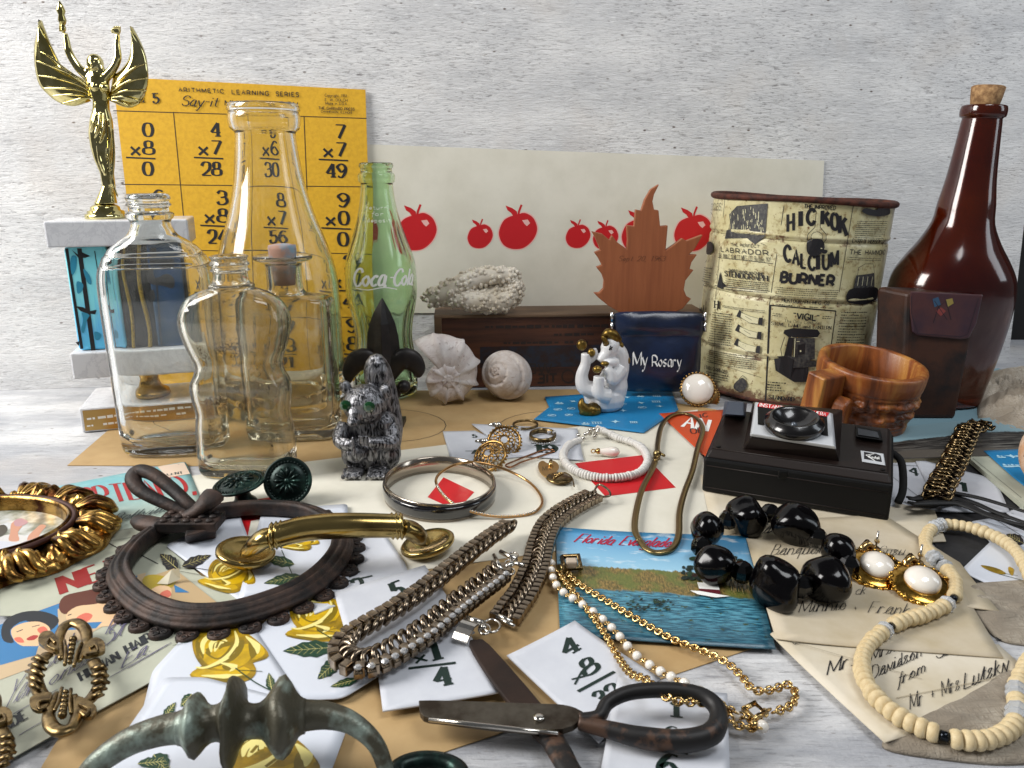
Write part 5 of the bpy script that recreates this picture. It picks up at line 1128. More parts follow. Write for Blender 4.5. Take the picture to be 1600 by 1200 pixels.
pr = [(k[0], k[1] * (.9 if k[1] > 2.5 else 1), k[2] * (.92 if k[1] > 2.5 else 1), k[3]) for k in pr]; t.rotation_euler.y = R(2); obj('glass', bottle((cx, cy_), pr, .35, .9, 72, 0), AMB, t)
b = B(); b.lathe([(.95, -1.2), (1.0, 0), (1.12, .7), (1.2, 1.42), (1.1, 1.5)], (cx, cy_, z3(166)), 24, Matrix.Rotation(R(2), 3, 'Y')); obj('cork', b, CORK, t)

CASE = mat('worn_brown_leather', '3e2418', .5, var='1a1414', vs=26, vr=(.42, .6), bump=.012, bs=350, Specular_IOR_Level=.35)
FLAP = mat('maroon_leather_flap', '4a2a2a', .38, var='33202c', vs=30, bump=.012, bs=350, Coat_Weight=.3)
KY = 58.6; kf = lambda px, py, d=0: W(px, py, KY + d)
base = kf(1450, 655); dz = .1 - base.z
t = thing('leather_case', 'worn brown leather spectacle case standing in front of the brown bottle', 'case', V((base.x, KY, .1)))
up_ = lambda q_: q_ + V((0, 0, dz))
FL, FR, TL_, TR_ = up_(kf(1411, 655)), up_(kf(1494, 657)), up_(kf(1420, 458, .9)), up_(kf(1533, 462, .9))
BL_ = FL + V((-1.1, 3.0, 0)); BR_ = FR + V((-1.1, 3.0, 0)); TBL = TL_ + V((-1.4, 2.6, .15)); TBR = TR_ + V((-1.4, 2.6, .15))
b = B(); b.hexa([FL, FR, BR_, BL_], [TL_, TR_, TBR, TBL]); obj('case_body', b, CASE, t, bev=.35, bseg=3)
nf = (TR_ - FL).cross(TL_ - FR).normalized(); nf = nf if nf.y < 0 else -nf; CP = Plane(TL_ + nf * .03, nf, TR_ - TL_)
fl = [(1421, 455), (1534, 460), (1524, 505), (1512, 528), (1500, 530), (1432, 524), (1424, 518), (1421, 490)]
pp = [plane_hit(x, y, CP.p, CP.n) for x, y in fl]; b = B(); b.prism(pp, nf * .22); obj('flap', b, FLAP, t, bev=.1)
CP2 = Plane(TL_ + nf * .26, nf, TR_ - TL_); p = Pr(CP2, .01); p.rib([plain for plain in [(1424, 462), (1424, 490), (1434, 521), (1502, 526), (1512, 522), (1529, 466)]], .05, 0)
p.poly([(1457, 467), (1466, 464), (1470, 476), (1460, 480)], 1); p.poly([(1478, 468), (1488, 466), (1490, 474), (1480, 480)], 2); p.poly([(1470, 480), (1478, 486), (1470, 494), (1462, 486)], 3); p.rib([(1458, 505), (1466, 480), (1478, 470), (1486, 500)], .06, 0); p.rib([(1460, 470), (1480, 500)], .05, 0)
p.done('tooled_emblem', [ink('tooling_dark', '241822'), ink('tooling_blue', '2b4a66'), ink('tooling_yellow', '8a7a3c'), ink('tooling_red', '7a3430')], t)
# ================================================================== FIGURINES AND SHELLS
# iron fleur-de-lis finial
IRON = mat('cast_iron', '1b1818', .42, .35, var='2a2522', vs=120, bump=.006, bs=600)
y0 = P(612, 664, .1).y; I = lambda px, py, d=0: W(px, py, y0 + d)
t = thing('iron_finial', 'black iron fleur-de-lis finial rising behind the squirrel figurine', 'finial', V((I(610, 650).x, y0, .1)))
b = B(); rs = []
for py, cx, hw in ((466, 597, 1), (474, 597, 5), (488, 597, 12), (505, 597.5, 18), (525, 598, 22), (545, 599, 23), (565, 601, 20), (585, 603, 14), (605, 605, 10)):
    c = I(cx, py); r_ = wid(hw * 1.12, y0, c.z); rs.append([c + V((-r_, 0, 0)), c + V((-r_ * .5, -.32 * min(1, r_), 0)), c + V((0, -.75 * min(1, r_), 0)), c + V((r_ * .5, -.32 * min(1, r_), 0)), c + V((r_, 0, 0)), c + V((0, .5 * min(1, r_), 0))])
b.rings(rs, False, True, sm=False); obj('centre_petal', b, IRON, t, bev=.06)
for pth in ([(602, 600), (590, 575), (572, 562), (556, 566), (546, 582), (545, 598)], [(608, 592), (622, 566), (640, 562), (652, 575), (653, 590)]):
    b = B(); b.tube(spl([I(x, y, -.1) for x, y in pth], 6), [.4, .75, .9, .82, .6, .15], 10, flat=.45, up=(0, 1, 0)); obj('side_petal', b, IRON, t)
b = B(); b.box(I(611, 612), (1.5, .9, .55)); b.tube([I(606, 605), I(612, 640), I(614, 660)], [.55, .4, .5], 12); b.ball(I(631, 604, -.2), .52, 14); b.tube([I(612, 612), I(631, 604, -.2)], [.4, .3], 8); b.ball(I(588, 612, .1), .4, 12); b.tube([I(612, 640), I(619, 652, -.2), I(617, 662, -.1)], [.4, .42, .5], 10)
bt = I(612, 660); b.box(V((bt.x, y0 + .2, .3)), (2.0, 1.7, .4)); b.tube([V((bt.x, y0, .4)), I(610, 640)], [.7, .5], 12); obj('stem', b, IRON, t, bev=.05)

# pewter squirrel
def fur(name, c1, c2, rough, metal, sc_=140, d=.05, st=(1, 1, .35)):
    m = N(name); n_ = m.noise(sc_, 3, .6, st, dist=1.1); m.set(Base_Color=m.mix(m.ramp(n_, [(.40, 0.), (.58, 1.)]), c1, c2), Roughness=rough, Metallic=metal); m.bump(n_, d * SC, 1); return m.mat
PEW = fur('antique_pewter', '242427', '98989c', .34, .8, 520, .07, (1, 1, .28))
y0 = P(578, 736, .12).y; S_ = lambda px, py, d=0: W(px, py, y0 + d)
t = thing('squirrel_figurine', 'pewter squirrel figurine with green gem eyes and a raised tail holding a nut', 'figurine', V((S_(577, 730).x, y0, .11)))
b = B()
def E(px, py, rx, rz, ry=None, d=0, X=None, n=14): c = S_(px, py, d); b.ball(c, (wid(rx, y0 + d, c.z), ry or wid(rx, y0, c.z), wid(rz, y0 + d, c.z)), n, X)
E(580, 700, 39, 42, 1.5, .6); E(578, 665, 31, 35, 1.2, .5); E(607, 706, 20, 28, .9, -.2); E(550, 706, 17, 26, .9, -.1)          # body, haunches
E(570, 632, 35, 33, 1.3, 0); E(556, 645, 15, 15, .7, -.75); E(552, 651, 8, 7, .4, -1.15); E(602, 660, 19, 18, .8, .1)          # head, muzzle
E(540, 605, 9, 11, .35, .1); E(602, 612, 10, 13, .4, .2); E(553, 657, 11, 9, .75, -1.05)                                                                # ears
b.tube(spl([S_(604, 720, 1.6), S_(610, 670, 2.0), S_(600, 620, 2.0), S_(590, 580, 1.6), S_(586, 566, 1.2)], 5), [.7, .85, .95, .9, .6], 16)   # tail
E(589, 585, 21, 34, .8, 1.2)
for pth in ([(610, 665, .0), (612, 690, -.6), (590, 692, -1.25), (575, 690, -1.45)], [(540, 665, .2), (532, 685, -.5), (538, 694, -1.1), (550, 694, -1.4)]): b.tube(spl([S_(*k) for k in pth], 4), [.6, .55, .42, .3], 10)
for k in range(4): b.tube([S_(574 + k * 0, 683 + 4 * k, -1.35), S_(560, 682 + 4.2 * k, -1.55)], [.11, .07], 6); b.tube([S_(532, 685 + 4 * k, -1.0), S_(546, 687 + 3.6 * k, -1.5)], [.11, .07], 6)
E(557, 708, 19, 16, .6, -1.0); E(552, 700, 3, 20, .2, -1.5)
for cx_ in (553, 592):
    c = S_(cx_, 735, -.75); c.z = .42; b.ball(c, (.72, .85, .32), 12)
    for k in range(4): b.tube([c + V((-.5 + .33 * k, -.1, .12)), c + V((-.52 + .35 * k, -.95, -.08))], [.18, .15], 8)
lo = .12
for v_ in b.v: v_.z = max(v_.z, lo)
obj('body', b, PEW, t, remesh=.055)
GEM = mat('green_gem', '0b3d1c', .08, 0, Coat_Weight=1., Coat_Roughness=.02)
for px, py, d in ((577, 636, -1.36), (540, 634, -1.0)):
    b = B(); c = S_(px, py, d); X = Matrix.Rotation(R(90), 3, 'X'); b.lathe([(.34, -.25), (.38, .03), (.33, .12), (.18, .2)], c, 10, X, sm=False); obj('gem_eye', b, GEM, t)
b = B(); b.ball(S_(550, 655, -1.42), (.16, .1, .13), 10); obj('nose', b, mat('dark_pewter', '151515', .35, .6), t)

# unicorn figurine
PORC = mat('white_porcelain', 'dfe0e2', .28, 0, var='d6d6d8', vs=40, bump=.002, bs=90, Coat_Weight=.3, Coat_Roughness=.15); AGOLD = mat('antique_gold_paint', '8f7436', .35, .85, var='4f3d1a', vs=90, bump=.004, bs=300)
y0 = P(950, 640, .25).y; U_ = lambda px, py, d=0: W(px - (5 if px > 955 else 2), py, y0 + d)
t = thing('unicorn_figurine', 'white porcelain baby unicorn figurine with gold mane and hooves on the blue card', 'figurine', V((U_(950, 640).x, y0, .23)))
b = B()
def E2(px, py, rx, rz, ry=None, d=0, bb=None, X=None): c = U_(px, py, d); (bb or b).ball(c, (wid(rx, y0 + d, c.z), ry or wid(rx, y0, c.z), wid(rz, y0 + d, c.z)), 16, X)
E2(948, 622, 31, 27, 1.5, .3); E2(962, 603, 24, 34, 1.3, .5); E2(968, 582, 19, 26, 1.1, .5); E2(932, 620, 18, 18, 1.1, .2)       # rump, back
b.tube(spl([U_(964, 600, .5), U_(972, 575, .5), U_(972, 552, .4), U_(958, 540, .2)], 5), [.95, .85, .72, .62], 14)                  # neck
b.tube(spl([U_(966, 532, 0), U_(958, 541, -.25), U_(950, 551, -.45), U_(943, 560, -.6), U_(939, 565, -.65)], 5), [.5, .72, .66, .46, .44, .3], 16); b.ball(U_(958, 548, -.3), (.6, .5, .62), 14); b.ball(U_(938, 562, -.9), (.1, .08, .1), 6)                                         # head, muzzle
b.tube(spl([U_(938, 612, -.3), U_(916, 605, -.5), U_(911, 588, -.5), U_(917, 568, -.5), U_(918, 552, -.5)], 5), [.8, .66, .52, .42, .42], 12)   # back leg
b.tube(spl([U_(918, 565, -.5), U_(930, 556, -.3), U_(928, 546, -.3)], 4), [.36, .34, .34], 10)
b.tube(spl([U_(952, 618, -.9), U_(939, 615, -1.2), U_(937, 600, -1.3), U_(938, 588, -1.3)], 5), [.7, .55, .44, .44], 12)            # near hind leg
b.tube(spl([U_(975, 575, -.3), U_(962, 592, -.9), U_(955, 582, -1.1), U_(948, 575, -1.1)], 5), [.7, .56, .42, .34], 12); b.tube(spl([U_(968, 566, -.4), U_(955, 567, -.9), U_(946, 568, -1.0)], 5), [.4, .33, .28], 12)
b.tube([U_(966, 532, -.2), U_(970, 522, -.25)], [.26, .08], 8)
for v_ in b.v: v_.z = max(v_.z, .23)
obj('body', b, PORC, t, remesh=.05, smooth=8)
def gp(name, f): 
    g = B(); f(g); obj(name, g, AGOLD, t)
gp('hoof', lambda g: (E2(911, 539, 8.5, 9, .35, -.55, g))); gp('hoof', lambda g: E2(926, 551, 6.5, 7, .3, -.62, g)); gp('hoof', lambda g: E2(935, 577, 7.5, 6, .35, -1.45, g)); gp('hoof', lambda g: E2(947, 568, 7, 4, .3, -1.2, g))
def mane(g):
    g.tube(spl([U_(943, 528, -.35), U_(952, 521, -.4), U_(964, 524, -.3), U_(972, 533, -.1)], 5), [.18, .42, .42, .3], 10)
    for k in range(6): g.ball(U_(966 + k * 3.4, 526 + k * 7.5, .1 + .05 * k), (.38, .4, .42), 10)
    g.tube(spl([U_(956, 522, -.5), U_(966, 530, -.45), U_(970, 542, -.3)], 4), [.2, .25, .08], 8)
gp('mane', mane); gp('horn', lambda g: g.tube([U_(950, 538, -.6), U_(946, 530, -.9), U_(943, 526, -1.05)], [.3, .2, .08], 10))
def tail(g):
    g.tube(spl([U_(935, 636, -.6), U_(920, 642, -1.2), U_(911, 632, -1.3), U_(912, 622, -1.2)], 5), [.5, .62, .35, .08], 12); g.tube(spl([U_(935, 640, -.9), U_(925, 646, -1.3), U_(908, 642, -1.3)], 5), [.45, .5, .25], 12); g.ball(U_(925, 641, -1.2), (.75, .5, .45), 12)
    for v_ in g.v: v_.z = max(v_.z, .24)
gp('tail', tail)
g = B()
for a, c in (((954, 547), (962, 542)), ((957, 547), (959, 540)), ((955, 543), (961, 546))): g.tube([U_(a[0], a[1], -1.0), U_(c[0], c[1], -.98)], .05, 6)
obj('closed_eye', g, BLACK, t)

# spiral shells
def spiral(axis, start, turns, k, R0, rr, pitch, lobes=0, lob=0, n=26, steps=40, apexup=1, squash=1.0, seed=0, roll=0):
    """tube on a conical log-spiral; axis points to the apex"""
    ax = V(axis).normalized(); e1 = ax.orthogonal().normalized(); e1 = Matrix.Rotation(roll, 3, ax) @ e1; e2 = ax.cross(e1); rs = []
    N_ = int(turns * steps)
    for i in range(N_ + 1):
        th = i / steps * math.tau; g = math.exp(-k * (turns * math.tau - th)); rad = R0 * g; r_ = rr * g
        c = e1 * math.cos(th) * rad + e2 * math.sin(th) * rad - ax * pitch * g
        o1 = (e1 * math.cos(th) + e2 * math.sin(th)); ring_ = []
        for j in range(n):
            a = math.tau * j / n; rj = r_ * (1 + .02 * nz.noise(V((th * 3, a * 2, seed))))
            if lobes: s_ = max(0, math.cos(th * lobes)) ** 4; rj *= 1 + lob * s_ * max(0, math.cos(a - .75)) ** 5
            ring_.append(c + o1 * math.cos(a) * rj + ax * math.sin(a) * rj * squash)
        rs.append(ring_)
    b = B(); b.rings(rs, False, True); return b
def place(b, px, py, y, zmin): 
    c = W(px, py, y)
    for v_ in b.v: v_ += c
    dz_ = zmin - min(v_.z for v_ in b.v)
    for v_ in b.v: v_.z += dz_
    return b
def shellm(name, c1, c2, c3):
    m = N(name); n1 = m.noise(45, 5, .65, dist=.8); n2 = m.noise(190, 5, .7, (1, 1, 1), dist=1.)
    c = m.mix(m.ramp(n1, [(.38, 0.), (.62, 1.)]), c1, c2); c = m.mix(m.ramp(n2, [(.56, 0.), (.66, .8)]), c, c3); m.set(Base_Color=c, Roughness=.55); m.bump(n2, .0006, 1); return m.mat
b = spiral((.30, -.93, -.05), 0, 4.2, .150, 1.85, 2.1, 2.0, 9, .36, n=28, steps=54, seed=1, roll=R(200), squash=.85)
place(b, 702, 612, P(700, 650).y + 2.2, .12); obj('whelk_shell', b, shellm('chalky_whelk', 'c4b8b4', 'd8d3d0', '8e7a74'), label='chalky white knobbed whelk shell, spire towards the viewer', cat='shell')
b = B(); ax = V((-.42, -.84, .34)).normalized(); e1 = V((1, 0, 0)); e1 = (e1 - ax * e1.dot(ax)).normalized(); e2 = ax.cross(e1); rs = []
for i in range(1, 64):
    psi = math.pi * (i / 64) ** 1.15; ring_ = []
    for j in range(72):
        th = math.tau * j / 72; u = math.log(max(.02, math.tan(min(psi, 3.0) / 2) / .62)) / .95 + th / math.tau; fr_ = u - round(u)
        g_ = math.exp(-(fr_ / .07) ** 2) * (1 if psi < 1.75 else max(0, 1 - (psi - 1.75) / .3)); lift = .10 * (.5 - (u - math.floor(u))) * math.exp(-((psi - .6) / .9) ** 2)
        dr = e1 * math.cos(th) + e2 * math.sin(th); flare = 1 + .30 * max(0, dr.x * .85 - dr.z * .45) ** 1.5 * math.sin(psi) ** 2
        r_ = 2.05 * (1 - .055 * g_ + lift) * flare; ring_.append(ax * math.cos(psi) * r_ * .92 + dr * math.sin(psi) * r_)
    rs.append(ring_)
b.rings([[ax * 1.98 + (p_ - ax * p_.dot(ax)) * .2 for p_ in rs[0]]] + rs, False, True)
place(b, 789, 600, P(790, 632).y + 1.7, .12); obj('moon_snail_shell', b, shellm('moon_snail', 'b3a59b', 'cdc6c2', 'a89488'), label='smooth grey beige moon snail shell against the walnut box', cat='shell')
b = spiral((-.8, -.35, .5), 0, 3.0, .17, 1.5, 1.9, .3, n=24, steps=40, seed=6)
place(b, 1655, 750, P(1600, 800).y + 1.5, .5); obj('striped_shell', b, shellm('striped_shell', 'c79b78', 'd9c2ae', '6b4a36'), label='peach brown striped shell cut off by the right edge', cat='shell')

# ------------------------------------------------------------------ carved wooden mug
WOOD = N('carved_monkeypod'); ww = WOOD.noise(55, 5, .6, (1, 1, .12), dist=.8); WOOD.set(Base_Color=WOOD.ramp(ww, [(.36, '532a12'), (.5, '86491f'), (.66, 'b07a3a')]), Roughness=WOOD.math('ADD', .27, WOOD.math('MULTIPLY', WOOD.noise(300, 3), .25))); WOOD.bump(WOOD.noise(260, 4, .6, (1, 1, .15)), .00025, 1); WOOD = WOOD.mat
mc = P(1352, 690, .5); my = P(1360, 688, .1).y + 2.6; mx = wid(545, my, 4)
t = thing('wooden_mug', 'carved tiki style wooden mug with blocky handle between the tin and leather case', 'mug', (mx, my, .1))
MX = Matrix.Rotation(R(9), 3, 'X') @ Matrix.Rotation(R(4), 3, 'Y')
MH = 5.3; mo = V((mx, my, .45))
def mugr(a, z):
    r_ = 3.3 + .5 * min(1, z / 4.5); u = a * 3.9
    for zb, d in ((3.75, .10), (1.15, .10)): r_ -= d * math.exp(-((z - zb) / .09) ** 2)
    if 1.25 < z < 3.65:
        m_ = min((z - 1.25) / .2, (3.65 - z) / .2, 1); r_ -= .12 * m_
        # brow, eyes, teeth: relief around the wall
        ph = (a * 3.0) % math.tau
        r_ += m_ * .24 * math.exp(-((z - 3.0 - .2 * math.sin(ph)) / .28) ** 2) * (1 + .5 * math.sin(a * 30) * (math.cos(ph) > .3))
        r_ += m_ * .2 * math.exp(-((z - 1.95 + .2 * math.cos(ph)) / .32) ** 2) * (1 if math.sin(a * 14) > -.4 else .15)
        r_ += m_ * .10 * math.tanh(5 * nz.noise(V((a * 5.5, z * 2.2, 1)))) - m_ * .10 * (1 if math.sin(a * 22) > .82 and z > 2.5 else 0)
        r_ -= m_ * .16 * math.exp(-((z - 2.45 - .15 * math.sin(ph)) / .07) ** 2)
    return r_
b = B(); rs = []; NN = 180; zs = [0, .06] + [.12 + i * .085 for i in range(int((MH - .35) / .085))] + [MH - .2, MH - .06]
for i, z in enumerate(zs):
    sh = -.35 if z == 0 else (-.1 if z == .06 else (-.05 if z > MH - .1 else 0)); rs.append([mo + MX @ V(((mugr(a, z) + sh) * math.cos(a), (mugr(a, z) + sh) * math.sin(a), z)) for a in [k * math.tau / NN for k in range(NN)]])
for z, r_ in ((MH, 3.55), (MH, 3.3), (MH - .15, 3.2), (3, 3.1), (1, 2.9), (.9, 1)): rs.append([mo + MX @ V((r_ * math.cos(a), r_ * math.sin(a), z)) for a in [k * math.tau / NN for k in range(NN)]])
b.rings(rs, False, True); obj('carved_bowl', b, WOOD, t)
b = B(); ha = R(208); X = MX @ Matrix.Rotation(ha, 3, 'Z'); b.box((4.5, 0, 2.75), (2.8, 1.5, 4.5), None)
hb = B(); hv = [mo + X @ v_ for v_ in b.v]; hb.add(hv, b.f, 0, False); obj('handle', hb, WOOD, t, bev=.12)
b = B(); q = [(3.2, .2), (3.8, .5), (4.6, 1.3), (5.1, 2.5), (4.9, 3.3), (4.2, 3.6), (3.6, 3.3), (3.2, 2.8)]
X2 = MX @ Matrix.Rotation(R(226), 3, 'Z'); b.prism([mo + X2 @ V((x, -.5, z)) for x, z in q], X2 @ V((0, 1.0, 0))); obj('carved_ear', b, WOOD, t, bev=.2, bseg=3)

# ------------------------------------------------------------------ camera
BLK = mat('black_leatherette', '050506', .55, Specular_IOR_Level=.25, bump=.006, bs=1500); BRN = mat('dark_brown_plastic', '1d1512', .42, Specular_IOR_Level=.3, bump=.006, bs=1400); CHR = mat('brushed_silver_trim', 'd3d6da', .35, .35)
A0, A1 = P(1096, 768, .16), P(1388, 816, .16); ux = (A1 - A0).normalized(); uy = V((-ux.y, ux.x, 0)); CL = (A1 - A0).length
ZF, ZB, DP = 2.5, 3.6, 6.2
def K_(x, y, h=0):          # point on the sloping top face: x along, y deep, h above it
    return A0 + ux * x + uy * y + V((0, 0, ZF + (ZB - ZF) * y / DP + h))
t = thing('camera', 'black and brown vintage cartridge camera lying on its back, lens up', 'camera', A0 + ux * CL / 2 + uy * 3 - V((0, 0, 0)))
fl_ = lambda x, y, z: A0 + ux * x + uy * y + V((0, 0, z))
b = B(); b.hexa([fl_(0, 0, .02), fl_(CL, 0, .02), fl_(CL - .1, DP, .02), fl_(.1, DP, .02)], [K_(.0, 0, -.3), K_(CL, 0, -.3), K_(CL, DP, -.3), K_(0, DP, -.3)]); obj('back_shell', b, BLK, t, bev=.15)
b = B(); b.hexa([K_(.08, .08, -.29), K_(CL - .08, .08, -.29), K_(CL - .08, DP - .08, -.29), K_(.08, DP - .08, -.29)], [K_(.35, .45, .12), K_(CL - .3, .45, .12), K_(CL - .3, DP - .2, .12), K_(.35, DP - .2, .12)]); obj('front_plate', b, BRN, t, bev=.1)
TOPN = (K_(1, 0) - K_(0, 0)).cross(K_(0, 1) - K_(0, 0)).normalized(); TOP = Plane(K_(0, 0, .12), TOPN, ux)
def tpq(px, h=0): pl_ = Plane(TOP.p + TOPN * h, TOPN, ux); return [plane_hit(x, y, pl_.p, pl_.n) for x, y in px]
def slab(name, lo_px, hi_px, h0, h1, mt, bev=.05, par=None):
    b = B(); b.hexa(tpq(lo_px, h0), tpq(hi_px, h1)); return obj(name, b, mt, par or t, bev=bev)
slab('lens_housing', [(1160, 702), (1312, 722), (1318, 640), (1176, 628)], [(1172, 682), (1306, 702), (1302, 648), (1178, 630)], -.05, .9, BRN, .1)
slab('silver_surround', [(1171, 682), (1307, 703), (1302, 646), (1179, 628)], [(1174, 677), (1304, 697), (1298, 645), (1182, 629)], .91, 1.2, CHR, .08)
slab('black_faceplate', [(1184, 663), (1294, 681), (1292, 646), (1184, 631)], [(1184, 663), (1294, 681), (1292, 646), (1184, 631)], 1.2, 1.23, BLK, 0)
LP = Plane(TOP.p + TOPN * 1.23, TOPN, ux); p = Pr(LP, .006); p.poly([(1183, 635), (1186, 629), (1296, 645), (1292, 651)], 0); p.text('INSTANT', (1187, 635), (1222, 640), (1188, 630), 'mono', .15, 1, gap=2.4); p.text('CAMERA', (1262, 646), (1290, 650), (1263, 641), 'mono', .15, 1); p.done('red_stripe', [REDINK, WHITEINK], t)
rot = TOPN.to_track_quat('Z', 'Y').to_matrix(); lc = plane_hit(1240, 668, LP.p, LP.n)
b = B(); b.lathe([(1.65, 0), (1.72, .15), (1.68, .5), (1.5, .58), (1.42, .75), (1.30, .78), (1.2, .66), (.8, .30), (.35, .15), (.2, .14)], lc, 48, rot, True); LENSB = mat('lens_black_plastic', '0c0a0a', .22, Coat_Weight=.5); lo_ = obj('lens_barrel', b, LENSB, t)
b = B(); b.ball(lc + TOPN * .16, (.2, .2, .2), 14); obj('lens_glass', b, mat('lens_glass_dark', '5a6068', .05, .3), lo_)
slab('flash_socket', [(1128, 650), (1165, 652), (1168, 628), (1132, 627)], [(1133, 647), (1162, 649), (1162, 628), (1138, 627)], -.02, .9, mat('blue_grey_plastic', '39414f', .4), .06)
slab('viewfinder', [(1337, 684), (1380, 690), (1375, 672), (1336, 664)], [(1338, 682), (1378, 688), (1374, 673), (1337, 666)], -.02, .35, BLK, .03)
slab('viewfinder_window', [(1341, 679), (1374, 684), (1371, 675), (1340, 669)], [(1341, 679), (1374, 684), (1371, 675), (1340, 669)], .36, .4, mat('smoked_window', '1a1f26', .05, .3), 0)
slab('silver_badge', [(1347, 722), (1384, 728), (1381, 709), (1344, 704)], [(1347, 721), (1383, 727), (1380, 709), (1345, 704)], 0, .06, CHR, .02)
p = Pr(Plane(TOP.p + TOPN * .065, TOPN, ux), .004); p.poly([(1350, 717), (1378, 722), (1376, 712), (1369, 709), (1350, 706)]); p.rib([(1366, 709), (1353, 711), (1367, 720)], .06, 1); p.text('Kodak', (1357, 715), (1375, 718), (1358, 711), 'mono', .16, 1); p.done('badge_emblem', [BLACK, WHITEINK], t)
b = B(); b.box(fl_(4.6, -.03, 1.9), (.55, .2, .5), None); obj('latch', b, BLK, t, bev=.08)
for h_ in (.35, 1.75):
    b = B(); b.tube([fl_(.2, -.005, h_), fl_(CL - .2, -.005, h_)], .035, 6); obj('seam_ridge', b, BRN, t)
b = B(); b.tube([K_(.4, .5, .13), K_(CL - .35, .5, .13)], .045, 6); obj('edge_ridge', b, BRN, t)
for x_, y_ in ((.7, .8), (CL - .6, .8), (.7, DP - .6)):
    b = B(); q_ = K_(x_, y_, .12); b.lathe([(.14, 0), (.14, .03), (.08, .05), (.02, .05)], q_, 12); obj('screw', b, BLK, t)
b = B(); b.tube(spl([fl_(CL - .1, 4.6, 2.6), fl_(CL + .5, 4.2, 2.2), fl_(CL + .7, 3.0, 1.0), fl_(CL + .5, 2.4, .3)], 5), .22, 8); obj('wrist_strap', b, mat('black_cord', '0a0a0a', .9, bump=.02, bs=900), t)
# ================================================================== JEWELLERY AND HARDWARE IN FRONT
GOLDC = mat('gold_chain_metal', 'dcbc80', .2, 1, var='a98650', vs=300); BRZ = mat('antique_bronze_metal', '8a7550', .3, 1, var='4e3f28', vs=250, bump=.004, bs=700)
SILV = mat('tarnished_silver', '9c8d7a', .24, 1, var='5c5045', vs=220, bump=.002, bs=500); STEEL = mat('bright_silver', 'c9c4bc', .16, 1)
PEARL = N('pearl'); PEARL.set(Base_Color=PEARL.mix(PEARL.n('ShaderNodeLayerWeight').outputs['Facing'], 'f0ebe2', 'dccfc0'), Roughness=.18, Coat_Weight=.8, Coat_Roughness=.08, Subsurface_Weight=.15, Subsurface_Radius=(.002, .002, .002)); PEARL = PEARL.mat
def path(px, z, n=8, closed=False):
    return spl([P(q[0], q[1], q[2] if len(q) > 2 else z) for q in px], n, closed)
def cen(pa): c = sum(pa, V((0, 0, 0))) / len(pa); return V((c.x, c.y, 0))

# ---- rusty oval frame with bow
RUSTF = mat('rusty_dark_iron', '45342c', .6, .35, var='1d1817', vs=90, vr=(.36, .58), bump=.035, bs=420)
ov = [(186, 905), (205, 866), (250, 832), (310, 810), (370, 800), (430, 798), (485, 805), (525, 828), (536, 858), (520, 892), (478, 928), (415, 956), (345, 973), (275, 972), (218, 948)]
pa = resample(path(ov, .5, 8, True), .28, True); c0 = cen(pa)
t = thing('oval_picture_frame', 'rusty cast iron oval frame with scalloped edge and a bow', 'frame', c0 + V((0, 0, .4)))
prof = [(-.50, 0), (-.55, .62), (-.48, .78), (-.34, .80), (-.26, .66), (-.20, .60), (-.10, .70), (.06, .70), (.14, .58), (.18, .50), (.26, .56), (.34, .52), (.40, .40), (.44, .32), (.50, .3), (.54, .2), (.48, 0)]
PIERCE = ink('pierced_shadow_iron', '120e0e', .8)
b = B(); b.sweep([p_ + V((0, 0, -.05)) for p_ in pa], prof, True, center=c0); obj('moulded_ring', b, RUSTF, t)
L = resample(pa, 1.08, True); fr = B().frames(L, True, (0, 0, 1)); n = len(L)
for i, (p_, (tt, a, u_)) in enumerate(zip(L, fr)):
    if a.dot(p_ - c0) < 0: a = -a
    q = p_ + a * .66
    if p_.y > c0.y + 1.0 and abs(p_.x - c0.x) < 99 and i % 1 == 0 and p_.y > c0.y + 2.2: pass
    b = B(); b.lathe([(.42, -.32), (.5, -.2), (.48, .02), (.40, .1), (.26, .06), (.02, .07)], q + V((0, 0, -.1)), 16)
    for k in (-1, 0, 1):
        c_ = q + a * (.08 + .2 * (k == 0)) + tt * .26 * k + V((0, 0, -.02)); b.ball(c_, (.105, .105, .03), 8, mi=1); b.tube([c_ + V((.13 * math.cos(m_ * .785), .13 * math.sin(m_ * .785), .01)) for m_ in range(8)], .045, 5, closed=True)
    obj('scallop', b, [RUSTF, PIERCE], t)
def bowt(name, px, rad, flat=.45, n=12):
    b = B(); b.tube(path(px, 1.), rad, n, flat=flat, up=(0, 0, 1)); obj(name, b, RUSTF, t)
bowt('bow_loop', [(318, 812, 1.0), (270, 792, 1.6), (222, 768, 2.2), (208, 748, 2.7), (218, 736, 3.0), (240, 742, 2.9), (270, 765, 2.3), (298, 790, 1.7), (325, 806, 1.1)], [.32, .34, .40, .44, .42, .40, .38, .34, .32], .9)
bowt('bow_tail', [(318, 808, 1.1), (295, 818, 1.1), (262, 822, 1.0), (228, 818, .9), (214, 812, .9)], [.3, .45, .55, .6, .4], .7)
bowt('bow_tail', [(285, 808, 1.3), (305, 800, 1.6), (322, 786, 2.0), (334, 774, 2.2)], [.35, .5, .62, .66], .7)
b = B(); ctr = P(298, 815, 1.2); b.box(ctr, (3.2, 1.6, .5), None)
for k in range(5):
    for j in range(3): b.ball(ctr + V((-1.2 + .6 * k, -.5 + .5 * j, .28)), (.24, .2, .14), 7)
obj('bow_knot', b, RUSTF, t, bev=.15)
b = B(); b.hexa([P(290, 850, .3), P(338, 842, .3), P(338, 835, .3), P(292, 842, .3)], [P(288, 838, 1.1), P(336, 825, 1.1), P(336, 812, 1.1), P(290, 828, 1.1)]); obj('bracket', b, RUSTF, t, bev=.1)

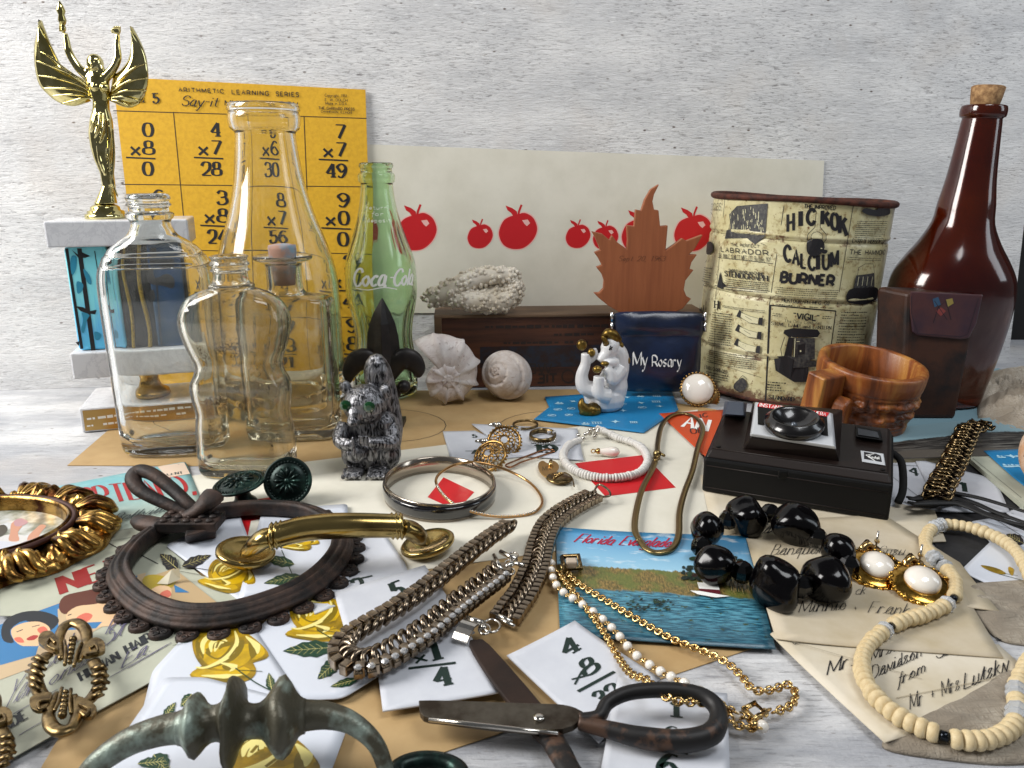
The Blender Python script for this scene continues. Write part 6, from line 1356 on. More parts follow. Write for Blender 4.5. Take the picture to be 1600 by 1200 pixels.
# ---- brass pull handle
BRP = mat('aged_brass', 'ad965e', .2, 1, var='6b5a34', vs=40, vr=(.45, .7), bump=.003, bs=90)
t = thing('brass_drawer_pull', 'aged brass cabinet pull with two cupped feet resting on the oval frame', 'drawer pull', P(520, 880, .6))
zb = 2.6
def HP(px, py, z=zb): return P(px, py, z)
bar = path([(428, 838, zb), (470, 827, zb + .15), (520, 822, zb + .25), (570, 821, zb + .2), (628, 822, zb)], zb, 8)
b = B(); b.tube(bar, [.56, .60, .62, .60, .56], 24); obj('grip', b, BRP, t)
for ca, da in ((430, -1), (618, 1)):
    for k in range(3):
        m_ = HP(ca + da * -1 * 0 + k * 7 - 5, 838 - (ca > 500) * 16 - k * 1.6 * (ca < 500)); b = B(); pth = B().frames([HP(420, 840), HP(640, 822)])[0][0]; b.tube([m_ - pth * .11, m_, m_ + pth * .11], [.55, .68, .55], 24); obj('collar', b, BRP, t)
for foot, pts_, r_ in (((384, 862), [(425, 838, zb), (410, 843, 2.4), (395, 855, 1.8), (382, 864, 1.3)], 1), ((668, 848), [(630, 824, zb), (645, 830, 2.2), (655, 840, 1.6), (664, 846, 1.0)], -1)):
    b = B(); c = P(foot[0], foot[1], .95 if r_ > 0 else .6); pr_ = [(.2, -.35), (1.25, -.3), (1.42, -.1), (1.42, .05), (1.3, .16), (1.0, .02), (.5, -.1), (.1, -.12)]
    b.lathe(pr_, c, 40, Matrix.Rotation(R(12 * r_), 3, 'Y'), ax=1.0, ay=1.0); obj('foot', b, BRP, t)
    b = B(); b.tube(path(pts_, zb, 8), [.52, .62, .62, .5, .3], 20, flat=.75); obj('arm', b, BRP, t)

# ---- green knobs
VERD = mat('verdigris_black_metal', '10201d', .35, .6, var='2c4a42', vs=120, vr=(.5, .68), bump=.01, bs=400)
def knob(label, c, axis, r_, stem):
    t = thing('cabinet_knob', label, 'knob', c - V((0, 0, 0)), 'green black cabinet knobs'); q = V(axis).to_track_quat('Z', 'Y').to_matrix()
    b = B(); b.lathe([(r_ * .3, -.1), (r_ * .92, .0), (r_, .08), (r_, .18), (r_ * .93, .24), (r_ * .86, .16), (r_ * .74, .14), (r_ * .66, .24), (r_ * .5, .30), (r_ * .2, .34), (.02, .34)], c, 40, q); obj('disc', b, VERD, t)
    b = B(); b.ball(c + q @ V((0, 0, .36)), r_ * .12, 10)
    for k in range(12): a = k * math.tau / 12; b.tube([c + q @ V((r_ * .16 * math.cos(a), r_ * .16 * math.sin(a), .36)), c + q @ V((r_ * .4 * math.cos(a), r_ * .4 * math.sin(a), .36)), c + q @ V((r_ * .58 * math.cos(a), r_ * .58 * math.sin(a), .27))], [.04, .11, .05], 6)
    for k in range(36): a = k * math.tau / 36; b.ball(c + q @ V((r_ * .8 * math.cos(a), r_ * .8 * math.sin(a), .18)), r_ * .045, 5)
    obj('rosette', b, VERD, t)
    b = B(); b.lathe([(.75, -stem), (.72, -stem + .1), (.5, -stem * .7), (.42, -stem * .4), (.6, -.1)], c, 24, q); obj('stem', b, VERD, t)
k1 = P(383, 788, .12); knob('green black rosette knob standing upright on its stem', V((k1.x - .2, k1.y, 1.35)), (-.12, -.10, 1), 1.52, 1.2)
k2 = P(452, 788, .12); knob('round rosette knob tipped on edge to face the viewer', V((k2.x, k2.y + .2, 1.52)), (.02, -.93, .42), 1.42, .9)

# ---- bangles
SIL2 = mat('bangle_silver', 'b0a598', .18, 1); ENAM = mat('black_enamel', '0d0d12', .12, Coat_Weight=1.)
el = lambda cx, cy, rx, ry, z, n=40, rot=0: [P(cx + rx * math.cos(a) * math.cos(rot) - ry * math.sin(a) * math.sin(rot), cy + rx * math.cos(a) * math.sin(rot) + ry * math.sin(a) * math.cos(rot), z) for a in [k * math.tau / n for k in range(n)]]
pa = resample(spl(el(687, 776, 85, 39, .15), 2, True), .2, True); c0 = cen(pa)
t = thing('bangle', 'wide silver bangle with black enamel outside on the cream sheet', 'bangle', c0 + V((0, 0, .11)))
b = B(); b.sweep(pa, [(-.08, 0), (-.1, .5), (-.08, 1.02), (.02, 1.08), (.08, 1.02), (.08, 0)], True, center=c0); obj('silver_band', b, SIL2, t)
b = B(); b.sweep(pa, [(.085, .1), (.14, .25), (.16, .5), (.14, .75), (.085, .92)], True, center=c0); obj('enamel_band', b, ENAM, t)
pa = resample(spl([P(681, 752, 1.25), P(700, 731, 1.3), P(735, 722, 1.2), P(780, 730, .8), P(825, 752, .35), P(847, 780, .2), P(835, 800, .2), P(795, 807, .2), P(750, 803, .45), P(705, 785, .9)], 8, True), .16, True); c0 = cen(pa)
t = thing('bangle', 'thin gold bangle leaning across the wide silver bangle', 'bangle', c0 + V((0, 0, .15))); b = B(); b.tube(pa, .085, 10, closed=True); obj('hoop', b, mat('rose_gold', 'b98e5c', .2, 1), t)
b = B()
for p_ in pa[int(len(pa) * .62):int(len(pa) * .98)]: b.ball(p_ + V((0, -.02, .07)), .07, 6)
o = obj('milled_edge', b, STEEL, t); o['kind'] = 'stuff'

# ---- chain helpers
def torus(R0, r_, n=14, k=6, sx=1, sy=1, twist=0, sz=1):
    b = B(); b.tube([V((R0 * sx * math.cos(a), R0 * twist * math.sin(2 * a), R0 * sy * math.sin(a))) for a in [i * math.tau / n for i in range(n)]], r_, k, closed=True); return b
def wide_chain(t, pa, w_, link_r, rhine=None, boxes=1):
    """curb links on one side and box links on the other, each link a part of its own"""
    st = resample(pa, link_r * 1.15); fr = B().frames(st, False, (0, 0, 1))
    side = lambda i, s_: st[i] + fr[i][1] * s_
    up = V((0, 0, 1))
    pc = proto('curb_link', torus(link_r, link_r * .30, 14, 6, .85, 1), SILV, t)
    pb_ = proto('box_link', B().box((0, 0, 0), (link_r * 1.15, link_r * 1.2, link_r * .95)), SILV, t, bev=.04)
    for k, (off, pr_, tw) in enumerate(((w_, pc, 1), (-w_ * .75, pb_, 0)) if boxes == 1 else ((w_, pb_, 0), (0, pc, 1), (-w_, pb_, 0))):
        for i in range(len(st)):
            T, a, u_ = fr[i]; a2 = a if a.y > 0 or abs(a.x) < 99 else a
            M = Matrix((a, u_, T)).transposed()
            if tw: M = M @ Matrix.Rotation(R(38), 3, 'Y') @ Matrix.Rotation(R(50 + 8 * ((i * 7) % 3)), 3, 'Z')
            else: M = M @ Matrix.Rotation(R(((i * 37) % 11 - 5) * 1.6), 3, 'Y')
            M = M.to_4x4(); M.translation = st[i] + a * off + up * (.05 if tw else 0)
            if i == 0 and pr_.name not in used:
                used.add(pr_.name); M.translation = (M.translation - parent_world(t)) * SC; pr_.matrix_local = M
            else: put(pr_, t, M)
    if rhine:
        st2 = resample(pa[rhine[0]:rhine[1]], .42); f2 = B().frames(st2, False, (0, 0, 1))
        g = B(); g.lathe([(.05, -.12), (.16, .02), (.16, .06), (.09, .12)], (0, 0, 0), 8, sm=False); pg = proto('rhinestone', g, CRYS, t); cpp = proto('stone_cup', B().box((0, 0, -.05), (.36, .36, .3)), SILV, t, bev=.06)
        for i, q in enumerate(st2):
            for pr_, dz_ in ((pg, .2), (cpp, 0)):
                T, a, u_ = f2[i]; M = Matrix((a, T, u_)).transposed().to_4x4(); M.translation = q - a * w_ * 1.45 + up * dz_
                if i == 0: M.translation = (M.translation - parent_world(t)) * SC; pr_.matrix_local = M
                else: put(pr_, t, M)
used = set()
CRYS = mat('rhinestone_crystal', 'f2f4f8', .02, 0, Transmission_Weight=.7, IOR=1.8, Coat_Weight=1.)
# U-shaped bracelet
pu = path([(792, 822), (770, 836), (735, 862), (700, 890), (655, 925), (610, 955), (570, 978), (540, 998), (530, 1018), (538, 1034), (560, 1040), (590, 1034), (630, 1012), (670, 985), (710, 952), (745, 925), (772, 905), (785, 893)], .95, 8)
t = thing('chain_bracelet', 'U-shaped tarnished silver chain bracelet with rhinestones lying on white flash cards', 'bracelet', cen(pu) + V((0, 0, .4)))
wide_chain(t, pu, .30, .39, (80, 132)); b = B(); b.box(P(792, 816, 1.0), (.9, .35, .12), None); b.box(P(786, 890, 1.0), (.55, .9, .3), None); obj('end_plate', b, SILV, t, bev=.04)
for a_, c_ in (((772, 868), (782, 890)), ((782, 862), (806, 874)), ((800, 878), (818, 884)), ((806, 874), (792, 886))):
    b = B(); b.tube([P(*a_, 1.1), P(*c_, 1.15)], .12, 10); obj('bar_link', b, STEEL, t)
b = B()
for x, y in ((796, 880), (788, 888), (797, 893), (802, 868)): b.tube(el(x, y, 7, 5, 1.1, 14), .05, 6, closed=True)
obj('ring_links', b, STEEL, t, )
# long curved bracelet
pl_ = path([(925, 775), (905, 785), (880, 800), (858, 820), (845, 850), (838, 880), (828, 905), (815, 930), (800, 950), (790, 965)], .55, 8)
t = thing('chain_bracelet', 'three-row tarnished silver chain bracelet curving down to a bright clasp', 'bracelet', cen(pl_) + V((0, 0, .3)))
wide_chain(t, pl_, .5, .34, None, 2)
b = B(); 
for k in range(2): b.tube([P(772 + 4 * k, 958 + 6 * k, .75), P(800 + 4 * k, 972 + 7 * k, .75)], .09, 8)
obj('end_bars', b, STEEL, t)
b = B(); q0, q1 = P(742, 970, .9), P(718, 1000, .7); d = (q1 - q0); w_ = V((-d.y, d.x, 0)).normalized() * .36; rs = []
for k in range(7):
    s_ = k / 6; c_ = q0.lerp(q1, s_) + V((0, 0, .28 * math.sin(math.pi * s_))); rs.append([c_ - w_, c_ + w_, c_ + w_ - V((0, 0, .08)), c_ - w_ - V((0, 0, .08))])
b.rings(rs, False, True, sm=False); b.tube([q0 - w_ * 1.1, q0 + w_ * 1.1], .14, 8); obj('clasp', b, STEEL, t)
b = B(); b.tube(el(768, 978, 13, 10, .8, 20), .06, 6, closed=True); b.tube(el(757, 983, 9, 8, .8, 16), .05, 6, closed=True); b.ball(P(755, 981, .8), .18, 8); obj('clasp_rings', b, STEEL, t)
b = B(); pp_ = spl([P(928, 768, .6), P(936, 757, .8), P(950, 765, .8), (P(953, 774, .7)), P(940, 776, .6), P(930, 770, .6)], 6); b.tube(pp_, .07, 8); obj('hook', b, SILV, t)

# ---- gold chains with small pearls
def fine_chain(t, px, z, rl, mt, name):
    pa = resample(path(px, z, 8), rl * 1.25); fr = B().frames(pa, False, (0, 0, 1)); b = B()
    for i, (q, (T, a, u_)) in enumerate(zip(pa, fr)):
        X = Matrix((a, u_, T)).transposed() @ Matrix.Rotation(R(45 if i % 2 else -45), 3, 'Z') @ Matrix.Rotation(R(20), 3, 'Y')
        ring_ = [q + X @ V((rl * .75 * math.cos(k_ * math.tau / 8), 0, rl * math.sin(k_ * math.tau / 8))) for k_ in range(8)]; b.tube(ring_, rl * .32, 5, closed=True)
    o = obj(name, b, mt, t); o['kind'] = 'stuff'; return o
t = thing('gold_necklace', 'gold multi-strand necklace with seed pearls trailing over the lake postcard', 'necklace', P(1050, 960, .3))
fine_chain(t, [(880, 888), (905, 912), (950, 940), (1000, 970), (1050, 998), (1100, 1018), (1135, 1035), (1160, 1058), (1178, 1078), (1205, 1078), (1232, 1070), (1243, 1085), (1236, 1102), (1212, 1112)], .42, .17, GOLDC, 'chain')
fine_chain(t, [(872, 893), (890, 918), (920, 955), (945, 990), (965, 1025), (985, 1052, .9), (1010, 1062, 1.3), (1030, 1082, 1.4), (1060, 1096, 1.4), (1100, 1098, 1.3), (1130, 1112, .8), (1150, 1132, .5), (1185, 1138, .5)], .42, .17, GOLDC, 'chain')
fine_chain(t, [(1110, 1090, 1.2), (1140, 1108, .7), (1175, 1125, .5), (1200, 1110, .5)], .42, .15, GOLDC, 'chain')
pp_ = path([(862, 880), (862, 895), (868, 912), (880, 925), (895, 935)], .5, 6) + path([(895, 935), (930, 958), (960, 985), (990, 1020), (1020, 1042), (1050, 1058, .8), (1085, 1075, 1.0), (1110, 1090, .8), (1150, 1118, .5)], .45, 8)
b = B(); b.tube(pp_, .035, 5); b.v and obj('wire', b, GOLDC, t)
st = resample(pp_, .72); g = B(); g.ball((0, 0, 0), .2, 12); along(proto('seed_pearl', g, PEARL, t), t, st)
fine = resample(pp_, .72); g = torus(.13, .035, 10, 5); along(proto('wire_loop', g, GOLDC, t), t, [a.lerp(c_, .5) for a, c_ in zip(fine, fine[1:])])
b = B()
def sqf(b, px, h, r_): 
    q = [P(x, y, h) for x, y in px]; b.tube(q + [q[0]], r_, 6)
sqf(b, [(878, 870), (904, 868), (908, 888), (882, 892)], .75, .12); sqf(b, [(878, 870), (904, 868), (908, 888), (882, 892)], .45, .1); obj('square_clasp', b, BRZ, t)
g = B(); g.box(P(893, 880, .7), (.55, .5, .4)); obj('clasp_stone', g, mat('pale_stone', 'b8a896', .3), t, bev=.08)
b = B(); sqf(b, [(1161, 1108), (1180, 1098), (1197, 1113), (1178, 1124)], .6, .1); sqf(b, [(1165, 1108), (1180, 1101), (1193, 1113), (1178, 1120)], .6, .06); b.ball(P(1178, 1133, .5), .2, 8); obj('square_charm', b, GOLDC, t)
g = B(); g.ball(P(1191, 1135, .5), .23, 12); obj('end_pearl', g, PEARL, t)

# ---- snake chain, shell-disc bracelet, pendant, rings, earrings
SNK = mat('flat_snake_chain', '8f7c54', .3, 1, bump=.01, bs=1200)
pa = path([(1000, 845), (992, 828), (994, 800), (1003, 765), (1018, 735), (1026, 712), (1028, 690), (1034, 665), (1048, 650), (1070, 646), (1090, 655), (1098, 672), (1090, 700), (1082, 735), (1070, 768), (1062, 800), (1060, 838), (1048, 858), (1025, 863), (1008, 856), (1000, 845)], .38, 8)
t = thing('snake_chain', 'flat brass coloured snake chain necklace beside the camera', 'necklace', cen(pa) + V((0, 0, .2))); b = B(); b.tube(pa, .19, 10, flat=.55, up=(0, 0, 1)); obj('chain', b, SNK, t)
b = B(); b.ball(P(1027, 709, .5), .3, 10); b.tube([P(1024, 704, .5), P(1038, 712, .5)], .1, 6); b.tube(el(1026, 716, 5, 3, .5, 12), .05, 5, closed=True); obj('clasp', b, SNK, t)
SHD = mat('white_shell_disc', 'dcdad6', .5, var='c9c4bd', vs=400)
pa = resample(path([(905, 688), (888, 696), (880, 712), (888, 728), (910, 740), (940, 746), (975, 745), (1002, 736), (1012, 718), (1003, 700), (985, 690), (965, 684), (945, 674), (934, 670)], .42, 8), .19)
t = thing('shell_bead_bracelet', 'bracelet of white shell discs with a silver bead cluster over a red shape', 'bracelet', cen(pa) + V((0, 0, .15)))
g = B(); g.lathe([(.20, -.085), (.27, -.06), (.27, .06), (.20, .085)], (0, 0, 0), 14); rnd = random.Random(4)
sc_ = [rnd.uniform(.88, 1.12) for _ in range(400)]; along(proto('shell_disc', g, SHD, t), t, pa, scale=lambda i: (sc_[i], sc_[i], 1))
g = B(); g.ball((0, 0, 0), .17, 8); pr_ = proto('silver_bead', g, STEEL, t); c_ = P(919, 679, .55)
for k in range(14):
    M = Matrix.Translation(c_ + V((rnd.uniform(-.75, .75), rnd.uniform(-.5, .5), rnd.uniform(-.25, .35))))
    if k == 0: M.translation = (M.translation - parent_world(t)) * SC; pr_.matrix_local = M
    else: put(pr_, t, M)
t = thing('pearl_pendant', 'teardrop pearl pendant lying inside the white shell bracelet', 'pendant', P(950, 706, .12)); c_ = P(955, 706, .45)
b = B(); b.tube([c_ + V((-.95, 0, .05)), c_ + V((-.75, 0, .03)), c_ + V((-.4, 0, 0)), c_ + V((0, 0, 0)), c_ + V((.3, 0, 0)), c_ + V((.5, 0, 0)), c_ + V((.6, 0, 0))], [.14, .2, .3, .36, .34, .22, .05], 18); obj('pearl', b, PEARL, t)
b = B(); b.lathe([(.2, 0), (.24, .12), (.1, .3)], c_ + V((-.8, 0, .05)), 12, Matrix.Rotation(R(-90), 3, 'Y')); b.tube([c_ + V((-1.25 + .14 * math.cos(a * .6), 0, .05 + .14 * math.sin(a * .6))) for a in range(10)], .04, 5, closed=True); obj('cap', b, GOLDC, t)
def ringt(label, cx, cy, rx, ry, w_, mt, extra=None):
    pa = el(cx, cy, rx, ry, .3, 32); c0 = cen(pa); t = thing('ring', label, 'ring', c0 + V((0, 0, .22))); b = B(); b.sweep(pa, [(-.06, 0), (-.07, w_), (.05, w_), (.07, w_ * .5), (.06, 0)], True, center=c0); obj('band', b, mt, t)
    if extra: extra(t)
def rx1(t): g = B(); g.ball(P(812, 669, .55), .13, 10); obj('setting', g, CRYS, t)
ringt('thin silver ring with one small stone, rear of the two rings', 821, 665, 19, 6.5, .16, BRZ, rx1)
def rx2(t):
    g = B()
    for k in range(14): a = .1 + k * .19; q = P(848 + 21 * math.cos(a), 685 + 8.5 * math.sin(a), .55); g.ball(q, .075, 6)
    for x in (858, 866): g.ball(P(x, 675, .75), (.16, .1, .12), 8)
    obj('stones', g, CRYS, t)
ringt('gold ring set with a row of tiny stones, front of the two rings', 848, 685, 20, 8.5, .38, BRZ, rx2)
# filigree earrings
FIL = mat('filigree_gold', 'b8935a', .25, 1, var='6e4f28', vs=300)
def filigree(label, px, py, tilt, roll):
    c = P(px, py, .85); t = thing('filigree_earring', label, 'earring', V((c.x, c.y, .24)), 'gold filigree dome earrings'); X = Matrix.Rotation(tilt, 3, 'X') @ Matrix.Rotation(roll, 3, 'Y')
    dome = lambda r_, a: c + X @ V((r_ * math.cos(a), r_ * math.sin(a), .45 * (1 - (r_ / 1.1) ** 2)))
    b = B(); b.tube([dome(1.1, k * math.tau / 30) for k in range(30)], .1, 6, closed=True)
    for k in range(30): b.ball(dome(1.2, k * math.tau / 30), .085, 6)
    obj('beaded_rim', b, FIL, t); b = B(); b.tube([dome(.75, k * math.tau / 24) for k in range(24)], .05, 5, closed=True); b.tube([dome(.3, k * math.tau / 12) for k in range(12)], .06, 5, closed=True)
    for k in range(12): a = k * math.tau / 12; b.tube([dome(.3, a), dome(.52, a + .25), dome(.75, a + .05), dome(.92, a - .18), dome(1.1, a)], .055, 5); b.tube([dome(.3, a), dome(.52, a - .25), dome(.75, a + .05), dome(.92, a + .22), dome(1.1, a)], .05, 5)
    obj('filigree_dome', b, FIL, t)
    b = B(); q = dome(1.25, 1.9); b.ball(q + V((0, 0, .1)), .24, 10); b.tube([q, q + V((-.3, .1, .1)), q + V((-.75, .05, .1))], [.12, .2, .06], 8); obj('post', b, STEEL, t)
filigree('gold filigree dome earring, upper of the pair on the flash card', 788, 690, R(52), R(0)); filigree('gold filigree dome earring, lower of the pair, tilted left', 766, 712, R(38), R(-22))
t = thing('hairpin', 'copper hairpin lying above the thin gold bangle', 'hairpin', P(825, 718, .2)); b = B()
b.tube(path([(866, 705), (840, 714), (815, 722), (798, 730), (790, 727), (800, 722), (825, 712), (850, 703), (864, 703), (866, 706)], .3, 6), .06, 6); obj('wire', b, mat('copper_wire', '9c6a48', .25, 1), t)
t = thing('heart_locket', 'small engraved gold heart charm near the oval locket', 'locket', P(856, 735, .12)); q = [(841, 727), (848, 722), (856, 726), (864, 722), (872, 727), (872, 735), (858, 748), (844, 740)]
b = B(); b.prism(spl([P(x, y, .3) for x, y in q], 4, True), (0, 0, .12)); obj('heart', b, mat('satin_gold', 'c9a268', .3, 1), t, bev=.03); b = B(); b.tube([P(860, 728, .45), P(861, 720, .6)], .13, 8); obj('bail', b, GOLDC, t)
p = Pr(Plane((0, 0, .425), (0, 0, 1))); p.text('MOP', (848, 736), (864, 734), (848, 729), 'script', .1); p.done('engraving', BRZ, t)
t = thing('oval_locket', 'oval bronze locket with a sprig, beside the heart charm', 'locket', P(876, 748, .12)); c_ = P(874, 748, .3); b = B(); b.lathe([(.3, -.12), (.85, -.05), (.92, .02), (.85, .12), (.4, .2), (.02, .22)], c_, 28, ax=.95, ay=.95); obj('locket', b, BRZ, t)
b = B(); b.tube([c_ + V((-.4, -.5, .24)), c_ + V((0, 0, .28)), c_ + V((.3, .5, .22))], .05, 5); b.ball(c_ + V((.1, .3, .26)), (.2, .12, .07), 6); b.ball(c_ + V((-.2, .05, .26)), (.18, .1, .07), 6); obj('sprig', b, GOLDC, t)
b = B(); b.tube(path([(882, 738), (892, 744), (896, 754), (897, 760)], .4, 5), .05, 6); obj('hook', b, BRZ, t)
# round pearl clip earrings upright
t = thing('pearl_clip_earring', 'large round pearl clip earring in a beaded gold setting in front of the tin', 'earring', P(1095, 634, .1)); yq = P(1095, 632, .1).y
for k, (px, py, rr, dy) in enumerate(((1090, 608, 1.42, 0), (1103, 620, 1.1, .9))):
    c_ = W(px, py, yq + dy); X = V((-.15, -.86, .5)).to_track_quat('Z', 'Y').to_matrix(); b = B()
    b.lathe([(rr * .8, -.3), (rr * 1.0, -.2), (rr * 1.04, -.02), (rr * .95, .06)], c_, 30, X); 
    for j in range(30): a = j * math.tau / 30; b.ball(c_ + X @ V((rr * 1.02 * math.cos(a), rr * 1.02 * math.sin(a), .06)), .1, 6)
    obj('gold_setting', b, mat('setting_gold', 'a88552', .25, 1) if k == 0 else bpy.data.materials['setting_gold'], t)
    if k == 0: b = B(); b.ball(c_ + X @ V((0, 0, .1)), (rr * .93, rr * .93, .72), 28, X, k=18); obj('pearl', b, PEARL, t)
# gold rimmed pearl earrings on the envelope
RG = mat('rich_gold', 'cfa350', .16, 1, var='8c6420', vs=200, bump=.008, bs=300)
def pearl_ear(label, px, py):
    c_ = P(px, py, .7); t = thing('pearl_earring', label, 'earring', V((c_.x, c_.y, .3)), 'gold rimmed pearl earrings'); X = Matrix.Rotation(R(16), 3, 'X')
    b = B(); b.lathe([(.5, -.32), (1.25, -.28), (1.42, -.15), (1.38, -.02), (1.1, .05), (.85, .12), (.7, .1)], c_, 32, X, ax=1.0, ay=1.0); 
    for j in range(26): a = j * math.tau / 26; d_ = .06 if j % 2 else -.04; b.tube([c_ + X @ V((1.30 * math.cos(a), 1.30 * math.sin(a), -.05 + d_)), c_ + X @ V((1.40 * math.cos(a + .2), 1.40 * math.sin(a + .2), -.1 - d_))], .1, 6)
    obj('rope_rim', b, RG, t); b = B(); b.ball(c_ + V((0, 0, .18)), (.80, .80, .5), 26, X, k=16); obj('pearl', b, PEARL, t)
    b = B(); q = c_ + V((.1, 1.35, .3)); b.tube([c_ + V((0, 1.1, .0)), c_ + V((-.15, 1.3, .4)), c_ + V((.2, 1.6, .5)), c_ + V((.5, 1.5, .3))], [.14, .2, .22, .12], 8)
    for j in range(6): b.ball(c_ + V((-.2 + .2 * j * (1 if j % 2 else .6), 1.25 + .12 * j, .3 + .1 * (j % 3))), .14, 7)
    b.lathe([(.05, 0), (.4, .05), (.42, .1)], c_ + V((.5, 1.75, .1)), 14); obj('clip', b, GOLDC, t); b = B(); b.tube([c_ + V((.7, 1.7, .1)), c_ + V((.75, 1.75, 1.1))], .05, 6); obj('post', b, STEEL, t)
pearl_ear('gold rimmed pearl earring, left of the pair on the envelope', 1370, 888); pearl_ear('gold rimmed pearl earring, right of the pair, nearer the bead necklace', 1441, 912)

# ---- black bead bracelet
BB = mat('black_resin_bead', '030203', .14, 0, Specular_IOR_Level=.35, bump=.004, bs=60); JET = mat('faceted_jet', '050506', .05, 0, Specular_IOR_Level=.5)
t = thing('black_bead_bracelet', 'bracelet of chunky glossy black beads in front of the camera', 'bracelet', P(1210, 880, .2))
rnd = random.Random(11)
for px, py, rx, rz in ((1106, 822, 25, 26), (1165, 800, 29, 27), (1242, 815, 31, 30), (1307, 856, 25, 26), (1290, 898, 35, 31), (1212, 908, 36, 36), (1117, 876, 28, 28)):
    c_ = P(px, py + 6, 1.2); rx *= 1.15; rz *= 1.15; r_ = wid(rx, c_.y, 1.2); b = B(); b.ball((0, 0, 0), (r_, r_ * .9, wid(rz, c_.y, 1.2)), 28, k=18)
    for v_ in b.v: v_ *= 1 + .26 * nz.noise(V((v_.x * .8 + px, v_.y * .9, v_.z * .9)))
    a = rnd.uniform(0, 3); 
    for v_ in b.v: v_.rotate(Matrix.Rotation(a, 3, 'Z')); v_ += c_
    obj('bead', b, BB, t)
for px, py in ((1138, 808), (1203, 798), (1276, 836), (1325, 880), (1252, 912), (1160, 890), (1096, 850)):
    c_ = P(px, py + 4, 1.0); b = B(); b.ball((0, 0, 0), .55, 8, k=5, sm=False); b.v = [v_ + c_ for v_ in b.v]; obj('faceted_bead', b, JET, t)

# ---- cream bead necklace
CB = mat('cream_wood_bead', 'dccba4', .6, var='c4ad82', vs=220); CRG = mat('clear_crystal_bead', 'f2f6fb', .04, 0, Transmission_Weight=.6, IOR=1.5); HEM = mat('hematite_bead', '1c2026', .15, .8)
pa = resample(path([(1612, 905), (1598, 875), (1575, 850), (1540, 832), (1505, 822), (1470, 820), (1452, 830), (1446, 850), (1458, 870), (1475, 885), (1490, 905), (1492, 930), (1478, 945), (1445, 960), (1405, 972), (1375, 990), (1352, 1015), (1347, 1045), (1358, 1075), (1385, 1105), (1420, 1128), (1460, 1145), (1500, 1156), (1545, 1155), (1580, 1138), (1590, 1110), (1588, 1080), (1600, 1048), (1618, 1020)], .62, 8), .35)
t = thing('bead_necklace', 'cream disc bead necklace with clear crystals looping over the envelopes', 'necklace', cen(pa) + V((0, 0, .3)))
g = B(); g.lathe([(.10, -.19), (.28, -.16), (.33, -.06), (.33, .06), (.28, .16), (.10, .19)], (0, 0, 0), 16); b1 = proto('bead', g, CB, t)
g = B(); g.ball((0, 0, 0), (.40, .40, .20), 8, k=5, sm=False); b2 = proto('crystal_bead', g, CRG, t); g = B(); g.lathe([(.1, -.17), (.17, -.14), (.17, .14), (.1, .17)], (0, 0, 0), 12); b3 = proto('dark_bead', g, HEM, t)
N_ = len(pa); first = {}
fr = B().frames(pa, False)
def near(q, lst, r_=15):
    return any(math.hypot(q[0] - x, q[1] - y) < r_ for x, y in lst)
cr = [(1570, 858), (1467, 822), (1478, 880), (1484, 940), (1390, 982), (1462, 872), (1584, 1080), (1590, 1112)]; dk = [(1359, 1052), (1476, 1150)]; dk2 = [(1389, 979), (1470, 876), (1484, 936), (1574, 857)]
def pix(q): d = q - V((0, 0, CAM_H)); f = d.y * cs - d.z * sn; return (800 + F * d.x / f, 600 - F * (d.y * sn + d.z * cs) / f)
for i, (q, (T, a, u_)) in enumerate(zip(pa, fr)):
    xy = pix(q); pr_ = b3 if near(xy, dk, 8) or near(xy, dk2, 6) else b2 if near(xy, cr, 9) else b1
    s_ = rnd.uniform(.9, 1.08); M = (Matrix((a, u_, T)).transposed() @ Matrix.Rotation(R(rnd.uniform(-7, 7)), 3, 'X') @ Matrix.Diagonal((s_, s_, 1))).to_4x4(); M.translation = q
    if pr_.name not in first: first[pr_.name] = 1; M.translation = (q - parent_world(t)) * SC; pr_.matrix_local = M
    else: put(pr_, t, M)

# ---- dark gold filigree link bracelet and black ribbon tails (right)
DG = mat('dark_gold_filigree', '8f7a58', .22, 1, var='2a211a', vs=260, vr=(.45, .6), bump=.01, bs=500)
pa = resample(path([(1464, 775), (1472, 755), (1482, 738), (1492, 718), (1500, 700), (1508, 682), (1516, 668), (1540, 665)], 1.1, 8), .72)
t = thing('filigree_bracelet', 'dark gold filigree link bracelet running back over the book', 'bracelet', cen(pa) + V((0, 0, .6)))
g = B(); g.tube([V((.75 * math.cos(a), .12 * math.sin(3 * a), .34 * math.sin(a))) for a in [k * math.tau / 20 for k in range(20)]], .09, 6, closed=True)
for s_ in (-1, 1):
    for k in (-1, 0, 1): g.tube([V((k * .38 + .17 * math.cos(a), .14, .16 * math.sin(a))) for a in [j * math.tau / 10 for j in range(10)]], .055, 5, closed=True)
g.tube([V((-.7, .2, -.2)), V((-.25, .3, .2)), V((.25, .3, -.2)), V((.7, .2, .2))], .08, 6); g.ball((0, .25, 0), .14, 7); g.ball((.5, .2, .1), .1, 6); g.ball((-.5, .2, -.1), .1, 6); g.tube([V((-.6, -.1, .1)), V((0, .35, -.15)), V((.6, -.05, .12))], .06, 5)
along(proto('filigree_link', g, DG, t), t, pa, roll=lambda i: R(10 * ((i * 5) % 3 - 1)), up=(0, 0, 1))
RIB = mat('black_raffia', '0b0b0c', .6, bump=.02, bs=900)
t = thing('black_ribbon', 'black raffia tassel tails lying right of the camera', 'ribbon', P(1500, 800, .3))
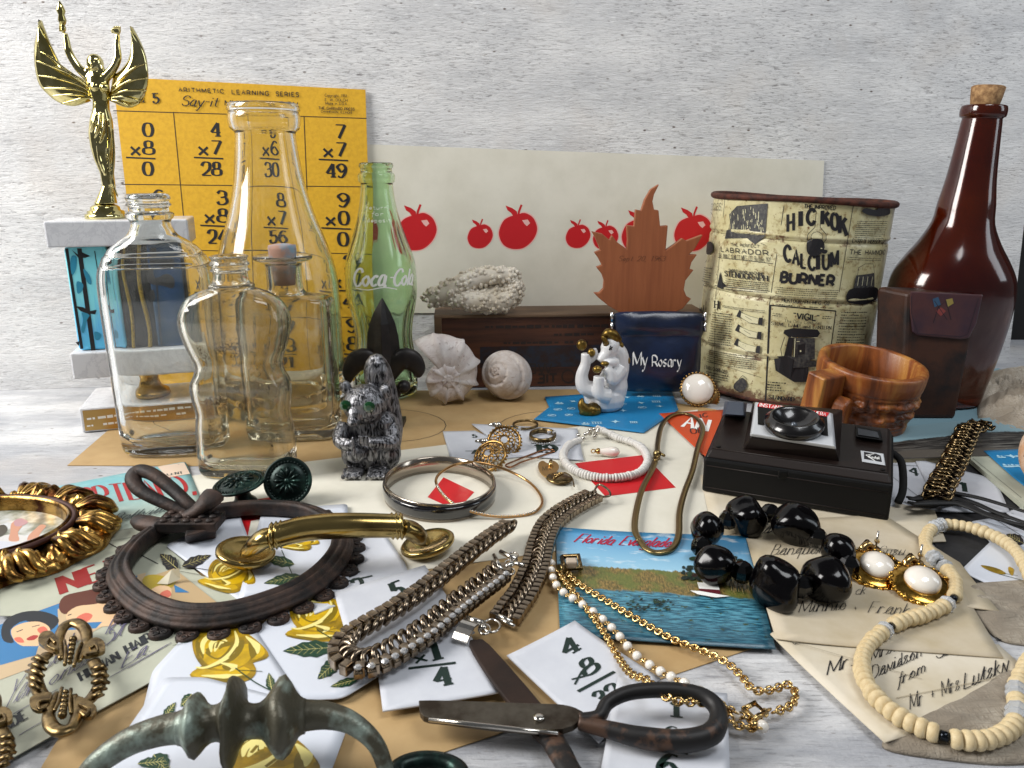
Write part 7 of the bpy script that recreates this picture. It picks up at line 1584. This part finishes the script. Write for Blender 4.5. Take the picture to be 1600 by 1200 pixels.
for k, q in enumerate(([(1416, 776), (1445, 782), (1480, 775), (1520, 785), (1560, 802), (1640, 830)], [(1418, 784), (1450, 790), (1490, 780), (1530, 798), (1580, 818), (1640, 842)], [(1420, 780), (1440, 778), (1470, 768), (1500, 772), (1545, 782), (1640, 812)], [(1425, 788), (1460, 786), (1500, 788), (1550, 808), (1620, 826)])):
    b = B(); b.tube(path(q, .55 + .12 * k, 6), [.1, .3, .28, .2, .18, .12], 8, flat=.5, up=(0, 0, 1)); obj('strand', b, RIB, t)

# ---- scissors
SCI = mat('rusty_scissor_steel', '5a544a', .42, .7, var='33291f', vs=70, bump=.006, bs=400); SCD = mat('dark_rust_blade', '33231b', .6, .4, var='1f1612', vs=50, bump=.008, bs=500); SCH = mat('worn_black_handle', '141212', .5, .2, var='4a3426', vs=70, vr=(.56, .62), bump=.006, bs=300)
t = thing('scissors', 'old rusty scissors lying open across the tan sheet and flash cards', 'scissors', P(842, 1122, .3))
def plate(name, px, z, th, mt, sm=5, bev=.05):
    b = B(); q = [P(x, y, z) for x, y in px]; b.prism(spl(q, sm, True) if sm else q, (0, 0, th)); return obj(name, b, mt, t, bev=bev)
plate('blade', [(656, 1108), (672, 1103), (830, 1108), (880, 1110), (905, 1118), (912, 1128), (880, 1148), (800, 1146), (700, 1134), (662, 1128)], .75, .25, SCI, 3)
b = B(); b.tube([P(670, 1124, 1.02), P(740, 1132, 1.02), P(810, 1140, 1.02), (P(872, 1146, 1.02))], .09, 6); obj('blade_edge', b, STEEL, t)
plate('blade', [(733, 1012), (745, 1006), (765, 1014), (850, 1112), (870, 1150), (845, 1165), (800, 1112), (760, 1058)], .48, .22, SCD, 3)
b = B(); c_ = P(842, 1122, 1.02); b.lathe([(.2, 0), (.2, .06), (.12, .1), (.02, .11)], c_, 20); obj('pivot_screw', b, STEEL, t)
lp = path([(905, 1124, .95), (935, 1120, 1.0), (950, 1098, 1.2), (985, 1082, 1.4), (1040, 1078, 1.5), (1090, 1085, 1.5), (1118, 1103, 1.4), (1122, 1130, 1.2), (1105, 1150, 1.0), (1060, 1158, .9), (1000, 1152, .9), (950, 1140, .9), (905, 1130, .9)], 1, 8)
b = B(); b.tube(lp, [.2, .24, .24, .25, .26, .28, .31, .36, .36, .34, .28, .22], 12, flat=1.1, up=(0, 0, 1)); obj('handle', b, SCH, t)
b = B(); b.tube(path([(860, 1150, .6), (876, 1178, .8), (900, 1215, 1.0), (950, 1245, 1.0)], 1, 6), [.45, .42, .36, .4], 12, flat=.6, up=(0, 0, 1)); obj('handle', b, SCH, t)

# ---- bronze handle along the bottom edge
VB = mat('verdigris_bronze', '4c493c', .45, .4, var='95a59b', vs=60, vr=(.5, .66), bump=.06, bs=180)
t = thing('bronze_drawer_pull', 'heavy green patinated bronze drawer handle with ringed centre along the bottom edge', 'handle', P(370, 1230, .4))
hz = 2.2; hb_ = lambda pts_: [P(x, y, z) for x, y, z in pts_]
b = B(); b.tube(spl(hb_([(118, 1235, .8), (150, 1195, 1.6), (200, 1160, 2.1), (250, 1142, 2.3), (290, 1136, 2.4)]), 6), [.28, .36, .42, .46, .5], 20); obj('arm', b, VB, t)
b = B(); b.tube(spl(hb_([(470, 1118, 2.4), (510, 1118, 2.4), (550, 1130, 2.2), (585, 1160, 1.7), (602, 1200, 1.0), (606, 1240, .5)]), 6), [.5, .42, .34, .28, .25, .25], 20); obj('arm', b, VB, t)
b = B(); core = spl(hb_([(280, 1137, 2.4), (340, 1130, 2.45), (400, 1126, 2.45), (480, 1118, 2.4)]), 10); n_ = len(core); rad = []
for i in range(n_):
    x = 280 + 200 * i / (n_ - 1); rad.append(.5 + .5 * math.exp(-((x - 312) / 14) ** 2) + .95 * math.exp(-((x - 375) / 13) ** 2) + .75 * math.exp(-((x - 445) / 15) ** 2))
b.tube(core, rad, 28)
for v_ in b.v: v_ += V((nz.noise(v_ * .9), nz.noise(v_ * .9 + V((5, 0, 0))), nz.noise(v_ * 1.1 + V((0, 7, 0))))) * .16
obj('ringed_centre', b, VB, t)
t2_ = thing('bronze_ring', 'dark green metal ring just entering the frame at the bottom', 'ring', P(670, 1210, .2)); b = B(); b.tube(el(668, 1212, 52, 24, .6, 36), .3, 12, closed=True); obj('hoop', b, VERD, t2_)

# ---- brass buckles
def buckle(label, cx, cy, k, rot=0):
    z = .95; t = thing('brass_buckle', label, 'buckle', P(cx, cy, .3)); c_, s_ = math.cos(rot), math.sin(rot)
    f = lambda x, y, dz_=0: P(cx + (x * c_ - y * s_) * k, cy + (x * s_ + y * c_) * k, z + dz_)
    for sg in (1, -1):
        g = lambda x, y, dz_=0: f(x, y * sg, dz_)
        b = B(); b.tube([q for q in spl([g(-15, -30), g(-24, -62), g(-18, -86), g(0, -95), g(18, -86), g(24, -62), g(15, -30)], 6)], [.12, .2, .24, .26, .24, .2, .12], 10, flat=.6, up=(0, 0, 1))
        for x in (-10, 10): b.tube(spl([g(x * .8, -20, .1), g(x, -45, .15), g(x * 1.5, -62, .1)], 4), .07, 6)
        obj('loop', b, BRZ, t); b = B()
        for j in range(6): b.ball(g(0, -26 - 8 * j, .15), .1 + .012 * j, 7)
        obj('bead_row', b, BRZ, t)
        for s2 in (-1, 1):
            b = B(); b.prism(spl([g(s2 * 22, -36), g(s2 * 42, -40), g(s2 * 58, -50), g(s2 * 54, -66), g(s2 * 38, -70), g(s2 * 26, -58)], 4, True), (0, 0, .14)); b.tube(spl([g(s2 * 26, -44, .18), g(s2 * 44, -50, .2), g(s2 * 40, -62, .18), g(s2 * 30, -56, .18)], 4), .06, 6); obj('scroll', b, BRZ, t, bev=.04)
    for s2 in (-1, 1):
        b = B(); b.tube(spl([f(s2 * 40, -34), f(s2 * 54, -14), f(s2 * 56, 6), f(s2 * 46, 30), f(s2 * 34, 42)], 5), .24, 10, flat=.5, up=(0, 0, 1))
        for j in range(5): b.tube([f(s2 * (38 + 2 * j), -20 + 12 * j, .18), f(s2 * (58 + 2 * (j % 2)), -26 + 12 * j, .22), f(s2 * (74 - 4 * abs(j - 2)), -22 + 11 * j, .05)], [.07, .14, .05], 6)
        obj('leaf_side', b, BRZ, t)
buckle('antique brass openwork buckle on the hair net packet', 106, 1058, .90, R(8)); buckle('second brass openwork buckle cut off at the lower left corner', -40, 1165, .9, R(10))

# ---- gilt picture frame at left
GILT = mat('gilded_plaster', 'bb9450', .27, .95, var='44240f', vs=70, vr=(.42, .60), bump=.02, bs=260)
fc = P(-46, 848, .4); rxw = (P(98, 848, .9) - P(-46, 848, .9)).length
t = thing('gilt_frame', 'small ornate gilded oval frame with a painted scene, cut off at left', 'picture frame', V((fc.x, fc.y, .22)))
SX = 1.0; rI = rxw; b = B(); NA = 220; NR = 26; ringsF = []
ryI = abs(P(0, 792, .9).y - P(0, 893, .9).y) / 2
for i in range(NR + 1):
    s_ = i / NR; ring_ = []
    for j in range(NA):
        a = math.tau * j / NA; lob = .5 + .5 * math.cos(a * 12 + .6); lob2 = nz.noise(V((math.cos(a) * 2.2, math.sin(a) * 2.2, 3)))
        wdt = 2.0 + .5 * lob + .9 * lob2; r_ = s_ * wdt; sw = a + .10 * math.sin(s_ * 3) 
        z = .95 + .35 * math.exp(-((s_ - .06) / .05) ** 2)
        if s_ > .1:
            u = (s_ - .1) / .9; z = .55 + .75 * math.sin(math.pi * min(1, u * 1.1)) ** .8 * (.6 + .45 * math.cos(sw * 12 + .6 + u * 1.5)) + .22 * math.cos(sw * 48 + u * 4) * math.sin(math.pi * u) + .25 * nz.noise(V((math.cos(a) * 9, math.sin(a) * 9, s_ * 5)))
        if i == NR: z = .1
        ring_.append(V((fc.x + (rI + r_) * math.cos(a), fc.y + (ryI + r_) * math.sin(a), max(.12, z + .15))))
    ringsF.append(ring_)
inn = [V((fc.x + (rI - .02) * math.cos(math.tau * j / NA), fc.y + (ryI - .02) * math.sin(math.tau * j / NA), .35)) for j in range(NA)]
b.rings([inn] + ringsF, False, False); obj('gilt_moulding', b, GILT, t)
b = B(); b.tube([V((fc.x + (rI + .42) * math.cos(math.tau * j / 80), fc.y + (ryI + .42) * math.sin(math.tau * j / 80), 1.22)) for j in range(80)], .16, 8, closed=True); obj('inner_bead', b, mat('bole_red', '3d1c14', .5, .4), t)
b = B(); b.tube([V((fc.x + (rI + .15) * math.cos(math.tau * j / 80), fc.y + (ryI + .15) * math.sin(math.tau * j / 80), 1.2)) for j in range(80)], .13, 8, closed=True); obj('inner_bead', b, GILT, t)
for k in range(14):
    a = k * math.tau / 14 + .2; c_ = V((fc.x + (rI + 1.5) * math.cos(a), fc.y + (ryI + 1.6) * math.sin(a), .9)); o_ = V((math.cos(a), math.sin(a), 0)); s_ = V((-math.sin(a), math.cos(a), 0)); b = B()
    for j in range(3): b.tube(spl([c_ - o_ * .9 + s_ * (.12 * j - .1) + V((0, 0, .3)), c_ + s_ * (.45 * (j - 1)) + V((0, 0, .45)), c_ + o_ * .7 + s_ * (.55 * (j - 1)), c_ + o_ * 1.0 + s_ * (.5 * (j - 1) + .3) + V((0, 0, -.25))], 5), [.12, .26, .28, .16], 8)
    obj('leaf_scroll', b, GILT, t)
def pict():
    m = N('painted_scene'); n1 = m.noise(55, 4, .6); c = m.ramp(n1, [(.34, '4a4f3c'), (.44, '7d8272'), (.54, 'b9bbb4'), (.66, 'cfd3d8')]); m.set(Base_Color=c, Roughness=.35, Coat_Weight=.4); return m.mat
b = B(); pl3 = [V((fc.x + rI * math.cos(math.tau * j / 60), fc.y + ryI * math.sin(math.tau * j / 60), .5)) for j in range(60)]; b.prism(pl3, (0, 0, .06)); obj('picture', b, pict(), t)
p = Pr(Plane((0, 0, .56), (0, 0, 1)), .01)
p.poly([(0, 840), (20, 835), (40, 838), (52, 850), (30, 862), (-20, 862)], 0, 3); p.poly([(18, 818), (30, 812), (36, 820), (28, 832), (30, 845), (14, 845), (16, 832)], 1, 3); p.poly([(22, 814), (34, 810), (44, 816), (34, 822), (24, 822)], 2, 3)
p.poly([(44, 838), (56, 826), (64, 820), (72, 822), (64, 832), (56, 846), (44, 848)], 1, 3); p.poly([(30, 850), (60, 840), (90, 835), (92, 848), (64, 866), (20, 876), (10, 868)], 3, 3); p.poly([(-60, 850), (-10, 845), (40, 852), (24, 866), (-60, 872)], 4, 3)
p.poly([(-10, 826), (6, 820), (12, 828), (2, 838), (-12, 838)], 5, 3)
p.done('painted_figures', [ink('paint_white', 'c9c8c6', .35), ink('paint_skin', 'c08a70', .35), ink('paint_pink', 'b08890', .35), ink('paint_mauve', 'a8949c', .35), ink('paint_cloth', 'bfc3cc', .35), ink('paint_dark', '3e3a2c', .35)], t)
